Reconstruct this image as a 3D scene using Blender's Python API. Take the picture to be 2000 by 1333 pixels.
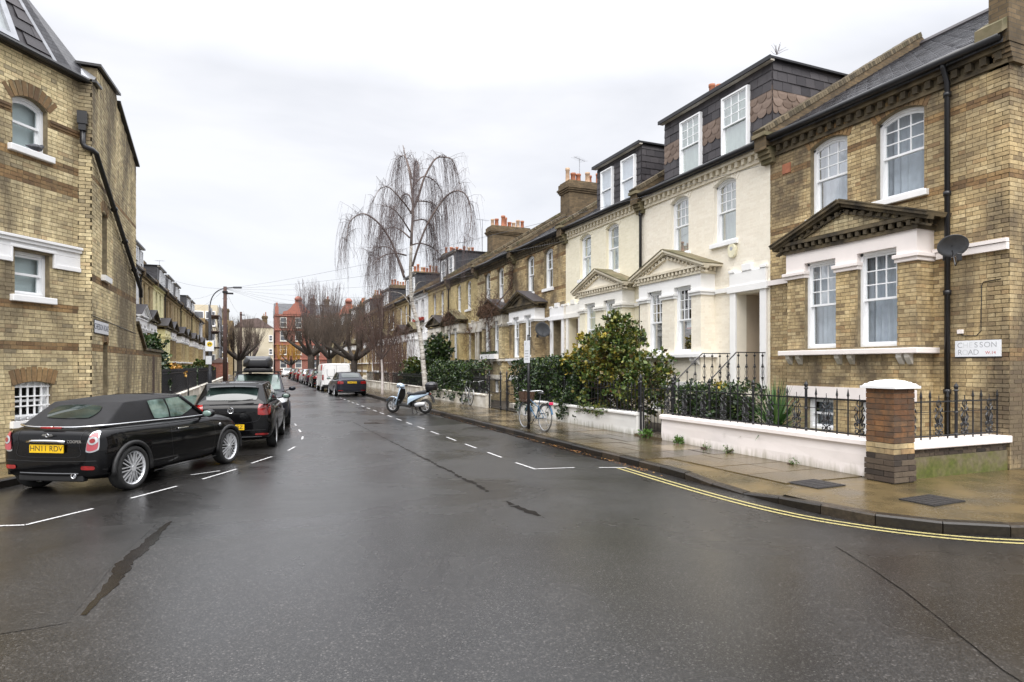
import bpy, bmesh, math, random
from mathutils import Vector, Matrix
RN = random.Random(11)
rad = math.radians
scene = bpy.context.scene
COL = scene.collection
for o in list(bpy.data.objects): bpy.data.objects.remove(o)

# ---------------------------------------------------------------- camera
EYE = 1.76
HEAD = math.atan(505 / 1215)            # the lens looks this far to the right of the street's run (+Y)
camd = bpy.data.cameras.new('camera'); cam = bpy.data.objects.new('camera', camd); COL.objects.link(cam)
cam.location = (0, 0, EYE); cam.rotation_euler = (math.pi / 2, 0, -HEAD)
camd.sensor_width = 36; camd.lens = 1215 / 2000 * 36; camd.shift_y = 0.0243
camd.clip_start = 0.05; camd.clip_end = 6000
scene.camera = cam

# ---------------------------------------------------------------- overcast sky, one soft sun
SUN_EL, SUN_AZ = rad(55), rad(200)      # azimuth clockwise from +Y
world = bpy.data.worlds.new('World'); scene.world = world; world.use_nodes = True
wn = world.node_tree; wn.nodes.clear()
def wnode(t, **kw):
    n = wn.nodes.new(t)
    for k, v in kw.items(): setattr(n, k, v)
    return n
w_out = wnode('ShaderNodeOutputWorld'); w_bg = wnode('ShaderNodeBackground')
w_sky = wnode('ShaderNodeTexSky', sky_type='NISHITA', sun_disc=False, sun_elevation=SUN_EL, sun_rotation=SUN_AZ)
w_dim = wnode('ShaderNodeMix', data_type='RGBA', blend_type='MULTIPLY'); w_dim.inputs[0].default_value = 1
w_dim.inputs[7].default_value = (0.1, 0.1, 0.1, 1)
w_tc = wnode('ShaderNodeTexCoord'); w_map = wnode('ShaderNodeMapping')
w_map.inputs['Scale'].default_value = (1.0, 1.0, 2.6)
w_no = wnode('ShaderNodeTexNoise'); w_no.inputs['Scale'].default_value = 2.1; w_no.inputs['Detail'].default_value = 5; w_no.inputs['Roughness'].default_value = 0.55
w_no.inputs['Distortion'].default_value = 0.4
w_rp = wnode('ShaderNodeValToRGB')
w_rp.color_ramp.elements[0].position = 0.28; w_rp.color_ramp.elements[0].color = (0.325, 0.33, 0.35, 1)
w_rp.color_ramp.elements[1].position = 0.62; w_rp.color_ramp.elements[1].color = (0.41, 0.41, 0.42, 1)
w_sep = wnode('ShaderNodeSeparateXYZ')
w_gr = wnode('ShaderNodeMapRange'); w_gr.inputs[1].default_value = 0.4; w_gr.inputs[2].default_value = 1.0; w_gr.inputs[3].default_value = 1.0; w_gr.inputs[4].default_value = 4.1
w_mul = wnode('ShaderNodeVectorMath', operation='SCALE')
w_mix = wnode('ShaderNodeMix', data_type='RGBA'); w_mix.inputs[0].default_value = 0.93
L = wn.links.new
L(w_tc.outputs['Generated'], w_map.inputs[0]); L(w_map.outputs[0], w_no.inputs['Vector']); L(w_no.outputs[0], w_rp.inputs[0])
L(w_tc.outputs['Generated'], w_sep.inputs[0]); L(w_sep.outputs[2], w_gr.inputs[0])
L(w_rp.outputs[0], w_mul.inputs[0]); L(w_gr.outputs[0], w_mul.inputs['Scale'])
L(w_sky.outputs[0], w_dim.inputs[6]); L(w_dim.outputs[2], w_mix.inputs[6]); L(w_mul.outputs[0], w_mix.inputs[7])
L(w_mix.outputs[2], w_bg.inputs[0]); w_bg.inputs[1].default_value = 1.0
L(w_bg.outputs[0], w_out.inputs[0])
sund = bpy.data.lights.new('sun', 'SUN'); sun = bpy.data.objects.new('sun', sund); COL.objects.link(sun)
sund.energy = 1.5; sund.angle = rad(60); sund.color = (1.0, 0.965, 0.92)
_d = Vector((math.sin(SUN_AZ) * math.cos(SUN_EL), math.cos(SUN_AZ) * math.cos(SUN_EL), math.sin(SUN_EL)))
sun.rotation_euler = _d.to_track_quat('Z', 'Y').to_euler(); sun.location = (0, 0, 60)
vs = scene.view_settings
vs.view_transform = 'Standard'; vs.look = 'None'; vs.exposure = 1.32; vs.gamma = 1.0; vs.use_curve_mapping = False
try:
    scene.cycles.use_denoising = True; scene.cycles.max_bounces = 6; scene.cycles.transparent_max_bounces = 16
except Exception: pass

# ---------------------------------------------------------------- mesh helpers
IDM = Matrix.Identity(4)
class MB:
    """collects shapes; build() links them as one mesh object"""
    def __init__(s, T=None): s.v = []; s.f = []; s.T = T
    def add(s, vs, fs):
        b = len(s.v); s.v.extend(vs); s.f.extend([tuple(b + i for i in f) for f in fs])
    def box(s, x0, x1, y0, y1, z0, z1):
        s.add([(x0,y0,z0),(x1,y0,z0),(x1,y1,z0),(x0,y1,z0),(x0,y0,z1),(x1,y0,z1),(x1,y1,z1),(x0,y1,z1)],
              [(3,2,1,0),(4,5,6,7),(0,1,5,4),(1,2,6,5),(2,3,7,6),(3,0,4,7)]); return s
    def obox(s, c, ax, ay, az, hx, hy, hz):
        c = Vector(c); ax = Vector(ax) * hx; ay = Vector(ay) * hy; az = Vector(az) * hz; p = []
        for k in (-1, 1):
            for i, j in ((-1,-1),(1,-1),(1,1),(-1,1)): p.append(tuple(c + ax*i + ay*j + az*k))
        s.add(p, [(3,2,1,0),(4,5,6,7),(0,1,5,4),(1,2,6,5),(2,3,7,6),(3,0,4,7)]); return s
    def bar(s, a, b, w, h, up=(0,0,1)):
        a = Vector(a); b = Vector(b); d = (b - a); l = d.length
        if l < 1e-6: return s
        d /= l; up = Vector(up)
        sd = d.cross(up)
        if sd.length < 1e-4: sd = d.cross(Vector((1,0,0)))
        sd.normalize(); u2 = sd.cross(d)
        return s.obox((a + b) / 2, d, sd, u2, l / 2, w / 2, h / 2)
    def prism(s, pts, vec):
        n = len(pts); vec = Vector(vec)
        s.add([tuple(p) for p in pts] + [tuple(Vector(p) + vec) for p in pts],
              [tuple(range(n))[::-1], tuple(range(n, 2*n))] + [(i, (i+1) % n, n + (i+1) % n, n + i) for i in range(n)]); return s
    def sheet(s, pts): s.add([tuple(p) for p in pts], [tuple(range(len(pts)))]); return s
    def tube(s, pts, r, n=6, caps=True, flat=None):
        pts = [Vector(p) for p in pts]; m = len(pts)
        rs = r if isinstance(r, (list, tuple)) else [r] * m
        b = len(s.v); ref = None
        for i, p in enumerate(pts):
            t = (pts[min(i+1, m-1)] - pts[max(i-1, 0)])
            if t.length < 1e-9: t = Vector((0,0,1))
            t.normalize()
            if ref is None:
                ref = Vector((0,0,1)) if abs(t.z) < 0.9 else Vector((1,0,0))
            a = t.cross(ref)
            if a.length < 1e-5: a = t.cross(Vector((0.3,0.9,0.2)))
            a.normalize(); c = a.cross(t); ref = c
            for k in range(n):
                an = 2 * math.pi * k / n
                s.v.append(tuple(p + (a * math.cos(an) + c * math.sin(an)) * rs[i]))
        for i in range(m - 1):
            for k in range(n):
                s.f.append((b+i*n+k, b+i*n+(k+1) % n, b+(i+1)*n+(k+1) % n, b+(i+1)*n+k))
        if caps:
            s.f.append(tuple(b + k for k in range(n))[::-1]); s.f.append(tuple(b + (m-1)*n + k for k in range(n)))
        return s
    def lathe(s, prof, c=(0,0,0), n=16, M=None, cap=True):
        M = M or IDM; c = Vector(c); b = len(s.v); m = len(prof)
        for r, z in prof:
            for k in range(n):
                a = 2 * math.pi * k / n
                s.v.append(tuple(c + (M.to_3x3() @ Vector((r * math.cos(a), r * math.sin(a), z)))))
        for i in range(m - 1):
            for k in range(n): s.f.append((b+i*n+k, b+i*n+(k+1) % n, b+(i+1)*n+(k+1) % n, b+(i+1)*n+k))
        if prof[0] == prof[-1]: cap = False
        if cap and prof[0][0] > 1e-4: s.f.append(tuple(b + k for k in range(n))[::-1])
        if cap and prof[-1][0] > 1e-4: s.f.append(tuple(b + (m-1)*n + k for k in range(n)))
        return s
    def grid(s, fn, nu, nv, closed_u=False):
        b = len(s.v)
        for i in range(nu + 1):
            for j in range(nv + 1): s.v.append(tuple(fn(i / nu, j / nv)))
        for i in range(nu):
            for j in range(nv): s.f.append((b+i*(nv+1)+j, b+(i+1)*(nv+1)+j, b+(i+1)*(nv+1)+j+1, b+i*(nv+1)+j+1))
        return s
    def mesh(s, name, mat=None, smooth=False):
        me = bpy.data.meshes.new(name)
        vs = s.v if s.T is None else [tuple(s.T @ Vector(p)) for p in s.v]
        me.from_pydata(vs, [], s.f); me.update()
        if mat: me.materials.append(mat)
        if smooth: me.polygons.foreach_set('use_smooth', [True] * len(me.polygons))
        return me
    def build(s, name, mat, parent=None, smooth=False, bevel=0, kind=None, fix=False):
        me = s.mesh(name, mat, smooth)
        if fix:
            bm = bmesh.new(); bm.from_mesh(me); bmesh.ops.recalc_face_normals(bm, faces=bm.faces); bm.to_mesh(me); bm.free()
        o = link(name, me, parent)
        if bevel:
            m = o.modifiers.new('bevel', 'BEVEL'); m.width = bevel; m.segments = 2; m.limit_method = 'ANGLE'
        if kind: o['kind'] = kind
        return o
def link(name, data, parent=None, M=None):
    o = bpy.data.objects.new(name, data); COL.objects.link(o)
    if parent is not None: o.parent = parent
    if M is not None: o.matrix_basis = M
    return o
def tag(o, label, cat, group=None, kind=None):
    o['label'] = label; o['category'] = cat
    if group: o['group'] = group
    if kind: o['kind'] = kind
    return o
def thing(name, label, cat, loc=(0,0,0), rz=0.0, group=None):
    o = bpy.data.objects.new(name, None); COL.objects.link(o); o.empty_display_size = 0.2
    o.location = loc; o.rotation_euler = (0, 0, rz)
    return tag(o, label, cat, group)
def struct(o): o['kind'] = 'structure'; return o
def copy_tree(o, parent=None):
    c = o.copy(); COL.objects.link(c); c.parent = parent
    for ch in list(o.children): copy_tree(ch, c)
    return c
def frameT(O, U, N):
    U = Vector(U).normalized(); N = Vector(N).normalized()
    return Matrix(((U.x, N.x, 0, O[0]), (U.y, N.y, 0, O[1]), (U.z, N.z, 1, O[2]), (0, 0, 0, 1)))
def text_mesh(s, size, name, mat, parent, M, extrude=0.0015, cx=True, stretch=1.0):
    cu = bpy.data.curves.new(name, 'FONT'); cu.body = s; cu.size = size; cu.extrude = extrude; cu.space_character = stretch
    if cx: cu.align_x = 'CENTER'; cu.align_y = 'CENTER'
    cu.materials.append(mat)
    t = bpy.data.objects.new(name, cu); me = bpy.data.meshes.new_from_object(t); bpy.data.objects.remove(t)
    if not me.materials: me.materials.append(mat)
    return link(name, me, parent, M)

# ---------------------------------------------------------------- materials
def nt_new(name):
    m = bpy.data.materials.new(name); m.use_nodes = True; nt = m.node_tree; nt.nodes.clear()
    out = nt.nodes.new('ShaderNodeOutputMaterial'); b = nt.nodes.new('ShaderNodeBsdfPrincipled'); nt.links.new(b.outputs[0], out.inputs[0])
    return m, nt, b
def N(nt, t, ins=None, **kw):
    n = nt.nodes.new(t)
    for k, v in kw.items(): setattr(n, k, v)
    for k, v in (ins or {}).items():
        if hasattr(v, 'is_output') or isinstance(v, bpy.types.NodeSocket): nt.links.new(v, n.inputs[k])
        else: n.inputs[k].default_value = v
    return n
def ramp(nt, fac, stops, interp='LINEAR'):
    r = nt.nodes.new('ShaderNodeValToRGB'); cr = r.color_ramp; cr.interpolation = interp
    while len(cr.elements) < len(stops): cr.elements.new(0.5)
    for e, (p, c) in zip(cr.elements, stops):
        e.position = p; e.color = (c[0], c[1], c[2], 1) if not isinstance(c, (int, float)) else (c, c, c, 1)
    nt.links.new(fac, r.inputs[0]); return r.outputs[0]
def mixc(nt, fac, a, b, mode='MIX'):
    n = nt.nodes.new('ShaderNodeMix'); n.data_type = 'RGBA'; n.blend_type = mode; n.clamp_factor = True
    for i, v in ((0, fac), (6, a), (7, b)):
        if isinstance(v, bpy.types.NodeSocket): nt.links.new(v, n.inputs[i])
        elif i == 0: n.inputs[0].default_value = v
        else: n.inputs[i].default_value = (v[0], v[1], v[2], 1)
    return n.outputs[2]
def noise(nt, scale, detail=4, rough=0.55, vec=None, dist=0.0):
    n = N(nt, 'ShaderNodeTexNoise', {'Scale': scale, 'Detail': detail, 'Roughness': rough, 'Distortion': dist})
    if vec is None: vec = N(nt, 'ShaderNodeTexCoord').outputs['Object']
    nt.links.new(vec, n.inputs['Vector']); return n.outputs[0]
def bump(nt, b, h, strength=0.3, dist=0.01):
    n = N(nt, 'ShaderNodeBump', {'Strength': strength, 'Distance': dist, 'Height': h}); nt.links.new(n.outputs[0], b.inputs['Normal']); return n
def mat(name, c, rough=0.6, metal=0.0, var=0.12, scale=8.0, bmp=0.0, spec=0.5, coat=0.0, c2=None, rvar=0.0):
    m, nt, b = nt_new(name)
    b.inputs['Roughness'].default_value = rough; b.inputs['Metallic'].default_value = metal
    b.inputs['Specular IOR Level'].default_value = spec
    if coat: b.inputs['Coat Weight'].default_value = coat; b.inputs['Coat Roughness'].default_value = 0.04
    if var or c2:
        f = noise(nt, scale)
        lo = c2 or tuple(x * (1 - var) for x in c); hi = c if c2 else tuple(min(1, x * (1 + var)) for x in c)
        nt.links.new(ramp(nt, f, [(0.32, lo), (0.68, hi)]), b.inputs['Base Color'])
        if rvar: nt.links.new(ramp(nt, f, [(0.3, max(0, rough - rvar)), (0.7, min(1, rough + rvar))]), b.inputs['Roughness'])
        if bmp: bump(nt, b, noise(nt, scale * 6, 3), bmp, 0.01)
    else: b.inputs['Base Color'].default_value = (*c, 1)
    return m
def piece_random(nt):
    g = N(nt, 'ShaderNodeNewGeometry'); oi = N(nt, 'ShaderNodeObjectInfo')
    a = N(nt, 'ShaderNodeMath', {0: g.outputs['Random Per Island'], 1: oi.outputs['Random']}, operation='ADD')
    return N(nt, 'ShaderNodeMath', {0: a.outputs[0]}, operation='FRACT').outputs[0]
def pos(nt): return N(nt, 'ShaderNodeNewGeometry').outputs['Position']
def piece_mat(name, stops, rough=0.85, soot=0.0, soot_c=(0.075, 0.058, 0.044), fine=0.18, bmp=0.35, soot_scale=0.55, interp='LINEAR', spec=0.35, moss=None, streak=1.0):
    """every separate piece (brick, slate, slab, leaf) takes its own tone; stains and grain run over them"""
    m, nt, b = nt_new(name)
    c = ramp(nt, piece_random(nt), stops, interp)
    n1 = noise(nt, 22, 5, 0.6, pos(nt))
    c = mixc(nt, 1.0, c, ramp(nt, n1, [(0.25, 1 - fine * 2), (0.75, 1 + fine)]), 'MULTIPLY')
    if soot:
        s = noise(nt, soot_scale * 1.5, 6, 0.62, N(nt, 'ShaderNodeMapping', {0: pos(nt), 'Scale': (1, 1, streak)}).outputs[0], 0.4)
        c = mixc(nt, ramp(nt, s, [(0.40, 0.0), (0.62, soot)]), c, soot_c)
    if moss:
        s = noise(nt, 1.3, 6, 0.65, pos(nt))
        c = mixc(nt, ramp(nt, s, [(0.52, 0.0), (0.7, moss[1])]), c, moss[0])
    nt.links.new(c, b.inputs['Base Color']); b.inputs['Roughness'].default_value = rough; b.inputs['Specular IOR Level'].default_value = spec
    if bmp: bump(nt, b, n1, bmp, 0.006)
    return m
def far_brick(name, c1, c2, mortar, soot=0.35, bmp=0.25):
    m, nt, b = nt_new(name)
    tc = N(nt, 'ShaderNodeTexCoord').outputs['Object']; sp = N(nt, 'ShaderNodeSeparateXYZ', {0: tc})
    u = N(nt, 'ShaderNodeMath', {0: sp.outputs[0], 1: sp.outputs[1]}, operation='ADD').outputs[0]
    v = N(nt, 'ShaderNodeCombineXYZ', {0: u, 1: sp.outputs[2]}).outputs[0]
    bt = N(nt, 'ShaderNodeTexBrick', {'Vector': v, 'Color1': (*c1, 1), 'Color2': (*c2, 1), 'Mortar': (*mortar, 1), 'Scale': 1.0, 'Mortar Size': 0.006, 'Brick Width': 0.225, 'Row Height': 0.075})
    c = mixc(nt, 1.0, bt.outputs[0], ramp(nt, noise(nt, 5, 5, 0.6), [(0.3, 0.72), (0.7, 1.18)]), 'MULTIPLY')
    s = noise(nt, 0.5, 6, 0.62, pos(nt), 0.3)
    c = mixc(nt, ramp(nt, s, [(0.45, 0.0), (0.75, soot)]), c, (0.05, 0.04, 0.032))
    nt.links.new(c, b.inputs['Base Color']); b.inputs['Roughness'].default_value = 0.88; b.inputs['Specular IOR Level'].default_value = 0.3
    if bmp: bump(nt, b, bt.outputs[1], -bmp, 0.01)
    return m
def glass_mat(name, tint=(0.9, 0.95, 0.94), refl=0.5, clear=1.0):
    m, nt, b = nt_new(name); out = [n for n in nt.nodes if n.type == 'OUTPUT_MATERIAL'][0]; nt.nodes.remove(b)
    tr = N(nt, 'ShaderNodeBsdfTransparent', {0: (*[t * clear for t in tint], 1)})
    gl = N(nt, 'ShaderNodeBsdfGlossy', {0: (1, 1, 1, 1), 'Roughness': 0.015})
    fr = N(nt, 'ShaderNodeFresnel', {0: 1.5})
    k = N(nt, 'ShaderNodeMath', {0: fr.outputs[0], 1: refl * 2}, operation='MULTIPLY', use_clamp=True)
    mx = N(nt, 'ShaderNodeMixShader', {0: k.outputs[0], 1: tr.outputs[0], 2: gl.outputs[0]}); nt.links.new(mx.outputs[0], out.inputs[0])
    return m
STOCK = [(p_, (c_[0] * 1.36, c_[1] * 1.36, c_[2] * 1.38)) for p_, c_ in [(0.0, (0.21, 0.155, 0.085)), (0.07, (0.31, 0.228, 0.118)), (0.25, (0.395, 0.295, 0.15)), (0.6, (0.455, 0.348, 0.182)), (0.88, (0.53, 0.42, 0.235)), (0.96, (0.40, 0.28, 0.14)), (1.0, (0.30, 0.195, 0.095))]]
M_STOCK = piece_mat('stock brick', STOCK, soot=0.85, streak=0.45)
M_STOCKL = piece_mat('paler stock brick', [(p, (c[0] * 1.05 + 0.10, c[1] * 1.08 + 0.11, c[2] * 1.1 + 0.085)) for p, c in STOCK], soot=0.8, streak=0.45)
M_RED = piece_mat('orange red brick', [(0, (0.18, 0.11, 0.056)), (0.4, (0.29, 0.175, 0.08)), (0.8, (0.37, 0.24, 0.11)), (1, (0.28, 0.19, 0.095))], soot=0.6)
M_PIER = piece_mat('red pillar brick', [(0, (0.10, 0.05, 0.026)), (0.35, (0.18, 0.085, 0.038)), (0.75, (0.24, 0.125, 0.055)), (1, (0.15, 0.07, 0.032))], soot=0.7, soot_scale=4.0)
M_DARKB = piece_mat('dark sooty brick', [(0, (0.035, 0.028, 0.024)), (0.5, (0.075, 0.055, 0.042)), (1, (0.13, 0.10, 0.07))], soot=0.3)
M_MORTAR = mat('mortar', (0.21, 0.17, 0.105), 0.95, var=0.3, scale=9, bmp=0.3)
M_MORTARD = mat('dark mortar', (0.10, 0.085, 0.065), 0.95, var=0.3, scale=9, bmp=0.3)
M_CREAMB = piece_mat('cream painted brick', [(0, (0.815, 0.75, 0.63)), (1, (0.885, 0.83, 0.715))], rough=0.6, soot=0.1, soot_c=(0.45, 0.39, 0.28), fine=0.03, bmp=0.2)
M_CREAMC = piece_mat('ivory painted brick', [(0, (0.81, 0.76, 0.60)), (1, (0.88, 0.83, 0.68))], rough=0.6, soot=0.14, soot_c=(0.45, 0.39, 0.26), fine=0.03, bmp=0.2)
M_CREAM = mat('cream masonry paint', (0.845, 0.79, 0.67), 0.6, var=0.05, scale=2.5, bmp=0.08)
M_WHITE = mat('white paint', (0.83, 0.83, 0.83), 0.42, var=0.04, scale=3, bmp=0.04)
M_SASH = mat('white gloss paint', (0.86, 0.87, 0.88), 0.28, var=0.03, scale=4)
M_PINKW = mat('pale pink masonry paint', (0.85, 0.785, 0.75), 0.55, var=0.05, scale=1.6, bmp=0.1)
M_DIRTY = mat('grimy white paint', (0.74, 0.71, 0.65), 0.6, c2=(0.42, 0.38, 0.3), scale=2.2, bmp=0.15)
M_SLATE = piece_mat('wet slate', [(0, (0.028, 0.030, 0.038)), (0.5, (0.055, 0.056, 0.066)), (1, (0.10, 0.10, 0.112))], rough=0.26, soot=0.12, fine=0.1, bmp=0.2, spec=0.5)
M_SLATED = piece_mat('dark dormer slate', [(0, (0.03, 0.027, 0.031)), (0.5, (0.05, 0.045, 0.049)), (1, (0.074, 0.067, 0.071))], rough=0.5, fine=0.1, bmp=0.2)
M_SCALE = piece_mat('tan scallop tile', [(0, (0.13, 0.09, 0.068)), (0.5, (0.18, 0.13, 0.10)), (1, (0.23, 0.17, 0.135))], rough=0.6, fine=0.1, bmp=0.2)
M_LEAD = mat('lead sheet', (0.30, 0.31, 0.33), 0.4, metal=0.3, var=0.2, scale=5, bmp=0.1)
M_BLACK = mat('black paint', (0.012, 0.012, 0.014), 0.35, var=0.2, scale=6)
M_IRON = mat('black iron', (0.010, 0.010, 0.012), 0.4, var=0.3, scale=20, bmp=0.15)
M_TERRA = mat('terracotta', (0.42, 0.16, 0.085), 0.8, c2=(0.24, 0.09, 0.05), scale=4, bmp=0.2)
M_BUFFPOT = mat('buff clay', (0.5, 0.36, 0.24), 0.8, c2=(0.32, 0.2, 0.13), scale=4, bmp=0.2)
M_STONE = mat('weathered stone', (0.17, 0.13, 0.072), 0.85, c2=(0.03, 0.024, 0.016), scale=2.6, bmp=0.4)
M_STONEC = mat('weathered cream stone', (0.80, 0.74, 0.60), 0.7, c2=(0.6, 0.53, 0.4), scale=2.6, bmp=0.2)
M_MOSSY = mat('mossy coping', (0.22, 0.18, 0.11), 0.9, c2=(0.085, 0.08, 0.035), scale=2.5, bmp=0.5)
M_GLASS = glass_mat('window glass', (0.80, 0.86, 0.87), 0.21)
M_NET = mat('net curtain', (0.62, 0.62, 0.68), 0.9, var=0.08, scale=6)
M_DRAPE = mat('grey drape', (0.30, 0.29, 0.33), 0.9, var=0.15, scale=5)
M_CREAMCUR = mat('cream curtain', (0.46, 0.50, 0.44), 0.9, var=0.1, scale=5)
M_BLIND = mat('white blind', (0.76, 0.79, 0.78), 0.7, var=0.03)
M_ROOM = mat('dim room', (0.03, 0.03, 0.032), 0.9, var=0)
M_FARGL = mat('curtained far pane', (0.17, 0.18, 0.2), 0.08, c2=(0.05, 0.055, 0.06), scale=0.9, spec=0.8)
M_ALU = mat('grey metal', (0.33, 0.34, 0.36), 0.4, metal=0.6, var=0.1)
M_DOORD = mat('dark blue door paint', (0.012, 0.022, 0.055), 0.3, var=0.1)
M_DOORW = mat('pale door paint', (0.62, 0.62, 0.64), 0.4, var=0.05)
# ================================================================ the setting: ground, road, pavements, kerbs, markings
K, PZ = 1.0, 0.12
RS = 1.073                              # street sketch units to metres
def sc(P): return [(x * RS, y * RS) for x, y in P]                     # house plots: metres per drawn unit, pavement height
def WP(x, y, z=0.0): return (K * x, K * y, PZ + K * z)
def asphalt(name='wet asphalt', dark=1.0, r0=0.16, r1=0.46, wetspot=True):
    m, nt, b = nt_new(name)
    p = pos(nt)
    g = noise(nt, 68, 4, 0.9, p); g2 = noise(nt, 120, 2, 0.6, p)
    big = noise(nt, 0.32, 5, 0.6, p, 0.6); mid = noise(nt, 1.7, 5, 0.6, p)
    c = ramp(nt, g, [(0.34, (0.0012, 0.0012, 0.0014)), (0.47, (0.008, 0.0075, 0.0075)), (0.55, (0.022, 0.0205, 0.0195)), (0.66, (0.13, 0.12, 0.115))])
    vo = N(nt, 'ShaderNodeTexVoronoi', {'Vector': p, 'Scale': 100.0, 'Randomness': 1.0}); vr = N(nt, 'ShaderNodeSeparateColor', {0: vo.outputs['Color']})
    chip = ramp(nt, vr.outputs[0], [(0.0, (0.0015, 0.0015, 0.0015)), (0.5, (0.007, 0.0066, 0.0063)), (0.8, (0.022, 0.0205, 0.0195)), (0.94, (0.05, 0.047, 0.044)), (1.0, (0.12, 0.112, 0.106))])
    c = mixc(nt, 0.7, c, chip)
    c = mixc(nt, 1.0, c, ramp(nt, big, [(0.3, 0.62 * dark), (0.7, 1.2 * dark)]), 'MULTIPLY')
    c = mixc(nt, 1.0, c, ramp(nt, mid, [(0.3, 0.86), (0.7, 1.1)]), 'MULTIPLY')
    nt.links.new(c, b.inputs['Base Color'])
    r = N(nt, 'ShaderNodeMath', {0: ramp(nt, big, [(0.40, 0.0), (0.58, 1.0)]), 1: ramp(nt, mid, [(0.35, 0.75), (0.65, 1.0)])}, operation='MULTIPLY')
    wet = N(nt, 'ShaderNodeVectorMath', {0: N(nt, 'ShaderNodeMapping', {0: p, 'Location': (0.9, -9.3, 0), 'Scale': (0.42, 0.5, 1)}).outputs[0]}, operation='LENGTH')
    wd = N(nt, 'ShaderNodeMath', {0: wet.outputs[1], 1: N(nt, 'ShaderNodeMath', {0: mid, 1: 2.4}, operation='MULTIPLY').outputs[0]}, operation='ADD')
    rr = ramp(nt, r.outputs[0], [(0.0, r0), (1.0, r1)])
    if wetspot: rr = mixc(nt, ramp(nt, N(nt, 'ShaderNodeMath', {0: wd.outputs[0], 1: 0.25}, operation='MULTIPLY').outputs[0], [(0.5, 1.0), (0.62, 0.0)]), rr, (0.07, 0.07, 0.07))
    nt.links.new(rr, b.inputs['Roughness'])
    b.inputs['Specular IOR Level'].default_value = 0.4; b.inputs['Coat Weight'].default_value = 0.55; b.inputs['Coat Roughness'].default_value = 0.3; b.inputs['Coat IOR'].default_value = 1.33
    h = N(nt, 'ShaderNodeMath', {0: vr.outputs[1], 1: g2}, operation='ADD')
    bump(nt, b, h.outputs[0], 0.26, 0.004)
    return m
M_ASPH = asphalt()
M_WATER = mat('standing water film', (0.010, 0.0075, 0.0055), 0.2, var=0.3, scale=3, spec=0.3)  # base darkened to imitate the car and house the water mirrors
M_TAR = mat('wet worn seam', (0.006, 0.005, 0.0045), 0.6, c2=(0.014, 0.011, 0.008), scale=14, bmp=0.8, spec=0.08)
M_PATCH = asphalt('fresh asphalt patch', 0.7, 0.34, 0.5, False)
def worn_paint(name, c):
    m, nt, b = nt_new(name)
    f = noise(nt, 26, 5, 0.7, pos(nt))
    nt.links.new(mixc(nt, ramp(nt, f, [(0.50, 0.0), (0.66, 0.85)]), c, (0.06, 0.058, 0.056)), b.inputs['Base Color'])
    b.inputs['Roughness'].default_value = 0.45; bump(nt, b, noise(nt, 95, 2, 0.7, pos(nt)), 0.4, 0.004)
    return m
M_WLINE = worn_paint('worn white line', (0.55, 0.55, 0.55)); M_YLINE = worn_paint('worn yellow line', (0.40, 0.345, 0.14))
M_SLAB = piece_mat('wet paving slab', [(0, (0.035, 0.026, 0.015)), (0.35, (0.075, 0.056, 0.031)), (0.7, (0.12, 0.09, 0.05)), (1, (0.19, 0.145, 0.085))], rough=0.2, soot=0.5, soot_c=(0.04, 0.035, 0.026), fine=0.16, bmp=0.35, soot_scale=0.9, spec=0.55)
M_GOLDP = mat('wet gritty paving', (0.125, 0.088, 0.038), 0.27, c2=(0.05, 0.039, 0.019), scale=1.7, bmp=0.5, spec=0.55, rvar=0.1)
M_KERB = piece_mat('wet granite kerb', [(0, (0.012, 0.010, 0.008)), (0.6, (0.03, 0.023, 0.016)), (1, (0.06, 0.045, 0.03))], rough=0.33, soot=0.55, soot_c=(0.015, 0.013, 0.011), fine=0.3, bmp=0.5, soot_scale=1.6)
M_EARTH = mat('dark earth', (0.045, 0.034, 0.022), 0.95, c2=(0.02, 0.016, 0.01), scale=3, bmp=0.6)
M_GRND = mat('plain ground', (0.06, 0.058, 0.055), 0.8, var=0.2, scale=0.2)

struct(MB().sheet([(-2500,-2500,-0.02),(2500,-2500,-0.02),(2500,2500,-0.02),(-2500,2500,-0.02)]).build('ground', M_GRND))
_r = MB()
_r.sheet([(-70,-40,0),(90,-40,0),(90,13,0),(-70,13,0)]); _r.sheet([(-4,13,0),(8.6,13,0),(8.6,138,0),(-4,138,0)])
road = struct(_r.build('road', M_ASPH))

KERB_R = sc([(5.75, 131), (5.75, 90), (5.75, 60), (5.75, 5.86), (5.77, 5.04), (5.87, 4.47), (6.22, 3.95), (6.78, 3.59), (7.6, 3.37), (9.0, 3.27), (14, 3.24), (60, 3.24)])
KERB_L = sc([(-60, 6.0), (-9, 6.15), (-6.2, 6.65), (-4.6, 7.7), (-3.65, 9.35), (-2.3, 11.75), (-1.32, 14.0), (-0.97, 16.5), (-0.95, 30), (-0.95, 60), (-0.95, 131)])
def resample(path, step):
    pts = [Vector((p[0], p[1], 0)) for p in path]; out = [pts[0].copy()]; acc = 0
    for a, b in zip(pts, pts[1:]):
        l = (b - a).length; d = (b - a) / l; t = step - acc
        while t <= l: out.append(a + d * t); t += step
        acc = (acc + l) % step
    return out
def smooth_path(path, it=2):
    for _ in range(it):
        q = [path[0]]
        for a, b in zip(path, path[1:]):
            q += [(a[0]*.75+b[0]*.25, a[1]*.75+b[1]*.25), (a[0]*.25+b[0]*.75, a[1]*.25+b[1]*.75)]
        q.append(path[-1]); path = q
    return path
def normal2(a, b): d = (b - a).normalized(); return Vector((-d.y, d.x, 0))
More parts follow.
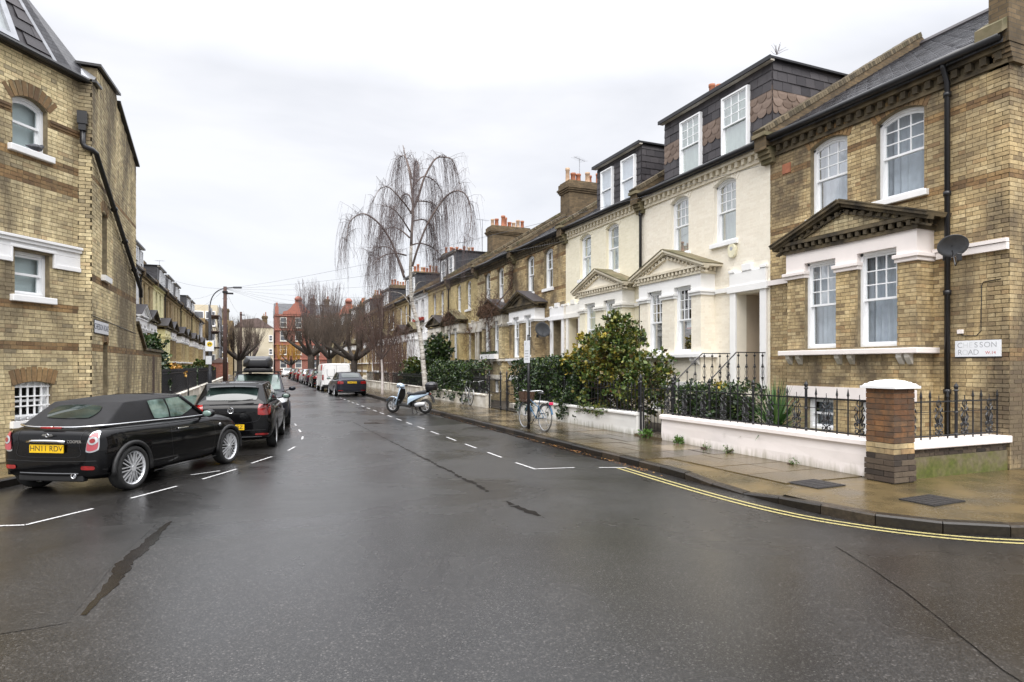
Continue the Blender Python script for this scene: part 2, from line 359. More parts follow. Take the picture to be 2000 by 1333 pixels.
# pavement beds
def bed(name, poly, z, m): return struct(MB().sheet([(x, y, z) for x, y in poly]).build(name, m))
kR_in = sc([(5.87, 131), (5.87, 7.62), (6.32, 7.3), (6.32, 5.9), (5.87, 5.62), (5.89, 5.06), (5.99, 4.53), (6.31, 4.05), (6.84, 3.71), (7.64, 3.49), (9.0, 3.39), (14, 3.36), (60, 3.36)])
pav_r = bed('pavement_right', kR_in + [(64, 6.3), (12, 6.3), (8.9, 6.3), (8.9, 140)], PZ - 0.012, M_GOLDP)
rampm = MB(); rp = sc([(5.87, 7.62), (5.87, 6.5), (5.87, 5.75), (5.87, 5.62)]); ri_ = sc([(6.32, 7.3), (6.32, 5.9)])
rampm.sheet([(*rp[0], PZ - .012), (*rp[1], .028), (*ri_[0], PZ - .012)]); rampm.sheet([(*rp[1], .028), (*rp[2], .028), (*ri_[1], PZ - .012), (*ri_[0], PZ - .012)]); rampm.sheet([(*rp[2], .028), (*rp[3], PZ - .012), (*ri_[1], PZ - .012)])
rampm.build('crossing_ramp', M_GOLDP, pav_r)
kL_in = [(x - 0.12, y - 0.02) if y > 16 else (x - 0.1, y + 0.08) for x, y in KERB_L]
pav_l = bed('pavement_left', kL_in + [(-3.2, 140), (-3.2, 19), (-12, 19), (-64, 19)], PZ - 0.012, M_GOLDP)
# kerb stones, each its own stone
def kerb_run(parent, path, side, drop=None, near=46):
    pts = resample(smooth_path(path, 2), 0.62); far = MB()
    for i, (a, b) in enumerate(zip(pts, pts[1:])):
        n = normal2(a, b) * side; d = (b - a).normalized(); g = d * 0.006
        za = zb = PZ
        if drop: za, zb = drop(a), drop(b)
        j = RN.uniform(-0.006, 0.006)
        p = [a + g, b - g, b - g + n * 0.14, a + g + n * 0.14]
        top = [Vector((q.x, q.y, z + j)) for q, z in zip(p, (za, zb, zb, za))]
        ch = [q.copy() for q in top]; ch[0] += n * 0.018; ch[1] += n * 0.018
        lo = [Vector((q.x, q.y, -0.03)) for q in p]
        side_top = [Vector((top[0].x, top[0].y, top[0].z - 0.02)), Vector((top[1].x, top[1].y, top[1].z - 0.02))]
        vs = [tuple(v) for v in lo + side_top + ch]
        fs = [(0,1,5,4), (4,5,7,6), (6,7,8,9), (1,2,8,7,5), (2,3,9,8), (3,0,4,6,9)]
        dist = (a - Vector((0,0,0))).length
        if dist < near: m = MB(); m.add(vs, fs); m.build('kerb_stone', M_KERB, parent)
        else: far.add(vs, fs)
    if far.f: far.build('kerb_stones', M_KERB, parent, kind='stuff')
def drop_r(p):
    p = p / RS
    if p.x > 5.9 or p.y < 5.55: return PZ
    if p.y < 5.75: return 0.03 + 0.09 * (5.75 - p.y) / 0.2
    if p.y < 6.5: return 0.03
    if p.y < 7.5: return 0.03 + 0.09 * (p.y - 6.5)
    return PZ
kerb_run(pav_r, KERB_R, 1, drop_r); kerb_run(pav_l, KERB_L, 1)
# paving slabs along the right-hand pavement, then the left
def slabs(parent, x0, x1, y0, y1, widths, near, mt=M_SLAB):
    bank = {}; far = MB(); y = y0; row = 0
    def put(xa, xb, ya, yb):
        w, l = round(xb - xa - 0.02, 3), round(yb - ya - 0.02, 3)
        if ya < near:
            if (w, l) not in bank: bank[(w, l)] = MB().box(-w/2, w/2, -l/2, l/2, -0.03, 0).mesh('paving_slab', mt)
            o = link('paving_slab', bank[(w, l)], parent, Matrix.Translation(((xa+xb)/2, (ya+yb)/2, PZ + RN.uniform(-0.003, 0.003))))
            o.rotation_euler = (RN.uniform(-.003, .003), RN.uniform(-.003, .003), RN.uniform(-.002, .002))
        else: far.box(xa + .006, xb - .006, ya + .006, yb - .006, PZ - 0.03, PZ)
    while y < y1:
        l = RN.choice((0.62, 0.62, 0.76, 0.92)); x = x0; ws = list(widths)
        if row % 2: ws = ws[::-1]
        for w in ws:
            put(x, min(x + w, x1), y, y + l); x += w
            if x >= x1 - 0.05: break
        y += l; row += 1
    if far.f: far.build('paving_slabs', mt, parent, kind='stuff')
slabs(pav_r, 6.335, 8.39, 9.2, 138, (0.92, 0.62, 0.52), 46)
M_SLABG = piece_mat('golden wet paving slab', [(0, (0.075, 0.055, 0.026)), (0.5, (0.10, 0.073, 0.033)), (1, (0.14, 0.10, 0.046))], rough=0.26, soot=0.4, soot_c=(0.04, 0.033, 0.018), fine=0.2, bmp=0.35, soot_scale=1.3, spec=0.5)
slabs(pav_r, 6.86, 8.39, 6.55, 9.18, (0.78, 0.78), 46, M_SLABG)
slabs(pav_l, -2.90, -1.18, 17.8, 138, (0.70, 1.03), 42)
# inspection covers
M_COVER = mat('iron cover', (0.028, 0.026, 0.026), 0.45, c2=(0.012, 0.011, 0.012), scale=24, bmp=0.6)
def cover(x, y, w, l, rz, name='inspection_cover'):
    m = MB(Matrix.Translation((x, y, PZ)) @ Matrix.Rotation(rz, 4, 'Z'))
    m.box(-w/2, w/2, -l/2, l/2, -0.02, 0.004)
    return m
for (x, y, w, l, lb) in ((7.67, 5.06, 0.62, 0.42, 'dark iron cover in the corner pavement beside the moss'), (7.24, 6.38, 0.55, 0.5, 'grey cover set in the pavement by the pink wall')):
    o = cover(x, y, w, l, 0.05).build('inspection_cover', M_COVER); tag(o, lb, 'manhole cover')
    rib = cover(x, y, w, l, 0.05); rib.v = []; rib.f = []
    for i in range(6):
        rib.box(-w*.42, w*.42, -l*.42 + i*l*.84/5 - .008, -l*.42 + i*l*.84/5 + .008, 0.004, 0.008)
    rib.build('rib', M_COVER, o)

# painted markings, each stroke a sheet just above the road
def ribbon(pts, w, z=0.004):
    m = MB(); P = [Vector((p[0], p[1], z)) for p in pts]; L_, R_ = [], []
    for i, p in enumerate(P):
        d = (P[min(i+1, len(P)-1)] - P[max(i-1, 0)]).normalized(); n = Vector((-d.y, d.x, 0)) * w / 2
        L_.append(p + n); R_.append(p - n)
    for i in range(len(P) - 1): m.sheet([R_[i], R_[i+1], L_[i+1], L_[i]])
    return m
def stroke(pts, w=0.045, name='bay_line', mt=M_WLINE, z=0.004): return ribbon(sc(pts), w, z).build(name, mt, road)
stroke([(4.10, 9.70), (4.13, 9.03)]); stroke([(4.105, 8.995), (4.78, 8.87)]); stroke([(5.14, 8.72), (5.55, 8.55)])
y = 10.35
while y < 33: stroke([(4.10, y), (4.10, y + 0.72)]); y += 1.36
for a, b in (((-2.75, 7.98), (-2.17, 7.84)), ((-2.17, 7.84), (-1.70, 8.44)), ((-1.40, 8.92), (-0.96, 9.58)), ((-0.68, 10.03), (-0.25, 10.79)), ((-0.03, 11.35), (0.31, 12.04)), ((0.62, 12.78), (0.78, 13.34)), ((-0.87, 10.48), (-0.48, 10.72)), ((1.0, 14.6), (1.06, 15.2)), ((1.08, 16.2), (1.08, 16.9)), ((1.08, 18), (1.08, 18.7))): stroke([a, b])
YL = smooth_path([(5.39, 8.56), (5.33, 7.3), (5.31, 6.2), (5.36, 5.4), (5.50, 4.78), (5.92, 4.02), (6.52, 3.47), (7.4, 3.08), (9.0, 2.95), (16, 2.92), (40, 2.92)], 3)
def offset_path(path, d):
    P = [Vector((p[0], p[1], 0)) for p in path]; out = []
    for i, p in enumerate(P):
        t = (P[min(i+1, len(P)-1)] - P[max(i-1, 0)]).normalized(); out.append((p.x - t.y * d, p.y + t.x * d))
    return out
stroke(YL, 0.05, 'yellow_line', M_YLINE); stroke(offset_path(YL, 0.12), 0.05, 'yellow_line', M_YLINE)
# worn seam down the middle, water lying in it, the patch on the left
def ragged(path, w0, jit, seed, z=0.003, step=0.12, gap=0.0):
    r = random.Random(seed); P = resample(sc(path), step); m = MB(); L_, R_ = [], []; ph = [r.uniform(0, 6.28) for _ in range(8)]
    for i, p in enumerate(P):
        d = (P[min(i+1, len(P)-1)] - P[max(i-1, 0)]).normalized(); n = Vector((-d.y, d.x, 0))
        u = i / max(1, len(P) - 1); w = w0(u) if callable(w0) else w0; t = i * step
        p = Vector((p.x, p.y, z))
        ed = lambda k: 1 + jit * (.5 * math.sin(t * 5.1 + ph[k]) + .35 * math.sin(t * 13 + ph[k+1]) + .3 * math.sin(t * 31 + ph[k+2]) + r.uniform(-.25, .25))
        L_.append(p + n * w * ed(0)); R_.append(p - n * w * ed(3))
    for i in range(len(P) - 1):
        if r.random() >= gap: m.sheet([R_[i], R_[i+1], L_[i+1], L_[i]])
    return m
ragged([(2.68, 18.6), (2.78, 12), (2.84, 7.6)], lambda u: 0.009 + 0.026 * u * u, 1.1, 3, gap=0.04, step=0.04).build('road_seam', M_TAR, road)
ragged([(2.83, 7.0), (2.84, 6.6), (2.90, 6.0)], lambda u: 0.04 * math.sin(math.pi * min(1, u * .9 + .1)) + .006, 1.0, 5, gap=0.05, step=0.06).build('road_seam', M_TAR, road)
ragged([(-1.03, 4.86), (-1.0, 5.3), (-0.97, 6.0), (-0.9, 6.7), (-0.8, 7.45)], lambda u: 0.018 + 0.05 * math.sin(math.pi * u) ** 1.3, 0.45, 8, step=0.025).build('puddle', M_WATER, road)
ragged([(2.95, 18.2), (3.45, 17.7)], lambda u: 0.22 * math.sin(math.pi * u) + .02, 0.5, 12, step=0.06).build('puddle', M_WATER, road)
ragged([(5.66, 34), (5.66, 9.2)], 0.055, 0.6, 15, step=0.15).build('gutter_water', M_WATER, road)
MB().sheet([(x, y, .002) for x, y in sc([(-4.2, 4.4), (-1.1, 4.75), (-1.06, 6.05), (-0.93, 7.4), (-2.3, 7.62), (-4.4, 7.5)])]).build('asphalt_patch', M_PATCH, road)
ragged([(4.88, 4.09), (4.6, 3.5), (4.37, 3.08), (4.1, 2.65), (3.74, 2.1), (3.5, 1.6)], 0.0045, 0.9, 21, gap=0.0, step=.05).build('road_seam', M_TAR, road)
# fallen leaves along the gutter
def leaf_litter(name, spots, mt, n, size, label):
    r = random.Random(5); m = MB()
    for (x, y, sx, sy) in [(a * RS, b * RS, c_, d_) for a, b, c_, d_ in spots]:
        for _ in range(n):
            px, py = r.gauss(x, sx), r.gauss(y, sy); a = r.uniform(0, 6.28); s = size * r.uniform(.5, 1.2); z = 0.006 + r.uniform(0, .02)
            c, d = math.cos(a) * s, math.sin(a) * s
            m.sheet([(px - c, py - d, z), (px + d*.5, py - c*.5, z + r.uniform(0, .012)), (px + c, py + d, z), (px - d*.5, py + c*.5, z + r.uniform(0, .01))])
    return tag(m.build(name, mt), label, 'leaves', kind='stuff')
M_LITTER = piece_mat('dead leaves', [(0, (0.09, 0.03, 0.012)), (0.5, (0.28, 0.11, 0.03)), (1, (0.36, 0.2, 0.05))], rough=0.5, bmp=0)
leaf_litter('fallen_leaves', [(5.62, 8.35, .05, .3), (5.66, 9.1, .03, .3), (5.66, 10.4, .03, .35), (5.66, 11.2, .03, .25), (5.67, 12.6, .03, .5), (5.67, 16, .03, 1.2), (5.67, 20, .03, 1.6)], M_LITTER, 50, 0.022, 'rust brown leaves fallen along the kerb gutter')
# ================================================================ terraced houses
BRK_H, BRK_L, BRK_S, JT = 0.0715, 0.209, 0.0995, 0.0095      # drawn units: course, stretcher, header, joint
Zv = Vector((0, 0, 1))
def subtract(a, b, ex):
    segs = [(a, b)]
    for (p, q) in ex:
        nx = []
        for (s, e) in segs:
            if q <= s or p >= e: nx.append((s, e)); continue
            if p > s: nx.append((s, p))
            if q < e: nx.append((q, e))
        segs = nx
    return segs
def brick_face(out, O, U, Nn, w, z0, z1, excl=None, bands=(), proud=0.008, rnd=None, stretcher=False):
    """bricks of one wall face: (O, U, N, xa, xb, za, zb, red, proud)"""
    r = rnd or RN; k0 = int(math.floor(z0 / BRK_H)); k1 = int(math.ceil(z1 / BRK_H))
    for k in range(k0, k1):
        za, zb = max(z0, k * BRK_H) + JT / 2, min(z1, (k + 1) * BRK_H) - JT / 2
        if zb - za < 0.02: continue
        zm = (za + zb) / 2; red = any(b0 <= zm <= b1 for b0, b1 in bands)
        ex = excl(za, zb) if excl else []
        if ex is None: continue
        x = -0.5 * (BRK_L + BRK_S) * (k % 2) - (0.06 if k % 2 else 0) - RN.choice((0, 0.02)); long = True
        while x < w:
            l = BRK_L if (long or stretcher) else BRK_S
            xa, xb = max(0.0, x) + (0 if x <= 0 else JT / 2), min(w, x + l + JT) - (0 if x + l + JT >= w else JT / 2)
            full = x >= 0 and x + l + JT <= w
            for (s, e) in subtract(xa, xb, ex):
                if e - s > 0.028:
                    out.append((O, U, Nn, s, e, za, zb, red, proud * r.uniform(0.55, 1.25), full and e - s > l - 0.02, long or stretcher))
            x += l + JT; long = not long
def emit_bricks(house, wall, bricks, mt, mred, n_obj=0, Mw=None):
    """the pieces that show largest become objects of their own, the rest one mass"""
    if n_obj:
        cw = Mw.inverted() @ Vector((0, 0, EYE))
        def dist(b):
            p = Vector(b[0]) + Vector(b[1]) * ((b[3] + b[4]) / 2) + Zv * ((b[5] + b[6]) / 2)
            f = max(0.05, (cw - p).normalized().dot(Vector(b[2])))
            return (cw - p).length / math.sqrt(f)
        cand = sorted([b for b in bricks if b[9] and not b[7]], key=dist)[:n_obj]; cs = set(map(id, cand))
        bank = {}
        for b in cand:
            key = b[10]
            if key not in bank:
                l = BRK_L if key else BRK_S; h = BRK_H - JT
                m = MB(); m.box(-l/2, l/2, -0.01, 0.0, -h/2, h/2); me = m.mesh('brick', mt)
                bank[key] = me
            U, Nn = Vector(b[1]), Vector(b[2]); p = Vector(b[0]) + U * ((b[3]+b[4])/2) + Nn * b[8] + Zv * ((b[5]+b[6])/2)
            Mb = Matrix(((U.x, Nn.x, 0, p.x), (U.y, Nn.y, 0, p.y), (0, 0, 1, p.z), (0, 0, 0, 1)))
            link('brick', bank[key], wall, Mb)
        bricks = [b for b in bricks if id(b) not in cs]
    for red, m_, nm in ((False, mt, 'bricks'), (True, mred, 'red_brick_courses')):
        m = MB()
        for b in bricks:
            if b[7] != red: continue
            U, Nn = Vector(b[1]), Vector(b[2]); O = Vector(b[0])
            p = [O + U * b[3] + Zv * b[5], O + U * b[4] + Zv * b[5], O + U * b[4] + Zv * b[6], O + U * b[3] + Zv * b[6]]
            q = [v + Nn * b[8] for v in p]
            m.add([tuple(v) for v in p + q], [(4,5,6,7), (0,1,5,4), (1,2,6,5), (2,3,7,6), (3,0,4,7)])
        if m.f: m.build(nm, m_, house, kind='stuff')
def wall_rects(m, x0, x1, z0, z1, holes, y0=-0.3, y1=0.0):
    zs = sorted({z0, z1, *[min(max(h[2], z0), z1) for h in holes], *[min(max(h[3], z0), z1) for h in holes]})
    for a, b in zip(zs, zs[1:]):
        if b - a < 1e-4: continue
        ex = [(h[0], h[1]) for h in holes if h[2] < (a+b)/2 < h[3]]
        for s, e in subtract(x0, x1, ex):
            if e - s > 1e-4: m.box(s, e, y0, y1, a, b)
def arc_pts(x0, x1, zs, rise, n=10):
    if rise < 1e-4: return [(x0, zs), (x1, zs)]
    h = (x1 - x0) / 2; R_ = (h*h + rise*rise) / (2*rise); cx, cz = (x0+x1)/2, zs + rise - R_; a = math.asin(h / R_)
    return [(cx + R_ * math.sin(-a + 2*a*i/n), cz + R_ * math.cos(-a + 2*a*i/n)) for i in range(n + 1)]
def arch_voussoirs(m, x0, x1, zs, rise, depth=0.235, T=None, proud=0.012, n=None):
    h = (x1 - x0) / 2 + 0.02; R_ = (h*h + rise*rise) / (2*rise); cx, cz = (x0+x1)/2, zs + rise - R_; a = math.asin(min(1, h / R_)) * 1.06
    n = n or max(7, int(2*a*R_ / 0.083))
    for i in range(n):
        t = -a + 2*a*(i+0.5)/n; hw = a*R_/n - 0.005
        d = Vector((math.sin(t), 0, math.cos(t))); u = Vector((math.cos(t), 0, -math.sin(t)))
        c = Vector((cx, proud/2 - 0.02, cz)) + d * (R_ + depth/2 + 0.004)
        m.obox(c, u, (0,1,0), d, hw, 0.02 + proud/2, depth/2)
def arch_pieces(house, T, x0, x1, zs, rise, mt, depth=.235):
    t = MB(); arch_voussoirs(t, x0, x1, zs, rise, depth); a = None
    for i in range(0, len(t.v), 8):
        m = MB(T); m.add(t.v[i:i+8], [(3,2,1,0),(4,5,6,7),(0,1,5,4),(1,2,6,5),(2,3,7,6),(3,0,4,7)])
        m.build('arch_brick', mt, house)
def window(house, T, x0, x1, z0, z1, rise=0.0, cols=3, rows=3, lowcols=1, lod=0, cur='net', sill=True, sillmat=None, deep=0.12, frame_mat=None, z_split=None):
    fm = frame_mat or M_SASH; zs = z1 - rise; yo = -deep; fw = 0.055
    f = MB(T); ap = arc_pts(x0, x1, zs, rise, 8)
    f.box(x0, x0 + fw, yo - 0.10, yo + 0.02, z0, zs); f.box(x1 - fw, x1, yo - 0.10, yo + 0.02, z0, zs)
    f.box(x0 + fw, x1 - fw, yo - 0.10, yo + 0.02, z0, z0 + 0.05)
    for (a, b) in zip(ap, ap[1:]):
        f.prism([(a[0], yo + .02, a[1]), (b[0], yo + .02, b[1]), (b[0], yo + .02, b[1] - fw), (a[0], yo + .02, a[1] - fw)], (0, -0.12, 0))
    w = f.build('window', fm, house)
    xi0, xi1, zi0, zi1 = x0 + fw, x1 - fw, z0 + 0.05, z1 - fw
    zm = z_split if z_split else zi0 + (zi1 - zi0) * 0.5
    st = 0.042; yu, yl = yo - 0.03, yo - 0.068
    def sash(nm, za, zb, y, nc, nr, arched):
        s = MB(T); top = (zb - (rise if arched else 0))
        s.box(xi0, xi0 + st, y - .017, y + .017, za, top); s.box(xi1 - st, xi1, y - .017, y + .017, za, top)
        s.box(xi0 + st, xi1 - st, y - .017, y + .017, za, za + st)
        if not arched or rise < 1e-4: s.box(xi0 + st, xi1 - st, y - .017, y + .017, zb - st, zb)
        else:
            for (a, b) in zip(ap, ap[1:]):
                s.prism([(a[0], y + .017, a[1] - fw), (b[0], y + .017, b[1] - fw), (b[0], y + .017, b[1] - fw - st*1.3), (a[0], y + .017, a[1] - fw - st*1.3)], (0, -.034, 0))
        gx0, gx1, gz0, gz1 = xi0 + st, xi1 - st, za + st, zb - st; bw = 0.011
        for i in range(1, nc): xx = gx0 + (gx1 - gx0) * i / nc; s.box(xx - bw, xx + bw, y - .014, y + .014, gz0, gz1)
        for j in range(1, nr):
            zz = gz0 + (gz1 - gz0) * j / nr
            for i in range(nc):
                xa, xb = gx0 + (gx1 - gx0) * i / nc, gx0 + (gx1 - gx0) * (i + 1) / nc
                s.box(xa + (bw if i else 0), xb - (bw if i < nc - 1 else 0), y - .014, y + .014, zz - bw, zz + bw)
        s.build(nm, fm, w)
        gm = M_GLASS if lod < 2 else M_FARGL
        if lod == 0:
            for i in range(nc):
                for j in range(nr):
                    xa, xb = gx0 + (gx1-gx0)*i/nc, gx0 + (gx1-gx0)*(i+1)/nc; za2, zb2 = gz0 + (gz1-gz0)*j/nr, gz0 + (gz1-gz0)*(j+1)/nr
                    p = MB(T); tl = RN.uniform(-.003, .003)
                    p.sheet([(xa, y + tl, za2), (xb, y - tl, za2), (xb, y - tl + RN.uniform(-.002, .002), zb2), (xa, y + tl, zb2)]); p.build('pane', gm, w)
        else:
            p = MB(T); tl = RN.uniform(-.003, .003); p.sheet([(gx0, y + tl, gz0), (gx1, y - tl, gz0), (gx1, y - tl, gz1), (gx0, y + tl, gz1)]); p.build('pane', gm, w)
    if lod < 2:
        sash('upper_sash', zm - 0.02, zi1, yu, cols, rows, rise > 0); sash('lower_sash', zi0, zm + 0.02, yl, lowcols, 1, False)
    else:
        s = MB(T); s.box(xi0, xi1, yu - .02, yu + .02, zm - .025, zm + .025)
        if cols > 1: s.box((xi0+xi1)/2 - .012, (xi0+xi1)/2 + .012, yu - .02, yu + .015, zm + .025, zi1)
        s.build('meeting_rail', fm, w)
        p = MB(T); p.sheet([(xi0, yu - .03, zi0), (xi1, yu - .03, zi0), (xi1, yu - .03, zi1), (xi0, yu - .03, zi1)]); p.build('pane', M_FARGL, w)
    if lod < 2:
        cy = yo - 0.26
        cm = {'net': M_NET, 'drape': M_DRAPE, 'cream': M_CREAMCUR, 'blind': M_BLIND, 'dark': M_ROOM}[cur]
        if cur == 'blind':
            c = MB(T); c.sheet([(x0 - .02, cy + .1, z0), (x1 + .02, cy + .1, z0), (x1 + .02, cy + .1, z1), (x0 - .02, cy + .1, z1)]); c.build('blind', cm, w)
        elif cur == 'dark':
            c = MB(T); c.sheet([(x0 - .3, cy - 1.2, z0 - .3), (x1 + .3, cy - 1.2, z0 - .3), (x1 + .3, cy - 1.2, z1 + .2), (x0 - .3, cy - 1.2, z1 + .2)]); c.build('dark_room_sheet', cm, w)  # near-black sheet stands in for the darkness of the room
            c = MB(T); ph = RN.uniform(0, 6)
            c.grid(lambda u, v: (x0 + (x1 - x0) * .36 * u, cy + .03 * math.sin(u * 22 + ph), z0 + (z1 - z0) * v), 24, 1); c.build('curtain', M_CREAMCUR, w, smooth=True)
        else:
            c = MB(T); ph = RN.uniform(0, 6); nf = RN.uniform(5, 8)
            def fold(u, v):
                xx = x0 - .05 + (x1 - x0 + .1) * u
                a = 0.028 * math.sin(u * 6.28 * nf + ph + .5 * math.sin(u * 9)) * (0.5 + 0.5 * (1 - v)) + 0.012 * math.sin(u * 47 + ph)
                return (xx, cy + a, z0 - .02 + (z1 - z0 + .02) * v)
            c.grid(fold, 48, 4); c.build('curtain', cm, w, smooth=True)
            if cur == 'net' and lod == 0:
                for sgn in (0, 1):
                    c = MB(T); wd = (x1 - x0) * RN.uniform(.10, .2); xb = x0 if sgn == 0 else x1 - wd
                    c.grid(lambda u, v: (xb + wd * u, cy - .07 + .03 * math.sin(u * 14), z0 + (z1 - z0) * v), 12, 1); c.build('drape', M_DRAPE, w, smooth=True)
    if sill:
        s = MB(T); s.box(x0 - 0.09, x1 + 0.09, -deep + .03, 0.085, z0 - 0.115, z0); s.build('sill', sillmat or M_WHITE, w, bevel=0.012 if lod == 0 else 0)
    return w
def pediment(house, T, x0, x1, out, z, zt, mt, roof_m, lod, dent_m=None, tymp=None):
    """gabled hood over the bay: raking cornice with blocks, little pitched roof running back to the wall"""
    xc = (x0 + x1) / 2; e = 0.30; xa, xb = x0 - e, x1 + e; fo = out + 0.20
    m = MB(T)
    m.box(x0 - .06, x1 + .06, -.02, out + .06, z, z + .07); m.box(x0 - .13, x1 + .13, -.02, out + .12, z + .17, z + .235)
    m.prism([(x0 - .02, out + .03, z + .235), (x1 + .02, out + .03, z + .235), (xc, out + .03, zt - .16)], (0, -.2, 0)) if tymp is None else None
    p = m.build('pediment', mt, house)
    if tymp is not None:
        t = MB(T); t.prism([(x0 - .02, out + .03, z + .235), (x1 + .02, out + .03, z + .235), (xc, out + .03, zt - .16)], (0, -.2, 0)); t.build('tympanum', tymp, p)
    zl = z + .16
    for sgn, xe in ((1, xa), (-1, xb)):                            # raking cornices
        c = MB(T); d = Vector((xc - xe, 0, zt - zl)); up = Vector((-d.z, 0, d.x)).normalized() * (1 if sgn > 0 else -1)
        for (t0, t1, yy) in ((0.0, 0.055, fo), (-0.06, 0.0, fo - .06), (-0.17, -0.13, fo - .12)):
            a = Vector((xe, yy, zl)); b = Vector((xc, yy, zt))
            q = [a + up * t0, b + up * t0 / max(.3, up.z) * up.z, b + up * t1, a + up * t1]
            c.prism(q, (0, -(yy - out + .02) if t1 <= 0 else -fo, 0))
        c.build('raking_cornice', roof_m if False else mt, p)
    rf = MB(T)
    for sgn, xe in ((1, xa), (-1, xb)):
        d = Vector((xc - xe, 0, zt - zl)); up = Vector((-d.z, 0, d.x)).normalized() * (1 if sgn > 0 else -1)
        a, b = Vector((xe, fo + .015, zl)) + up * .058, Vector((xc, fo + .015, zt)) + up * .058
        rf.prism([a, b, b + up * .025, a + up * .025], (0, -fo - .015, 0))
    rf.build('hood_roof', roof_m, p)
    if lod < 2:                                                   # blocks under the cornice, each one
        bank = MB().box(-.035, .035, 0, .075, -.045, .045).mesh('dentil', dent_m or mt)
        n = int((x1 - x0 + .2) / .155)
        def put(x, y, zz, ang=0):
            M_ = T @ Matrix.Translation((x, y, zz)) @ Matrix.Rotation(ang, 4, 'Y'); link('dentil', bank, p, M_)
        for i in range(n): put(x0 - .09 + (x1 - x0 + .18) * i / (n - 1), out + .03, z + .12)
        nr = int(((xc - x0)) / .17)
        for i in range(nr):
            u = (i + .6) / (nr + .3)
            for sgn in (1, -1):
                xe = x0 + .02 if sgn > 0 else x1 - .02
                put(xe + (xc - xe) * u, out + .03, z + .235 + (zt - .16 - z - .235) * u - .005, -sgn * math.atan2(zt - z - .35, xc - x0))
        for s in (-1, 1):                                          # returns along the sides
            for k in range(3): put(x0 - .09 if s < 0 else x1 + .09, .05 + k * .14, z + .12, 0)
    return p
def pot(parent, x, y, z, h, r, mt):
    m = MB(); m.lathe([(r*1.15, 0), (r*1.15, .06), (r*.95, .1), (r*.82, h*.8), (r*.98, h*.84), (r*1.0, h), (r*.7, h), (r*.7, h*.9)], (x, y, z), 10)
    return m.build('chimney_pot', mt, parent, smooth=True)
def chimney(house, x, y0, y1, z0, z1, half=0.46, pots=7, lod=1, seed=0):
    r = random.Random(seed + 3)
    m = MB(); m.box(x - half, x + half, y0, y1, z0, z1 - .5)
    for k, e in enumerate((.05, .1, .14)): m.box(x - half - e, x + half + e, y0 - e, y1 + e, z1 - .5 + k*.085, z1 - .5 + (k+1)*.085 - .004)
    m.box(x - half - .08, x + half + .08, y0 - .08, y1 + .08, z1 - .25, z1 - .02); m.box(x - half - .02, x + half + .02, y0 - .02, y1 + .02, z1 - .02, z1 + .05)
    c = m.build('chimney', MF_SOOT, house)
    for i in range(pots):
        yy = y0 + .25 + (y1 - y0 - .5) * i / max(1, pots - 1); mt = r.choice((M_TERRA, M_TERRA, M_BUFFPOT))
        pot(c, x + r.choice((-.18, .18, .2)), yy, z1 + .04, r.uniform(.42, .8), r.uniform(.11, .14), mt)
    return c
M_PORCH = mat('beige porch paint with shade', (0.50, 0.42, 0.32), 0.6, var=0.08, scale=2)  # beige darkened so the colour carries the shade of the recess
MF_STOCK = far_brick('far stock brick', (0.38, 0.285, 0.145), (0.50, 0.385, 0.205), (0.2, 0.165, 0.105))
MF_BROWN = far_brick('far brown stock brick', (0.26, 0.18, 0.085), (0.37, 0.265, 0.13), (0.16, 0.13, 0.085), soot=0.5)
MF_YEL = far_brick('far yellow brick', (0.52, 0.41, 0.20), (0.62, 0.50, 0.26), (0.32, 0.26, 0.16), soot=0.3)
MF_SOOT = far_brick('sooty chimney brick', (0.11, 0.08, 0.045), (0.19, 0.135, 0.075), (0.09, 0.075, 0.055), soot=0.6)
MF_WHITE = far_brick('far white painted brick', (0.76, 0.76, 0.76), (0.8, 0.8, 0.8), (0.72, 0.72, 0.72), soot=0.15, bmp=0.1)
MF_PALEY = far_brick('far pale yellow painted brick', (0.80, 0.74, 0.42), (0.83, 0.77, 0.46), (0.76, 0.7, 0.4), soot=0.1, bmp=0.1)
M_SLATEF = far_brick('far slate roof', (0.045, 0.046, 0.052), (0.075, 0.075, 0.082), (0.02, 0.02, 0.022), soot=0.2); M_SLATEF.node_tree.nodes['Principled BSDF'].inputs['Roughness'].default_value = 0.38

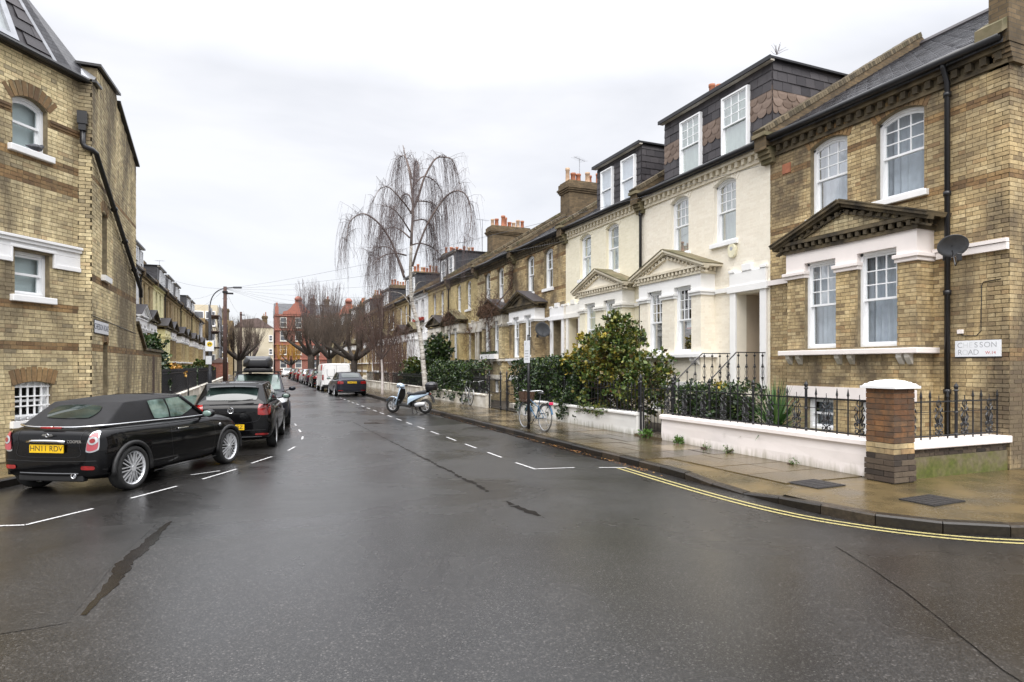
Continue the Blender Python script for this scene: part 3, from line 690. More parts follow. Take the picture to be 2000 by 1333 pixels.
EAVE, RIDGE, RY = 6.85, 10.0, -5.0
def roof_z(y): return EAVE + (RIDGE - EAVE) * min(1, max(0, (0.2 - y) / 5.2))
def slates(house, roof, x0, x1, mt, n_obj, cut=None):
    """courses of lapped slates on the street-side slope"""
    d = Vector((0, RY - 0.2, RIDGE - EAVE)); Ls = d.length; d.normalize(); nrm = Vector((0, -d.z, d.y)) * -1
    nrm = Vector((0, d.z, -d.y)); nrm = nrm if nrm.z > 0 else -nrm
    g, w = 0.22, 0.29; rows = int(Ls / g); allp = []
    for k in range(rows):
        x = x0 - (w / 2 if k % 2 else 0)
        while x < x1:
            xa, xb = max(x, x0), min(x + w, x1)
            if xb - xa > .04 and not (cut and cut((xa+xb)/2, k * g)): allp.append((xa, xb, k * g))
            x += w
    rest = MB(); bank = {}
    for i, (xa, xb, t) in enumerate(allp):
        l = g * 1.35; wd = xb - xa - .012
        O = Vector(((xa+xb)/2, .2, EAVE)) + d * t + nrm * (.03 + RN.uniform(0, .004))
        tilt = 0.055
        dd = (d * math.cos(tilt) - nrm * math.sin(tilt)); nn = (nrm * math.cos(tilt) + d * math.sin(tilt))
        full = wd > .275
        if len([1 for _ in ()]) == 0 and full and i < n_obj:
            if 'm' not in bank: bank['m'] = MB().box(-wd/2, wd/2, 0, l, -.006, .010).mesh('slate', mt)
            M_ = Matrix(((1, dd.x, nn.x, O.x), (0, dd.y, nn.y, O.y), (0, dd.z, nn.z, O.z), (0, 0, 0, 1))); link('slate', bank['m'], roof, M_)
        else:
            rest.obox(O + dd * l / 2, (1,0,0), dd, nn, wd/2, l/2, .009)
    rest.build('slates', mt, house, kind='stuff')
def dormer(house, x0, x1, yf, z0, z1, lod, wins, scal=False, cheek=True, frame=None):
    """box dormer: slate-hung front and cheeks, flat lead roof, sash windows"""
    m = MB(); m.box(x0, x1, -4.9, yf, z0, z1); b = m.build('dormer', M_SLATED if lod < 2 else M_SLATEF, house)
    r = MB(); r.box(x0 - .10, x1 + .10, -5.2, yf + .16, z1, z1 + .05); r.box(x0 - .11, x1 + .11, yf + .15, yf + .185, z1 - .045, z1 + .055); r.build('dormer_roof', M_BLACK, b)
    e = MB(); e.box(x0 - .08, x1 + .08, yf + .012, yf + .14, z1 - .05, z1 - .003); e.build('soffit', M_DIRTY, b)
    T = frameT((0, yf, 0), (1,0,0), (0,1,0))
    for (a, c, za, zb, cl, rw, cur) in wins:
        cut = MB(); 
        w = window(b, frameT((0, yf + .14, 0), (1,0,0), (0,1,0)), a, c, za, zb, 0, cl, rw, 1, max(lod, 1) if lod < 2 else 2, cur, sill=False, deep=0.10) if False else None
        dormer_window(b, yf, a, c, za, zb, cl, rw, cur, lod)
    if lod < 2:
        for face in ('front', 'cheek'):
            tiles = []; zz = z0 + .02; k = 0; hgt = 0.30 if scal else 0.26
            span = (x0, x1) if face == 'front' else (0, 3.6)
            while zz < z1 - .08:
                zt = min(zz + hgt, z1 - .06); sc = scal and (z0 + .62 < zz < z0 + 1.25)
                wd = 0.33 if not scal else 0.30; x = span[0] - (wd/2 if k % 2 else 0)
                while x < span[1]:
                    a, c = max(x, span[0]), min(x + wd, span[1])
                    ok = c - a > .05
                    if face == 'front' and any(a < q and c > p and zz < zb2 + .05 and zt > za2 - .05 for (p, q, za2, zb2, *_r) in [(w[0]-.02, w[1]+.02, w[2], w[3]) for w in wins]):
                        segs = subtract(a, c, [(w[0]-.03, w[1]+.03) for w in wins if zz < w[3] and zt > w[2]])
                    else: segs = [(a, c)]
                    for (s, e_) in segs:
                        if e_ - s > .05: tiles.append((s, e_, zz, zt, sc))
                    x += wd
                zz += hgt * (0.78 if not sc else 0.62); k += 1
            for (s, e_, za, zb, sc) in tiles:
                t = MB(); y = RN.uniform(.006, .012); g = .004
                if face == 'front': P = lambda u, v, o: (u, yf + o, v)
                else: P = lambda u, v, o: (x0 - o, yf - u, v)
                if sc:
                    n = 8; xc, rr = (s + e_) / 2, (e_ - s) / 2 - g
                    pts = [P(xc - rr, zb, y)] + [P(xc - rr * math.cos(math.pi * i / n), za + rr*.75 - rr * math.sin(math.pi * i / n) * .85, y + .02) for i in range(n + 1)] + [P(xc + rr, zb, y)]
                else: pts = [P(s + g, zb, y), P(s + g, za, y + .02), P(e_ - g, za, y + .02), P(e_ - g, zb, y)]
                t.prism(pts, (0, -.012, 0) if face == 'front' else (.012, 0, 0)); t.build('hung_tile' if not sc else 'scallop_tile', M_SCALE if sc else M_SLATED, b)
    return b
def dormer_window(b, yf, a, c, za, zb, cl, rw, cur, lod):
    T = frameT((0, yf + .10, 0), (1,0,0), (0,1,0))
    bx = MB(T); bx.box(a - .05, a, -.09, .02, za - .04, zb + .04); bx.box(c, c + .05, -.09, .02, za - .04, zb + .04); bx.box(a, c, -.09, .02, zb, zb + .04); bx.box(a, c, -.09, .03, za - .05, za)
    w = bx.build('window', M_SASH, b)
    y = -.02; zm = (za + zb) / 2; s = MB(T); t = .035
    for (p, q, nc, nr, yy) in ((zm - .02, zb, cl, rw, y), (za, zm + .02, 1, 1, y - .04)):
        s.box(a, a + t, yy - .015, yy + .015, p, q); s.box(c - t, c, yy - .015, yy + .015, p, q); s.box(a + t, c - t, yy - .015, yy + .015, p, p + t); s.box(a + t, c - t, yy - .015, yy + .015, q - t, q)
        for i in range(1, nc): xx = a + t + (c - a - 2*t) * i / nc; s.box(xx - .01, xx + .01, yy - .012, yy + .012, p + t, q - t)
        for j in range(1, nr): zz = p + t + (q - p - 2*t) * j / nr; s.box(a + t, c - t, yy - .011, yy + .011, zz - .01, zz + .01)
    s.build('sash', M_SASH, w)
    for (p, q, yy) in ((zm, zb, y), (za, zm, y - .04)):
        g = MB(T); k = RN.uniform(-.003, .003); g.sheet([(a, yy + k, p), (c, yy - k, p), (c, yy - k, q), (a, yy + k, q)]); g.build('pane', M_GLASS if lod < 2 else M_FARGL, w)
    cu = MB(T); ph = RN.uniform(0, 6)
    cu.grid(lambda u, v: (a + (c - a) * u, -.085 + .008 * math.sin(u * 30 + ph), za + (zb - za) * v), 24, 1); cu.build('curtain', {'net': M_NET, 'cream': M_CREAMCUR, 'blind': M_BLIND}[cur], w, smooth=True)
def balustrade(parent, x, T=None):
    """cast-iron side rail of the front steps: sloping handrail, level landing, ornate balusters"""
    m = MB()
    m.tube([(x, 2.02, 1.02), (x, .92, 1.95), (x, .0, 1.95)], .014, 6); rail = m.build('handrail', M_IRON, parent)
    for i, yy in enumerate((1.86, 1.62, 1.38, 1.14, .86, .62, .38, .14)):
        zt = 1.95 if yy < .92 else 1.95 - (yy - .92) * .845; zb = max(.12, zt - .92)
        b = MB(); b.tube([(x, yy, zb), (x, yy, zt)], .009, 5)
        zc = (zb + zt) / 2
        for k in (-.26, 0, .26):
            b.lathe([(.008, -.03), (.028, -.012), (.028, .012), (.008, .03)], (x, yy, zc + k + .13), 6)
        for sg in (-1, 1):
            b.tube([(x, yy, zc - .22), (x, yy + sg*.05, zc - .1), (x, yy + sg*.028, zc), (x, yy + sg*.05, zc + .1), (x, yy, zc + .22)], .006, 4)
        b.build('baluster', M_IRON, parent, smooth=False)

def terrace_house(name, label, loc, rz, W, mir, lod, wallm, mortar, bricks=None, trim=M_WHITE, ped=None, ped_roof=M_SLATEF, dorm=None, chim=False, cur=('net', 'net'), bands=True, group=None, n_obj=0, parapet=True, door=M_DOORD, dent=None, pipe=True, bars=(3, 3), tymp=None, ground_cur=None, corner=False, porch=True, bayx=(1.9, 4.65), wx=((1.12, 1.92), (2.95, 3.74)), gx=((2.28, 2.99), (3.55, 4.24)), cornice=None, roofm=None, slate_obj=0):
    h = thing(name, label, 'house', loc, rz, group); h.scale = (K, K, K)
    bpy.context.view_layer.update() if n_obj else None
    Mw = Matrix.Translation(loc) @ Matrix.Rotation(rz, 4, 'Z') @ Matrix.Scale(K, 4)
    X = (lambda a, b: (W - b, W - a)) if mir else (lambda a, b: (a, b))
    ex = corner
    porch_x = X(.28, 1.08); b0, b1 = X(*bayx); bo = .44
    ups = [X(*q) for q in wx]; grs = sorted(X(*q) for q in gx); RISE = .13
    holes = [(a, c, 4.8, 6.42) for a, c in ups] + [(b0 + .15, b1 - .15, .2, 4.0)]
    if porch: holes.append((porch_x[0], porch_x[1], 1.1, 3.42))
    m = MB(); wall_rects(m, 0, W, -.2, EAVE - .05, holes)
    for a, c in ups:                                               # corners above the arch line
        ap = arc_pts(a, c, 6.42 - RISE, RISE, 8)
        for p, q in zip(ap, ap[1:]): m.prism([(p[0], -.001, p[1]), (q[0], -.001, q[1]), (q[0], -.001, 6.425), (p[0], -.001, 6.425)], (0, -.29, 0))
    wall = m.build('wall', mortar, h); MB().box(0, W, -10, -9.7, -.2, EAVE).build('rear_wall', wallm if lod == 2 else MF_SOOT, h)
    # bay
    T0 = frameT((0, 0, 0), (1,0,0), (0,1,0)); Tb = frameT((0, bo, 0), (1,0,0), (0,1,0))
    gh = [(a, c, 2.0, 3.78) for a, c in grs]; base_w = [(a + .06, c - .06, .35, 1.0) for a, c in grs]
    bm_ = MB(); wall_rects(bm_, b0, b1, -.2, 3.55, gh + base_w, bo - .26, bo)
    bm_.box(b0, b0 + .26, -.02, bo - .26, -.2, 3.55); bm_.box(b1 - .26, b1, -.02, bo - .26, -.2, 3.55)
    bay = bm_.build('bay', mortar, h)
    ent = MB(); xs = sorted([b0, b1] + [v for g in grs for v in g])
    wall_rects(ent, b0 - .02, b1 + .02, 3.55, 4.03, gh, bo - .24, bo + .02); ent.box(b0 - .02, b0 + .24, -.01, bo - .24, 3.55, 4.03); ent.box(b1 - .24, b1 + .02, -.01, bo - .24, 3.55, 4.03); ent.build('entablature', trim, bay)
    piers = [(b0, grs[0][0]), (grs[0][1], grs[1][0]), (grs[1][1], b1)]
    for i, (a, c) in enumerate(piers):
        cp = MB()
        for k, (e, za, zb) in enumerate(((.05, 3.48, 3.55), (.085, 3.55, 3.62))):
            cp.box(a - (e if i == 0 else e*.55), c + (e if i == 2 else e*.55), bo - .1 if i == 1 else -.01, bo + e, za, zb + .0)
        cp.build('capital', trim, bay, bevel=.01 if lod == 0 else 0)
    sl = MB(); sl.box(b0 - .12, b1 + .12, -.01, bo + .16, 1.86, 1.96); sl.build('bay_sill', trim, bay, bevel=.012 if lod == 0 else 0)
    if lod < 2:
        for (a, c) in piers:
            for q in (a + .1, c - .1):
                s = MB(); s.prism([(q - .05, bo, 1.86), (q - .05, bo + .12, 1.86), (q - .05, bo + .11, 1.79), (q - .05, bo + .03, 1.68), (q - .05, bo, 1.66)], (.1, 0, 0)); s.build('bracket', trim if trim != M_PINKW else M_DIRTY, bay)
    lb = MB(); wall_rects(lb, b0 - .01, b1 + .01, 1.0, 1.22, [], bo, bo + .03); lb.build('basement_lintel', trim, bay)
    for i, (a, c) in enumerate(grs):
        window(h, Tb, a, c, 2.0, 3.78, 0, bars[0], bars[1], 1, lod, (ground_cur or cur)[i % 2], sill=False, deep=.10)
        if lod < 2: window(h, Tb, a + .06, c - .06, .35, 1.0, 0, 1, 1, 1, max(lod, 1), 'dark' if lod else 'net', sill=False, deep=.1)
    p = pediment(h, T0, b0, b1, bo, 4.03, 4.80, ped or M_STONE, ped_roof, lod, dent, tymp)
    for i, (a, c) in enumerate(ups):
        window(h, T0, a, c, 4.8, 6.42, RISE, bars[0], bars[1], 1, lod, cur[i % 2], sillmat=M_WHITE)
    # course of string moulding, cornice blocks, gutter, downpipe
    st = MB()
    for s, e in subtract(0, W, [(b0 - .09, b1 + .09)] + ([(porch_x[0] - .2, porch_x[1] + .2)] if porch else [])):
        st.box(s, e, 0.0, .07, 3.50, 3.61)
    st.build('string_course', trim, h)
    cn = MB(); cn.box(0, W, .0, .05, 6.46, 6.54); cn.box(0, W, .0, .13, 6.68, 6.80)
    co = cn.build('cornice', cornice or wallm if lod == 2 else (cornice or M_STONE), h)
    if lod < 2:
        bank = MB().box(-.05, .05, 0, .10, -.065, .065).mesh('cornice_block', cornice or M_STONE); n = int(W / .22)
        for i in range(n): link('cornice_block', bank, co, Matrix.Translation((.11 + i * (W - .2) / (n - 1), .002, 6.61)))
    gt = MB(); gt.tube([(0, .24, 6.85), (W, .24, 6.85)], .07, 8); gt.build('gutter', M_BLACK, h, smooth=True)
    if pipe:
        px = X(W - .06, W)[0] + .03 if not isinstance(pipe, float) else pipe
        dp = MB(); dp.tube([(px, .22, 6.82), (px, .2, 6.74), (px, .09, 6.5), (px, .09, .1)], .045, 8)
        for zz in (6.3, 4.6, 2.9, 1.2): dp.lathe([(.062, -.04), (.062, .04)], (px, .09, zz), 8)
        dp.build('drainpipe', M_BLACK, h, smooth=True)
    # roof
    rm = roofm or M_SLATEF
    rf = MB(); rf.prism([(0, .2, EAVE - .02), (0, RY, RIDGE - .02), (0, -10.2, EAVE - .02), (0, -10.2, EAVE - .1), (0, RY, RIDGE - .1), (0, .2, EAVE - .1)], (W, 0, 0)); roof = rf.build('roof', rm, h)
    rd = MB(); rd.tube([(0, RY, RIDGE + .02), (W, RY, RIDGE + .02)], .1, 6); rd.build('ridge_tiles', M_SLATED, h)
    if lod < 2:
        slates(h, roof, 0, W, M_SLATE, slate_obj, cut=(lambda x, t: dorm and dorm[0] - .05 < x < dorm[1] + .05 and t > .3) if dorm else None)
    if parapet:                                                    # party-wall upstand at the far end
        xp = W; pp = MB()
        pr = [(xp - .17, .32, EAVE - .25), (xp - .17, .32, EAVE + .12), (xp - .17, -5, RIDGE + .24), (xp - .17, -10, EAVE + .24), (xp - .17, -10, EAVE - .2), (xp - .17, RY, RIDGE - .15)]
        pp.prism(pr, (.34, 0, 0)); pa = pp.build('party_parapet', MF_SOOT, h)
        if lod < 2:
            d = Vector((0, -5.32, RIDGE + .24 - EAVE - .12)); Lp = d.length; d.normalize(); nn = Vector((0, -d.z, d.y)); nn = nn if nn.z > 0 else -nn
            n = int(Lp / .085); cm = MB()
            for i in range(n):
                c = Vector((xp, .32, EAVE + .12)) + d * ((i + .5) * Lp / n) + nn * .055; cm.obox(c, (1,0,0), d, nn, .19, Lp/n/2 - .005, .055 + RN.uniform(-.004, .004))
            cm.build('coping_bricks', M_MOSSB, pa, kind='stuff')
            kb = MB()
            for k in range(4): kb.box(xp - .17, xp + .17, -.02, .12 + .055 * k, EAVE - .52 + k * .09, EAVE - .43 + k * .09 - .004)
            kb.box(xp - .2, xp + .2, -.1, .38, EAVE + .05, EAVE + .14); kb.build('kneeler', M_MOSSY, pa)
    if chim: chimney(h, W, -5.15, -2.6, 8.0, 10.35, .46, 8, lod, int(loc[1] * 7))
    if dorm: dormer(h, *dorm)
    # porch
    if porch:
        a, c = porch_x; sgn = -1 if mir else 1
        po = MB(); po.box(a - .02, a, -1.3, -.3, 1.1, 3.42); po.box(c, c + .02, -1.3, -.3, 1.1, 3.42); po.box(a - .02, c + .02, -1.3, 0, 1.0, 1.1); po.box(a - .02, c + .02, -1.3, -.28, 3.42, 3.5); po.box(a - .02, c + .02, -1.32, -1.3, 1.1, 3.42)
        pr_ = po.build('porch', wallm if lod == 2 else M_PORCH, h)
        dr = MB(); dr.box(a + .03, c - .03, -1.29, -1.23, 1.1, 3.0); d_ = dr.build('door', door, pr_)
        pn = MB()
        for (u0, u1, v0, v1) in ((.1, .45, .15, .8), (.55, .9, .15, .8), (.1, .45, .95, 1.75), (.55, .9, .95, 1.75)):
            w_ = c - a - .06; pn.box(a + .03 + w_*u0, a + .03 + w_*u1, -1.23, -1.215, 1.1 + v0, 1.1 + v1)
        pn.build('door_panel', door, d_)
        fl = MB(); fl.box(a + .05, c - .05, -1.28, -1.26, 3.05, 3.38); fl.build('fanlight', M_FARGL, d_)
        fr = MB(); fr.box(a - .2, a, -.0, .06, 1.1, 3.45); fr.box(c, c + .2, 0, .06, 1.1, 3.45); fr.box(a - .26, c + .26, 0, .1, 3.45, 3.62); fr.box(a - .2, c + .2, 0, .07, 3.62, 3.95); fr.box((a+c)/2 - .16, (a+c)/2 + .16, 0, .09, 3.95, 4.12); fr.box(a - .22, a - .02, 0, .09, 3.95, 4.02); fr.box(c + .02, c + .22, 0, .09, 3.95, 4.02)
        fr.build('porch_surround', trim, pr_, bevel=.01 if lod == 0 else 0)
        sp = MB()
        for k in range(6): sp.box(a - .15, c + .15, .0 if k == 0 else .35 + (k - 1) * .3, .35 + k * .3, -.1, 1.09 - k * .182)
        sp.build('step', M_DIRTY, pr_)
        if lod < 2: balustrade(pr_, a - .18); balustrade(pr_, c + .18)
    # bricks over the plain faces
    if bricks:
        bl = []; pr0 = .008 if bands else .0032; bd = ((5.93, 6.10), (4.62, 4.79), (1.78, 1.86)) if bands else ()
        def ex_f(za, zb):
            zm = (za + zb) / 2; e = []
            for a, c in ups:
                if 4.7 < zm < 6.29: e.append((a - (.09 if zm < 4.8 else .004), c + (.09 if zm < 4.8 else .004)))
                elif 6.29 <= zm < 6.69:
                    h_ = (c - a) / 2; R_ = (h_*h_ + RISE*RISE) / (2*RISE); cz = 6.42 - R_; dz = zm - cz; Ro = R_ + .245
                    if abs(dz) < Ro: wd = min(math.sqrt(max(0, Ro*Ro - dz*dz)), h_ + .075); e.append(((a+c)/2 - wd, (a+c)/2 + wd))
            if zm < 4.06: e.append((b0, b1))
            if porch and 1.0 < zm < 4.13: e.append((porch_x[0] - .2, porch_x[1] + .2))
            if porch and zm <= 1.0: e.append((porch_x[0] - .15, porch_x[1] + .15))
            if 3.49 < zm < 3.62: return None
            if 4.03 <= zm < 4.9:
                u = min(1, max(0, (zm - 4.19) / .66)); xc = (b0 + b1) / 2
                e.append((b0 - .2 + (xc - b0 + .2) * u, b1 + .2 - (b1 - xc + .2) * u))
            return e
        brick_face(bl, (0, 0, 0), (1,0,0), (0,1,0), W, 0, 6.46, ex_f, bd, pr0)
        def ex_b(za, zb):
            zm = (za + zb) / 2; e = []
            if 1.85 < zm < 1.97 or 1.0 < zm < 1.23 or zm > 3.47: return None
            for a, c in grs:
                if 1.96 < zm < 3.55: e.append((a - b0, c - b0))
                if .3 < zm < 1.05: e.append((a + .05 - b0, c - .05 - b0))
            return e
        brick_face(bl, (b0, bo, 0), (1,0,0), (0,1,0), b1 - b0, 0, 3.48, ex_b, (), pr0)
        ex_s = lambda za, zb: None if (1.85 < (za+zb)/2 < 1.97) else []
        brick_face(bl, (b0, 0, 0), (0,1,0), (-1,0,0), bo, 0, 3.48, ex_s, (), pr0); brick_face(bl, (b1, 0, 0), (0,1,0), (1,0,0), bo, 0, 3.48, ex_s, (), pr0)
        emit_bricks(h, wall, bl, bricks, M_RED if bands else bricks, n_obj, Mw)
        for a, c in ups: arch_pieces(h, None, a, c, 6.42 - RISE, RISE, M_RED if bands else bricks)
    return h
M_MOSSB = piece_mat('mossy coping brick', [(0, (0.075, 0.062, 0.04)), (0.5, (0.15, 0.12, 0.075)), (1, (0.22, 0.175, 0.11))], soot=0.3, moss=((0.06, 0.07, 0.02), 0.6))
# ---------------------------------------------------------------- right-hand row
XF = 11.1; RZ = math.pi / 2
def rloc(y): return (K * XF, K * y, PZ)
A = terrace_house('corner_house', 'sooty yellow brick corner house with pink painted bay and white street sign', rloc(6.1), RZ, 4.95, False, 0, M_STOCK, M_MORTAR, M_STOCK, trim=M_PINKW, ped=M_STONE, ped_roof=M_STONE, cur=('net', 'net'), n_obj=300, porch=False, bayx=(1.2, 4.03), wx=((1.36, 2.28), (2.92, 3.82)), gx=((1.55, 2.34), (2.82, 3.57)), pipe=0.9, tymp=M_MORTAR, cornice=M_STONE, slate_obj=300)
# gable end of the corner house, with bricks, parapet and the pier at the eaves
gw = MB(); gp = [(0, .0, -.2), (0, .0, EAVE), (0, RY, RIDGE + .15), (0, -10, EAVE), (0, -10, -.2)]
gw.prism([(-.001, p[1], p[2]) for p in gp], (.3, 0, 0)); gable = gw.build('gable_wall', M_MORTAR, A)
gb = []
def ex_g(za, zb):
    if zb < EAVE: return []
    t = (zb - EAVE) / (RIDGE + .15 - EAVE) * 5.0
    return [(-1, t), (10 - t, 11)]
brick_face(gb, (-.001, 0, 0), (0, -1, 0), (-1, 0, 0), 10, 0, RIDGE, ex_g, ((5.93, 6.10), (4.62, 4.79), (1.75, 1.92)))
emit_bricks(A, gable, gb, M_STOCK, M_RED)
gc = MB(); gc.prism([(-.06, .3, EAVE + .02), (-.06, .3, EAVE + .2), (-.06, RY, RIDGE + .42), (-.06, -10.2, EAVE + .2), (-.06, -10.2, EAVE + .02), (-.06, RY, RIDGE + .16)], (.4, 0, 0)); gc.build('gable_coping', M_MOSSY, A)
pr = MB()
for k in range(4): pr.box(-.07, .2, -.3, .03 + .03 * k, 6.46 + .075 * k, 6.53 + .075 * k)
pr.box(-.08, .21, -.4, .16, 6.76, 7.72); kp = pr.build('kneeler_pier', MF_SOOT, A)
pc = MB(); pc.box(-.14, .27, -.5, .23, 7.72, 7.80); pc.box(-.1, .24, -.45, .2, 7.80, 7.88); pc.build('pier_cap', M_MOSSY, kp)
rl = MB(); rl.box(.35, .75, -3.0, -2.4, roof_z(-2.7) + .05, roof_z(-2.7) + .12); rl.build('roof_vent', M_BLACK, A)
sc = MB(); sc.box(0.0, 1.16, 0.0, .09, 3.62, 3.68); sc.build('string_lip', M_PINKW, A)
at = MB(); at.box(4.35, 4.58, 0.004, .02, 5.98, 6.2); at.build('air_brick', M_TERRA, A)
tb = []; brick_face(tb, (1.2, .475, 0), (1,0,0), (0,1,0), 2.83, 4.27, 4.64, lambda za, zb: [(-1, ((za+zb)/2 - 4.265) / .375 * 1.42), (2.83 - ((za+zb)/2 - 4.265) / .375 * 1.42, 4)], (), proud=.006); emit_bricks(A, wall=None, bricks=tb, mt=M_STOCKL, mred=M_RED)

SC_D = (0.55, 4.6)
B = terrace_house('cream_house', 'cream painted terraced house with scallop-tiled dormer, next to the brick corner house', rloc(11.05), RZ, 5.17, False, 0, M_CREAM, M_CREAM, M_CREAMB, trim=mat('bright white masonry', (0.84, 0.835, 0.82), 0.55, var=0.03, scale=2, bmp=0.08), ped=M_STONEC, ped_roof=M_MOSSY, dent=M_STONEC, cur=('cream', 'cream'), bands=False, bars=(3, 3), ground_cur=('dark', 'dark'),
    dorm=(.26, 4.45, -.32, 6.95, 8.93, 0, [(1.0, 1.84, 7.12, 8.58, 3, 3, 'cream'), (2.78, 3.56, 7.12, 8.58, 3, 3, 'cream')], True), chim=True, tymp=M_CREAM, cornice=M_STONEC, door=M_DOORW, pipe=5.13)
C_ = terrace_house('ivory_house', 'ivory painted terraced house with slate dormer and dark blue front door', rloc(16.22), RZ, 5.08, True, 1, M_CREAM, mat('ivory masonry paint', (0.84, 0.77, 0.585), 0.6, var=0.05, scale=2.5, bmp=0.08), M_CREAMC, trim=mat('soft white masonry', (0.82, 0.80, 0.745), 0.55, var=0.04, scale=2, bmp=0.08), ped=M_STONEC, ped_roof=M_MOSSY, dent=M_STONEC, cur=('blind', 'blind'), bands=False, bars=(1, 2),
    dorm=(.55, 3.3, -.35, 6.95, 8.75, 1, [(.85, 1.55, 7.12, 8.45, 1, 1, 'net'), (2.2, 2.85, 7.12, 8.45, 1, 1, 'net')], False), tymp=M_CREAM, cornice=M_STONEC, pipe=False)
D = terrace_house('brown_brick_house', 'brown stock brick house with slate hood over white bay, beyond the ivory house', rloc(21.3), RZ, 5.1, False, 1, M_STOCK, M_MORTAR, M_STOCK, trim=M_WHITE, ped=M_STONE, ped_roof=M_SLATED, cur=('net', 'net'), chim=True, pipe=False, bars=(2, 2))
E_ = terrace_house('vine_brick_house', 'yellow brick house with bare brown vine climbing its bay', rloc(26.4), RZ, 5.1, True, 1, M_STOCKL, M_MORTAR, M_STOCKL, trim=M_DIRTY, ped=M_STONE, ped_roof=M_SLATED, cur=('net', 'dark'), bars=(2, 2), pipe=False, door=M_DOORW)
ordn = ['third', 'fourth', 'fifth', 'sixth', 'seventh', 'eighth', 'ninth', 'tenth', 'eleventh', 'twelfth', 'thirteenth', 'fourteenth', 'fifteenth', 'sixteenth', 'seventeenth', 'eighteenth', 'nineteenth', 'twentieth']
spec = [(MF_YEL, 'yellow brick', None, False), (MF_YEL, 'pale yellow brick', 1, True), (MF_WHITE, 'white painted', None, False), (MF_STOCK, 'stock brick', 1, True), (MF_BROWN, 'brown brick', None, False), (MF_BROWN, 'brown stock brick', 1, True)] + [(MF_BROWN if i % 3 else MF_STOCK, 'stock brick', (1 if i % 2 else None), bool(i % 2)) for i in range(8)]
for i, (wm, nm, dm, mr) in enumerate(spec):
    y0 = 31.5 + i * 5.1
    terrace_house('terraced_house', f'{nm} terraced house, {ordn[i]} on from the ivory painted one', rloc(y0), RZ, 5.1, mr, 1 if i == 0 else 2, wm, wm, None, trim=M_WHITE if wm != MF_YEL else M_DIRTY, ped=M_STONE, ped_roof=M_SLATED if i % 2 else M_MOSSY, cur=('net', 'drape'), chim=(i % 2 == 0), parapet=True, pipe=(i % 2 == 1),
        dorm=(.4, 4.0, -.5, 6.95, 8.8, 2, [(.75, 1.5, 7.1, 8.5, 1, 1, 'net'), (2.4, 3.2, 7.1, 8.5, 1, 1, 'net')], False) if dm else None, bars=(2, 2), group='houses of the right-hand terrace')
# ---------------------------------------------------------------- left-hand row
XL = -5.8
lspec = [(MF_WHITE, 'white painted', None), (MF_STOCK, 'stock brick', 1), (MF_PALEY, 'pale yellow painted', None), (MF_BROWN, 'brown brick', 1), (MF_STOCK, 'stock brick', 1), (MF_YEL, 'yellow brick', 1), (MF_STOCK, 'stock brick', None), (MF_YEL, 'yellow brick', 1), (MF_STOCK, 'stock brick', 1), (MF_WHITE, 'white painted', None)]
for i, (wm, nm, dm) in enumerate(lspec):
    y1 = 39.4 + i * 5.1
    mr = i % 2 == 0
    terrace_house('terraced_house', f'{nm} terraced house, {(["first", "second"] + ordn)[i]} of the row beyond the tall corner house', (K * XL, K * y1, PZ), -RZ, 5.1, mr, 2, wm, wm, None, trim=M_WHITE if i not in (2,) else mat('pale yellow masonry', (0.82, 0.76, 0.45), 0.6, var=0.04), ped=M_WHITE if i == 0 else M_STONE, ped_roof=M_SLATED if i % 2 == 0 else M_SLATEF, parapet=True, pipe=(i % 2 == 0), chim=(i % 2 == 1),
        dorm=(.7, 4.3, -.5, 6.95, 8.75, 2, [(1.0, 1.8, 7.1, 8.5, 1, 1, 'net'), (2.7, 3.5, 7.1, 8.5, 1, 1, 'net')], False) if dm else None, bars=(2, 2), group='houses of the left-hand terrace')

# ---------------------------------------------------------------- tall corner house on the left
LO = (-2.9, 14.3)
LH = thing('corner_house', 'tall brick corner house with canted bay, slate mansard and a pigeon on its sill', 'house', (K * LO[0], K * LO[1], PZ)); LH.scale = (K, K, K)
MwL = Matrix.Translation((K * LO[0], K * LO[1], PZ)) @ Matrix.Scale(K, 4)
P0 = Vector((-.22, 0, 0)); cd = Vector((.5620, .8271, 0)); cn_ = Vector((.8271, -.5620, 0)); BL = 1.75; P1 = P0 - cd * BL
Tc = frameT(P1, cd, cn_); EZ = 7.12
lw = MB(Tc); canted_holes = [(.46, 1.11, 5.47, 6.40), (.50, 1.15, 2.88, 3.66), (.50, 1.20, .68, 1.36)]
wall_rects(lw, 0, BL, -.2, EZ, canted_holes)
for (a, c, zt, rs) in ((.46, 1.11, 6.40, .13), (.50, 1.20, 1.36, .06)):
    ap = arc_pts(a, c, zt - rs, rs, 8)
    for p, q in zip(ap, ap[1:]): lw.prism([(p[0], -.001, p[1]), (q[0], -.001, q[1]), (q[0], -.001, zt + .004), (p[0], -.001, zt + .004)], (0, -.28, 0))
wallc = lw.build('bay_wall', M_MORTAR, LH)
P2 = P1 + Vector((-2.3, 0, 0)); P3 = P2 + Vector((-.98, 1.447, 0))
fw = MB(); fw.prism([P1 + Vector((0, 0, -.2)), P1 + Vector((-.0, .3, -.2)), P2 + Vector((0, .3, -.2)), P2 + Vector((0, 0, -.2))], (0, 0, EZ + .2)); fw.prism([P2 + Vector((0, .01, -.2)), P3 + Vector((0, 0, -.2)), P3 + Vector((.3, 0, -.2)), P2 + Vector((.3, .01, -.2))], (0, 0, EZ + .2)); fw.box(-12, P3.x, 0, .3, -.2, EZ); fw.build('front_wall', MF_STOCK, LH)
pw = MB(); pw.box(-.22, -.0, 0, .3, -.2, EZ + .1); pw.build('corner_pier', M_MORTAR, LH)
sw = MB(); side_prof = [(.3, -.2), (.3, 7.1), (.45, 7.2), (.45, 7.62), (2.38, 7.84), (2.38, 7.66), (4.9, 6.98), (4.9, -.2)]
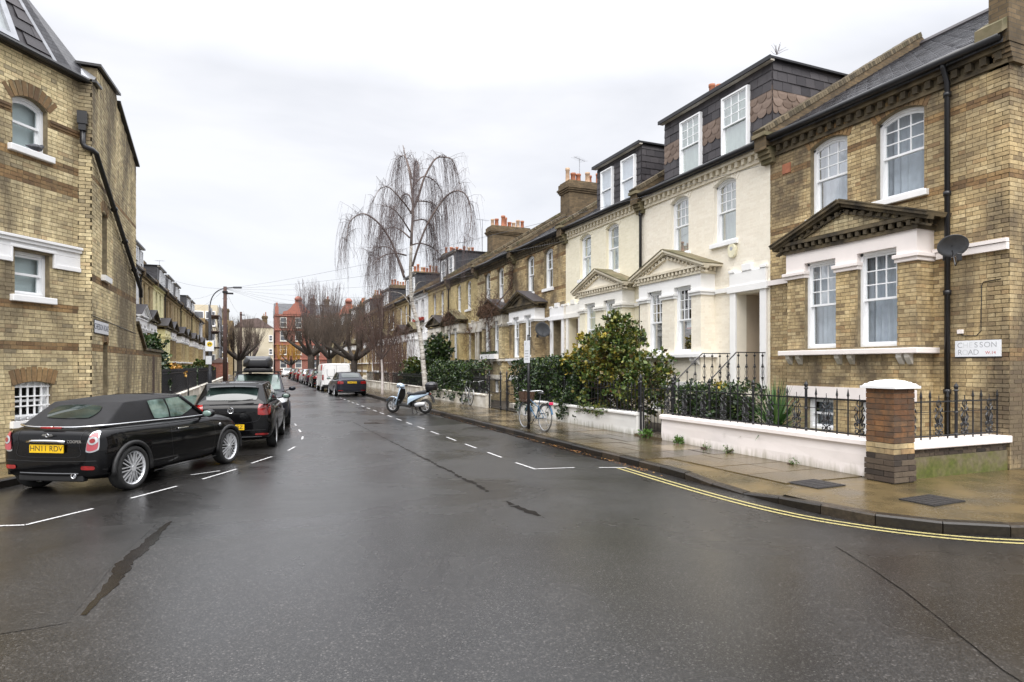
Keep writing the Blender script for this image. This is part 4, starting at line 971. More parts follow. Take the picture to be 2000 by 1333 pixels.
S_HOLES = [(.85, 1.35, 3.52, 4.85), (.95, 1.4, .95, 2.15)]
def side_top(t):
    pr_ = [(0, 7.15), (.45, 7.2), (.451, 7.62), (2.38, 7.84), (2.381, 7.66), (4.9, 6.98)]
    for (a, za), (b, zb) in zip(pr_, pr_[1:]):
        if a <= t <= b: return za + (zb - za) * (t - a) / max(1e-6, b - a)
    return 7
xs_ = [0, .45, .46, .85, .95, 1.35, 1.4, 2.38, 2.39, 4.9]
for a, b in zip(xs_, xs_[1:]):
    ex = sorted([(h[2], h[3]) for h in S_HOLES if h[0] < (a+b)/2 < h[1]]); z = -.2
    for (za, zb) in ex: sw.box(-.3, -.001, a, b, z, za); z = zb
    sw.prism([(-.3, a, z), (-.3, b, z), (-.3, b, side_top(b - 1e-4)), (-.3, a, side_top(a + 1e-4))], (.299, 0, 0))
walls_ = sw.build('side_wall', M_MORTAR, LH)
Ts = frameT((0, 0, 0), (0, 1, 0), (1, 0, 0))
blL = []; LB = ((4.88, 5.05), (5.28, 5.40), (2.68, 2.80), (1.92, 2.08), (6.02, 6.12))
def ex_c(za, zb):
    zm = (za + zb) / 2; e = []
    if 3.40 < zm < 3.90: return None
    for (a, c, z0, z1), rs in zip(canted_holes, (.13, 0, .06)):
        if z0 - .1 < zm < z1 - rs: e.append((a - (.07 if zm < z0 else .004), c + (.07 if zm < z0 else .004)))
        elif rs and z1 - rs <= zm < z1 + .26:
            h_ = (c - a) / 2; R_ = (h_*h_ + rs*rs) / (2*rs); dz = zm - (z1 - R_); Ro = R_ + .25
            if abs(dz) < Ro: wd = min(math.sqrt(max(0, Ro*Ro - dz*dz)), h_ + .07); e.append(((a+c)/2 - wd, (a+c)/2 + wd))
    return e
brick_face(blL, P1, cd, cn_, BL, 0, EZ, ex_c, LB)
nb_c = len(blL)
brick_face(blL, (-.22, 0, 0), (1, 0, 0), (0, -1, 0), .22, 0, EZ, None, ())
def ex_sw(za, zb):
    zm = (za + zb) / 2; e = [(h[0] - .004, h[1] + .004) for h in S_HOLES if h[2] - .06 < zm < h[3]]
    for t0, t1 in ((0, .45), (.45, 2.38), (2.38, 4.9)):
        for i in range(6):
            a = t0 + (t1 - t0) * i / 6; b = t0 + (t1 - t0) * (i + 1) / 6
            if side_top((a + b) / 2) < zb: e.append((a, b))
    return e
brick_face(blL, (-.001, 0, 0), (0, 1, 0), (1, 0, 0), 4.9, 0, 7.9, ex_sw, ((5.28, 5.36), (3.28, 3.42), (1.92, 2.08)))
emit_bricks(LH, wallc, blL, M_STOCKL, M_RED, 300, MwL)
arch_pieces(LH, Tc, .46, 1.11, 6.27, .13, M_RED, .25); arch_pieces(LH, Tc, .50, 1.20, 1.30, .06, M_RED, .26); arch_pieces(LH, Ts, .85, 1.35, 4.80, .10, M_RED, .2); arch_pieces(LH, Ts, .95, 1.4, 2.08, .08, M_RED, .2)
window(LH, Tc, .46, 1.11, 5.47, 6.40, .13, 1, 1, 1, 0, 'blind'); window(LH, Tc, .50, 1.15, 2.88, 3.66, 0, 1, 1, 1, 0, 'blind'); bw_ = window(LH, Tc, .50, 1.20, .68, 1.36, .0, 1, 1, 1, 1, 'dark')
g = MB(Tc)
for i in range(6): x = .53 + i * .128; g.box(x - .014, x + .014, -.075, -.055, .70, 1.34)
for j in range(4): z = .76 + j * .17; g.box(.50, 1.20, -.06, -.045, z - .012, z + .012)
g.build('window_bars', M_SASH, bw_)
window(LH, Ts, .85, 1.35, 3.52, 4.85, .05, 1, 1, 1, 1, 'net'); window(LH, Ts, .95, 1.4, .95, 2.15, .05, 1, 1, 1, 1, 'net', sill=False)
# white band round the bay with its mouldings
bd = MB(Tc)
for (z0, z1, e) in ((3.44, 3.52, .05), (3.52, 3.80, .03), (3.80, 3.86, .07), (3.86, 3.91, .10)):
    if z0 < 3.66: wall_rects(bd, -.02, BL + .02, z0, z1, [(.40, 1.25, 3.3, 3.70)], 0, e)
    else: bd.box(-.02, BL + .02, 0, e, z0, z1)
bd.box(.40, .44, -.1, .05, 3.44, 3.70); bd.box(1.21, 1.25, -.1, .05, 3.44, 3.70); bd.box(.40, 1.25, 0, .055, 3.70, 3.745)
bd.build('white_band', M_WHITE, LH, bevel=.008)
fb = MB(); fb.box(P2.x, P1.x, P1.y - .06, P1.y, 3.44, 3.9); fb.build('white_band', M_WHITE, LH)
smm = MB(Tc); smm.box(0, .42, 0, .04, 6.10, 6.15); smm.box(1.15, BL + .03, 0, .04, 6.10, 6.15); smm.box(0, .42, 0, .025, 6.05, 6.10); smm.box(1.15, BL + .03, 0, .025, 6.05, 6.10); smm.build('string_course', M_RED, LH)
# mansard and hip above the eaves, each slate of the near slope a piece
ce = MB(Tc); ce.box(-.05, BL + .1, -.3, .09, EZ, EZ + .05); ce.tube([(-.05, .13, EZ + .05), (BL + .08, .13, EZ + .05)], .055, 8); ce.build('eaves_gutter', M_BLACK, LH, smooth=False)
hipb = P0 - cd * .30
up = (-cn_ * .42 + Zv).normalized()
def mans(s, t, o=0.0): return P1 + cd * s - cn_ * .1 + Vector((0, 0, EZ + .06)) + up * t + Vector((cn_.x, cn_.y, .42)).normalized() * o
mr_ = MB(); hipx = lambda t: BL - .28 - t * .30
mr_.add([tuple(v) for v in (mans(-2.6, 0), mans(hipx(0), 0), mans(hipx(3.2), 3.2), mans(-2.6, 3.2), mans(-2.6, 0, -.4), mans(hipx(0), 0, -.4), mans(hipx(3.2), 3.2, -.4), mans(-2.6, 3.2, -.4))], [(0,1,2,3), (4,5,6,7), (0,1,5,4), (1,2,6,5), (2,3,7,6), (3,0,4,7)])
mroof = mr_.build('mansard_roof', M_SLATED, LH)
for k in range(11):
    t0 = k * .27; t1 = t0 + .265; x = -.8 - (.24 if k % 2 else 0)
    while x < hipx(t0):
        a, b = max(x, -.8), min(x + .48, hipx(t0))
        if b - a > .05 and not (t1 > .2 and t0 < 1.05 and a < .62 and b > -.75):
            m = MB(); b2 = min(x + .48, hipx(t1))
            m.add([tuple(v) for v in (mans(a + .005, t0, .03), mans(b - .005, t0, .03), mans(b2 - .005, t1, .012), mans(a + .005, t1, .012), mans(a + .005, t0, .0), mans(b - .005, t0, .0))], [(0,1,2,3), (0,4,5,1)]); m.build('mansard_slate', M_SLATED, mroof)
        x += .48
dw = MB(); F4 = lambda a, b, t0, t1, o: [mans(a, t0, o), mans(b, t0, o), mans(b, t1, o), mans(a, t1, o)]
for (a, b, t0, t1) in ((-.75, .62, .12, .22), (-.75, .62, .98, 1.1), (.5, .62, .22, .98), (-.75, -.65, .22, .98)):
    q = F4(a, b, t0, t1, .12); dw.prism(q, Vector((cn_.x, cn_.y, .42)).normalized() * -.12)
rw_ = dw.build('roof_window', M_ALU, LH); pn = MB(); pn.sheet(F4(-.65, .5, .22, .98, .06)); pn.build('pane', mat('sky lit pane', (0.30, 0.33, 0.34), 0.04, var=0.05, spec=1.0), rw_)
hs = MB(); hA = mans(hipx(0), 0); hB = mans(hipx(3.2), 3.2); cA = Vector((-.05, .42, 7.3)); cB = hB + Vector((-.1, 1.0, .0))
hs.add([tuple(v) for v in (hA, Vector((-.22, .05, EZ + .06)), cA, cB, hB)], [(0, 1, 2, 3, 4)]); hs.build('hip_roof', M_SLATEF, LH)
hs = MB(); hs.tube([hA, hB], .05, 6); hs.build('hip_ridge', M_LEAD, LH)
# rear roof mass behind the parapet so that nothing is open from the side
rm = MB(); rm.prism([(-.32, .5, 7.2), (-.32, 4.9, 6.95), (-.32, 4.9, 6.9), (-.32, .5, 6.9)], (-8, 0, 0)); rm.box(-8, -.32, 4.6, 4.9, -.2, 6.9); rm.build('rear_roof', M_SLATEF, LH)
cop = MB()
for (a, za, b, zb) in ((.0, 7.16, .5, 7.22), (.38, 7.64, 2.42, 7.87), (2.38, 7.69, 4.98, 6.98)): cop.prism([(-.36, a, za), (-.36, b, zb), (-.36, b, zb + .05), (-.36, a, za + .05)], (.44, 0, 0))
cop.build('parapet_coping', M_BLACK, LH)
fl_ = MB(); fl_.prism([(-.30, .12, 7.22), (-.02, .12, 7.2), (-.02, .44, 7.42), (-.30, .44, 7.6)], (0, .02, .02)); fl_.build('lead_flashing', M_LEAD, LH)
# rainwater hopper and the long sloping pipe down the flank
hp = MB(); hp.box(-.21, -.05, -.17, -.03, 6.28, 6.52); hp.box(-.19, -.07, -.15, -.03, 6.16, 6.28); hop = hp.build('rain_hopper', M_BLACK, LH)
dp = MB(); dp.tube([(-.13, -.09, 6.2), (-.13, -.09, 5.92), (-.1, -.09, 5.86), (.02, -.06, 5.82), (.07, .02, 5.78), (.08, .2, 5.66), (.08, 2.2, 4.86), (.08, 5.1, 3.72), (.08, 5.16, 3.5)], .05, 8)
for t in (.3, .55, .8): dp.lathe([(.065, -.05), (.065, .05)], (.08, .2 + 4.9 * t, 5.66 - 1.94 * t), 8, Matrix.Rotation(-1.2, 4, 'X'))
dp.build('drainpipe', M_BLACK, LH, smooth=True)
cb = MB(); cb.tube([(.012, .0, 2.62), (.012, 1.6, 2.58), (.012, 4.9, 2.5)], .008, 4); cb.build('wall_cable', M_BLACK, LH)
# ================================================================ front gardens: walls, railings, gates, planting
XW = 8.5
M_MOSSR = None
def moss_render():
    m, nt, b = nt_new('mossy render')
    sp = N(nt, 'ShaderNodeSeparateXYZ', {0: N(nt, 'ShaderNodeTexCoord').outputs['Object']})
    f = noise(nt, 3.2, 6, 0.65)
    h = N(nt, 'ShaderNodeMath', {0: f, 1: N(nt, 'ShaderNodeMath', {0: sp.outputs[2], 1: -0.55}, operation='MULTIPLY').outputs[0]}, operation='ADD')
    c = ramp(nt, h.outputs[0], [(0.28, (0.15, 0.125, 0.075)), (0.42, (0.12, 0.115, 0.038)), (0.56, (0.085, 0.10, 0.015))])
    c = mixc(nt, 1.0, c, ramp(nt, noise(nt, 14, 5), [(0.3, 0.7), (0.7, 1.2)]), 'MULTIPLY')
    nt.links.new(c, b.inputs['Base Color']); b.inputs['Roughness'].default_value = 0.6; bump(nt, b, noise(nt, 18, 5), 0.4, 0.01); return m
M_MOSSR = moss_render()
struct(MB().sheet([WP(8.6, 6.3, .015), WP(11.0, 6.3, .015), WP(11.0, 110, .015), WP(8.6, 110, .015)]).build('front_garden_right', M_EARTH))
struct(MB().sheet([WP(-3.1, 25, .015), WP(-5.7, 25, .015), WP(-5.7, 92, .015), WP(-3.1, 92, .015)]).build('front_garden_left', M_EARTH))
def gwall(label, x, y0, y1, m, h=.47, th=.24, cap=.09, capm=None, loc=None):
    o = thing('garden_wall', label, 'wall', WP(x, y0)); o.scale = (K, K, K); L_ = y1 - y0
    b = MB()
    n = max(2, int(L_ / .5)); b.grid(lambda u, v: (-th/2 + .006*math.sin(u*9+v*5), L_ * u, h * v), n, 3); b.box(-th/2 + .01, th/2, 0, L_, -.1, h); b.build('wall_body', m, o)
    c = MB(); c.prism([(-th/2 - .05, -.01, h), (-th/2 - .05, -.01, h + cap*.7), (-th/2 - .01, -.01, h + cap), (th/2 + .01, -.01, h + cap), (th/2 + .05, -.01, h + cap*.7), (th/2 + .05, -.01, h)], (0, L_ + .02, 0)); c.build('coping', capm or m, o)
    return o
def splashed(name, c, dirt, amount=.8):
    m, nt, b = nt_new(name); sp = N(nt, 'ShaderNodeSeparateXYZ', {0: N(nt, 'ShaderNodeTexCoord').outputs['Object']})
    st = noise(nt, 1.0, 6, 0.65, N(nt, 'ShaderNodeMapping', {0: N(nt, 'ShaderNodeTexCoord').outputs['Object'], 'Scale': (9, 9, 1.2)}).outputs[0])
    h = N(nt, 'ShaderNodeMath', {0: N(nt, 'ShaderNodeMath', {0: sp.outputs[2], 1: -1.9}, operation='MULTIPLY').outputs[0], 1: st}, operation='ADD')
    cc = mixc(nt, ramp(nt, noise(nt, 3.0, 5), [(0.5, 0.0), (0.8, 0.22)]), c, tuple(x * .72 for x in c)); cc = mixc(nt, ramp(nt, h.outputs[0], [(0.26, 0.0), (0.62, amount)]), cc, dirt)
    nt.links.new(cc, b.inputs['Base Color']); b.inputs['Roughness'].default_value = 0.6; bump(nt, b, noise(nt, 12, 5), 0.15, 0.01); return m
gwall('pale pink rendered wall under iron railings beside the brick pillar', XW, 6.42, 11.5, splashed('splashed pink render', (0.85, 0.785, 0.75), (0.34, 0.31, 0.22)), capm=M_PINKW)
gwall('white rendered wall below the hedge and flowering shrub', XW, 12.5, 19.7, splashed('streaked white render', (0.76, 0.75, 0.72), (0.28, 0.27, 0.2), .9), cap=.06)
gwall('white wall with bicycles and privet hedge beyond the vine house gate', XW, 22.9, 31.6, M_DIRTY, cap=.06)
gwall('long grubby white wall behind the birch and sapling', XW, 33.2, 41.0, M_DIRTY, cap=.05)
for i, (a, b) in enumerate(((42.2, 51), (52.4, 61), (62.5, 82))):
    gwall(f'pale wall, {("nearest", "middle", "farthest")[i]} of those beside the pollarded trees', XW, a, b, M_DIRTY, cap=.05)
# flank wall of the corner plot: rendered plinth, dark brick course, pink coping
fk = thing('garden_wall', 'low mossy flank wall with pale coping on the right of the brick pillar', 'wall', WP(8.72, 6.12)); fk.scale = (K, K, K)
m = MB(); m.box(0, 8.0, -.0, .26, -.1, .30); m.build('wall_body', M_MOSSR, fk)
m = MB(); m.box(0, 2.36, .02, .24, .30, .42); m.build('wall_core', M_MORTARD, fk)
bl = []; brick_face(bl, (0, .02, 0), (1,0,0), (0,-1,0), 2.36, .302, .42, None, (), rnd=RN); emit_bricks(fk, None, bl, M_DARKB, M_DARKB)
m = MB(); m.box(0, 2.42, -.05, .31, .42, .53); m.build('coping', M_PINKW, fk, bevel=.015)
# brick pillar, every brick a piece
pl = thing('brick_pillar', 'red brick gate pillar with domed white cap at the pavement corner', 'pillar', WP(8.46, 6.18)); pl.scale = (K, K, K)
m = MB(); m.box(-.207, .207, -.207, .207, -.1, 1.33); m.build('core', M_MORTARD, pl)
bank = {}
for k in range(17):
    z = k * .0785 + .004; big = .03 if k < 4 else .0; mt = M_DARKB if k < 5 else (M_STOCK if k < 7 else M_PIER)
    hw = .215 + big * .5
    for s in range(4):
        wide = (k + s) % 2
        for j in (0, 1):
            frac = .66 if (j == 0) == bool(wide) else .34; wd = 2 * hw * frac
            key = (mt.name, k < 4, frac)
            if key not in bank: bank[key] = MB().box(-wd/2 + .004, wd/2 - .004, -.03, .0, -.0345, .0345).mesh('brick', mt)
            off = (-hw + wd / 2) if j == 0 else (hw - wd / 2)
            M_ = Matrix.Rotation(s * math.pi / 2, 4, 'Z') @ Matrix.Translation((off, hw + RN.uniform(-.002, .003), z + .036)) @ Matrix.Rotation(RN.uniform(-.02, .02), 4, 'Z')
            link('brick', bank[key], pl, M_)
m = MB()
def dome(u, v):
    x, y = (u - .5) * .54, (v - .5) * .54; e = max(abs(u - .5), abs(v - .5)) * 2
    return (x, y, 1.355 + .09 * (1 - e ** 2.4))
m.grid(dome, 12, 12); m.box(-.27, .27, -.27, .27, 1.32, 1.356); m.build('pillar_cap', M_WHITE, pl, smooth=False)
# ---- railings
def spear(r=.009, h=.62, tip=True):
    m = MB(); m.tube([(0,0,0), (0,0,h)], r * 1.3, 5)
    if tip: m.lathe([(r, 0), (.02, .03), (.018, .045), (.006, .12), (0.001, .14)], (0, 0, h - .01), 6)
    return m.mesh('bar', M_IRON)
def post_mesh(h=.72):
    m = MB(); m.tube([(0,0,-.02), (0,0,h)], .022, 8)
    m.lathe([(.022, 0), (.036, .02), (.022, .04), (.03, .06), (.034, .085), (.02, .115), (.008, .13), (.001, .15)], (0, 0, h - .01), 8)
    for z in (.06, h * .55): m.lathe([(.022, -.02), (.034, 0), (.022, .02)], (0, 0, z), 8)
    return m.mesh('post', M_IRON)
def scroll_mesh(w=.19):
    m = MB(); r = .0115
    def sp(cx, cz, r0, turns, a0, sg):
        return [(cx + sg * r0 * (1 - t * .8) * math.cos(a0 + t * turns * 6.28), 0, cz + r0 * (1 - t * .8) * math.sin(a0 + t * turns * 6.28)) for t in [i / 14 for i in range(15)]]
    m.tube([(0,0,.02), (0,0,.66)], .007, 4)
    m.tube([(.045 * math.cos(a), 0, .53 + .055 * math.sin(a)) for a in [i * 6.28 / 12 for i in range(13)]], r, 4)
    for sg in (-1, 1):
        m.tube([(0, 0, .23), (sg*.06, 0, .26), (sg*.085, 0, .33), (sg*.06, 0, .37), (sg*.04, 0, .34)], r, 4)
        m.tube([(0, 0, .25), (sg*.05, 0, .34), (sg*.03, 0, .42), (sg*.07, 0, .47), (sg*.085, 0, .42)], r, 4)
        m.tube(sp(sg*.055, .10, .05, 1.1, 1.2, sg), r, 4); m.tube(sp(sg*.05, .2, .04, 1.0, -1.0, sg), r, 4)
        m.tube([(0, 0, .22), (sg*.04, 0, .3), (sg*.045, 0, .2), (sg*.09, 0, .22)], r, 4)
    m.lathe([(.005, -.025), (.03, 0), (.005, .025)], (0, 0, .235), 6)
    return m.mesh('scroll', M_IRON)
ME_BAR, ME_POST, ME_SCR = spear(), post_mesh(), scroll_mesh(); ME_BARL = spear(.009, .95); ME_BARS = spear(.008, .52)
def railing(label, p0, p1, z, ornate=True, sp=.195, top=.58, bar=None, name='iron_railing', posts=True):
    p0 = Vector((*p0, 0)); p1 = Vector((*p1, 0)); d = p1 - p0; L_ = d.length; ang = math.atan2(d.y, d.x)
    o = thing(name, label, 'railing', WP(p0.x, p0.y, z), ang); o.scale = (K, K, K)
    m = MB()
    m.box(0, L_, -.012, .012, .045, .065); m.build('bottom_rail', M_IRON, o)
    m = MB(); m.box(0, L_, -.012, .012, top - .02, top); m.build('top_rail', M_IRON, o)
    if ornate: m = MB(); m.box(0, L_, -.007, .007, top - .17, top - .16); m.build('middle_rail', M_IRON, o)
    n = int(L_ / sp)
    for i in range(n + 1):
        x = i * L_ / n
        if posts and i % 6 == 0: link('post', ME_POST, o, Matrix.Translation((x, 0, 0)))
        elif ornate and i % 3 == 1: link('scroll', ME_SCR, o, Matrix.Translation((x, 0, 0)))
        else: link('bar', bar or ME_BAR, o, Matrix.Translation((x, 0, 0)))
    return o
railing('ornate black railing on the pink wall, running away from the pillar', (XW, 6.5), (XW, 11.45), .54)
railing('ornate black railing on the flank wall right of the brick pillar', (8.78, 6.22), (11.0, 6.22), .53)
railing('black railing hidden in the big shrub above the white wall', (XW, 12.55), (XW, 19.6), .5, ornate=False, sp=.16)
railing('plain black railing at the vine house, behind the parked bicycles', (XW, 22.95), (XW, 24.6), .5, ornate=False, sp=.14)
railing('plain black railing behind the birch trunk', (XW, 33.2), (XW, 41), .48, ornate=False, sp=.16, posts=False)
railing('black railing behind the dark saloon car', (XW, 42.3), (XW, 51), .48, ornate=False, sp=.2, posts=False)
def gate(label, p0, p1, bars=7, h=1.15):
    p0 = Vector((*p0, 0)); p1 = Vector((*p1, 0)); d = p1 - p0; L_ = d.length
    o = thing('garden_gate', label, 'gate', WP(p0.x, p0.y), math.atan2(d.y, d.x)); o.scale = (K, K, K)
    m = MB(); m.box(0, .03, -.015, .015, .06, h); m.box(L_ - .03, L_, -.015, .015, .06, h)
    for z in (.08, .62, h - .06): m.box(.03, L_ - .03, -.01, .01, z, z + .02)
    m.build('gate_frame', M_IRON, o)
    b = MB().tube([(0, 0, .08), (0, 0, h + .04)], .008, 5).mesh('bar', M_IRON)
    for i in range(bars): link('bar', b, o, Matrix.Translation((.03 + (L_ - .06) * (i + 1) / (bars + 1), 0, 0)))
    for x in (-.05, L_ + .05):
        q = link('post', ME_POST, o, Matrix.Translation((x, 0, 0))); q.scale = (1.25, 1.25, 1.72)
    return o
gate('black iron gate of the cream house, standing open between the walls', (XW + .02, 12.42), (XW + .75, 12.25)); gate('black iron gate of the brown brick house beside the parked bicycle', (XW, 19.85), (XW, 20.9)); gate('black iron gate of the vine house', (XW, 21.6), (XW, 22.7))
m = MB(); m.box(-.18, .2, -.5, .5, -.02, .045); st_ = m.build('gate_step', M_SLAB); st_.matrix_basis = Matrix.Translation(WP(XW, 11.98)); tag(st_, 'stone threshold between the pink wall and the white wall', 'step')
# ---- foliage
def leaf_mat(name, stops, rough=0.42): return piece_mat(name, stops, rough=rough, fine=0.12, bmp=0, spec=0.4)
G_DARK = leaf_mat('dark glossy leaf', [(0, (0.006, 0.014, 0.005)), (0.45, (0.017, 0.037, 0.010)), (0.8, (0.038, 0.075, 0.018)), (1, (0.10, 0.13, 0.026))], 0.32)
G_MIX = leaf_mat('mixed shrub leaf', [(0, (0.013, 0.03, 0.007)), (0.3, (0.04, 0.075, 0.014)), (0.58, (0.10, 0.14, 0.025)), (0.78, (0.20, 0.19, 0.03)), (0.9, (0.07, 0.032, 0.013)), (1, (0.07, 0.12, 0.024))], 0.4)
G_YEL = leaf_mat('yellowing leaf', [(0, (0.15, 0.15, 0.02)), (0.5, (0.32, 0.26, 0.035)), (1, (0.42, 0.30, 0.05))])
G_OCH = leaf_mat('orange leaf', [(0, (0.20, 0.09, 0.015)), (0.5, (0.38, 0.19, 0.025)), (1, (0.45, 0.28, 0.05))])
G_SPIKE = leaf_mat('strap leaf', [(0, (0.018, 0.05, 0.014)), (0.6, (0.05, 0.12, 0.03)), (1, (0.13, 0.2, 0.06))], 0.38)
M_CORE = mat('dark core as shade', (0.016, 0.018, 0.008), 0.95, c2=(0.008, 0.008, 0.005), scale=6)
M_TWIG = mat('brown twig', (0.075, 0.042, 0.028), 0.85, c2=(0.04, 0.022, 0.016), scale=3)
def leaf(m, p, d, up, s, w=.42, r=RN):
    d = d.normalized(); sd = d.cross(up)
    if sd.length < 1e-3: sd = d.cross(Vector((.31, .2, .9)))
    sd.normalize(); nn = sd.cross(d)
    b = len(m.v); m.v.extend([tuple(p), tuple(p + d*s*.5 + sd*s*w + nn*s*.08), tuple(p + d*s), tuple(p + d*s*.5 - sd*s*w + nn*s*.08)]); m.f.append((b, b+1, b+2, b+3))
def rv(r): 
    while True:
        v = Vector((r.uniform(-1,1), r.uniform(-1,1), r.uniform(-1,1)))
        if .05 < v.length < 1: return v.normalized()
def hedge_foliage(boxsz, n, size, seed, lump=.12):
    """leaves through the outer skin of a clipped hedge, uneven outline"""
    r = random.Random(seed); m = MB(); sx, sy, sz = boxsz
    ph = [r.uniform(0, 6.28) for _ in range(6)]
    for _ in range(n):
        f = r.random() * (2*sy*sz + 2*sx*sz + sx*sy); depth = abs(r.gauss(0, .09))
        if f < 2*sy*sz: s = -1 if r.random() < .75 else 1; p = Vector((s*sx/2, r.uniform(-sy/2, sy/2), r.uniform(0, sz))); nv = Vector((s, 0, 0))
        elif f < 2*sy*sz + 2*sx*sz: s = r.choice((-1, 1)); p = Vector((r.uniform(-sx/2, sx/2), s*sy/2, r.uniform(0, sz))); nv = Vector((0, s, 0))
        else: p = Vector((r.uniform(-sx/2, sx/2), r.uniform(-sy/2, sy/2), sz)); nv = Vector((0, 0, 1))
        bulge = lump * (math.sin(p.y*2.3+ph[0]) * math.sin(p.z*3.1+ph[1]) + .6*math.sin(p.y*5.7+ph[2]+p.z*4) + .4*math.sin(p.x*9+p.y*11+ph[3]))
        p = p + nv * (bulge - depth + abs(r.gauss(0, .03)))
        d = (nv * r.uniform(.2, 1) + rv(r) + Vector((0,0,.1)))
        leaf(m, p, d, rv(r), size * r.choice((.5, .7, .9, 1.1, 1.5)) * r.uniform(.8, 1.2), r.uniform(.3, .48), r)
    return m
def hedge(name, label, c, boxsz, n, size, mt, seed, cat='hedge', core=.16):
    o = thing(name, label, cat, WP(*c)); o.scale = (K, K, K)
    hedge_foliage(boxsz, n, size, seed).build('foliage', mt, o)
    sx, sy, sz = boxsz; k = MB(); k.grid(lambda u, v: ((-sx/2 + core) + (sx - 2*core) * (.5 - .5*math.cos(u*6.28)) if False else (-sx/2 + core) + (sx - 2*core) * u, -sy/2 + core + (sy - 2*core) * v, sz - core - .02), 2, 4); k.box(-sx/2 + core, sx/2 - core, -sy/2 + core, sy/2 - core, 0, sz - core - .03); k.build('stems_or_core', M_CORE, o)  # near-black inner box: depth shade put in as colour, stops see-through
    return o
def blob_shrub(name, label, c, lobes, n, size, mats, seed, cat='shrub', twigs=30):
    """open shrub: limbs reaching into lobes, leaves clustered in tufts through each lobe"""
    o = thing(name, label, cat, WP(*c)); o.scale = (K, K, K); r = random.Random(seed)
    ms = [MB() for _ in mats]; tw = MB()
    for (lx, ly, lz, rx, ry, rz_, share, mi) in lobes:
        cc = Vector((lx, ly, lz))
        tw.tube([(r.uniform(-.1,.1), r.uniform(-.1,.1), 0), tuple(cc * .5 + rv(r)*.1), tuple(cc)], [.03, .02, .01], 5)
        nt_ = int(n * share / 14)
        for _ in range(nt_):
            v = rv(r); q = r.random() ** .45; p = cc + Vector((v.x*rx, v.y*ry, v.z*rz_)) * q * r.uniform(.8, 1.12)
            if p.z < .02: continue
            if r.random() < .25: tw.tube([tuple(cc), tuple((cc+p)/2 + rv(r)*.08), tuple(p)], [.008, .006, .004], 3, caps=False)
            k = mi if r.random() < .93 else r.randrange(len(mats)); tuft = rv(r)
            for _ in range(14):
                d = (v * .8 + rv(r) + Vector((0, 0, .25)))
                leaf(ms[k], p + rv(r) * r.uniform(0, .11), d, rv(r), size * r.choice((.5, .7, .9, 1.1, 1.5)) * r.uniform(.8, 1.2), r.uniform(.28, .46), r)
    for k, mt in enumerate(mats):
        if ms[k].f: ms[k].build('foliage', mt, o)
    tw.build('stems_or_core', M_TWIG, o)
    return o
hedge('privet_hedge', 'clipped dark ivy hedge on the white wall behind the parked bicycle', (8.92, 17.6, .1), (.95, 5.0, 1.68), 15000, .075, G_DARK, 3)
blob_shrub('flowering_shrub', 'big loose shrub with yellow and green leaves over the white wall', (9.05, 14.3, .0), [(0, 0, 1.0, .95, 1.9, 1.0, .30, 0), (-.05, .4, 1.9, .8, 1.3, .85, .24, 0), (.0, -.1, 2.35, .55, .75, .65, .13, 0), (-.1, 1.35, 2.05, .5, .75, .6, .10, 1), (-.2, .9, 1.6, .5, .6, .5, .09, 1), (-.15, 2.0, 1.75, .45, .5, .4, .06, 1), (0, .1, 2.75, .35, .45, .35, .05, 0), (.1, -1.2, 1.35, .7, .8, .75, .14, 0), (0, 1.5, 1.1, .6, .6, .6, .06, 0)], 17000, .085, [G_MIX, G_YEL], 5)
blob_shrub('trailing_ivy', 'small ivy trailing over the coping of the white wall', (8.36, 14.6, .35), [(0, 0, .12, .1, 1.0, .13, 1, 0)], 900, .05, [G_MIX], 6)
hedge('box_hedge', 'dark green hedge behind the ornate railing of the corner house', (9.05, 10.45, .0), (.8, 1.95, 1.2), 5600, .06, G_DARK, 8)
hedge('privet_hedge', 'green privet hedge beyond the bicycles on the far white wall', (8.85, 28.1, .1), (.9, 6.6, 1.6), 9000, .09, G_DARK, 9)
blob_shrub('evergreen_shrub', 'tall dark evergreen shrub behind the birch trunk', (9.5, 33.6, 0), [(0, 0, 1.2, .9, 1.4, 1.2, .5, 0), (.1, .4, 2.4, .8, 1.2, 1.0, .5, 0)], 8000, .13, [G_DARK], 10)
blob_shrub('evergreen_shrub', 'dark evergreen shrub behind the white-stemmed sapling', (9.4, 38.5, 0), [(0, 0, .9, .8, 1.8, .8, .6, 0), (.1, .9, 1.5, .8, 1.2, .8, .4, 1)], 5000, .13, [G_DARK, G_MIX], 11)
# strap-leaved plant
o = thing('cordyline_plant', 'spiky green strap-leaved plant behind the ornate railing', 'plant', WP(9.15, 9.0)); o.scale = (K, K, K); m = MB(); r = random.Random(4)
for i in range(190):
    a = r.uniform(0, 6.28); tl = r.uniform(.1, 1.2); L_ = r.uniform(.85, 1.2); d = Vector((math.cos(a)*math.sin(tl), math.sin(a)*math.sin(tl), math.cos(tl)))
    p = Vector((0, 0, .32)) + d * .05; sd = d.cross(Zv).normalized(); pts = []
    for k in range(6):
        t = k / 5; q = p + d * L_ * t - Zv * (.5 * t * t * L_ * math.sin(tl)); w = .022 * (1 - t) ** .6 * (1 if k else .7) + .001; pts.append((q - sd * w, q + sd * w))
    for (a0, b0_), (a1, b1_) in zip(pts, pts[1:]): m.sheet([a0, b0_, b1_, a1])
m.build('strap_leaves', G_SPIKE, o); m = MB(); m.tube([(0, 0, 0), (0, 0, .4)], [.07, .05], 8); m.build('stem', M_TWIG, o)
blob_shrub('yellow_bloom', 'small yellow-flowered tuft on top of the dark hedge by the steps', (9.0, 10.3, 1.12), [(0, 0, .12, .12, .12, .12, 1, 0)], 160, .06, [G_YEL], 13, 'flower')
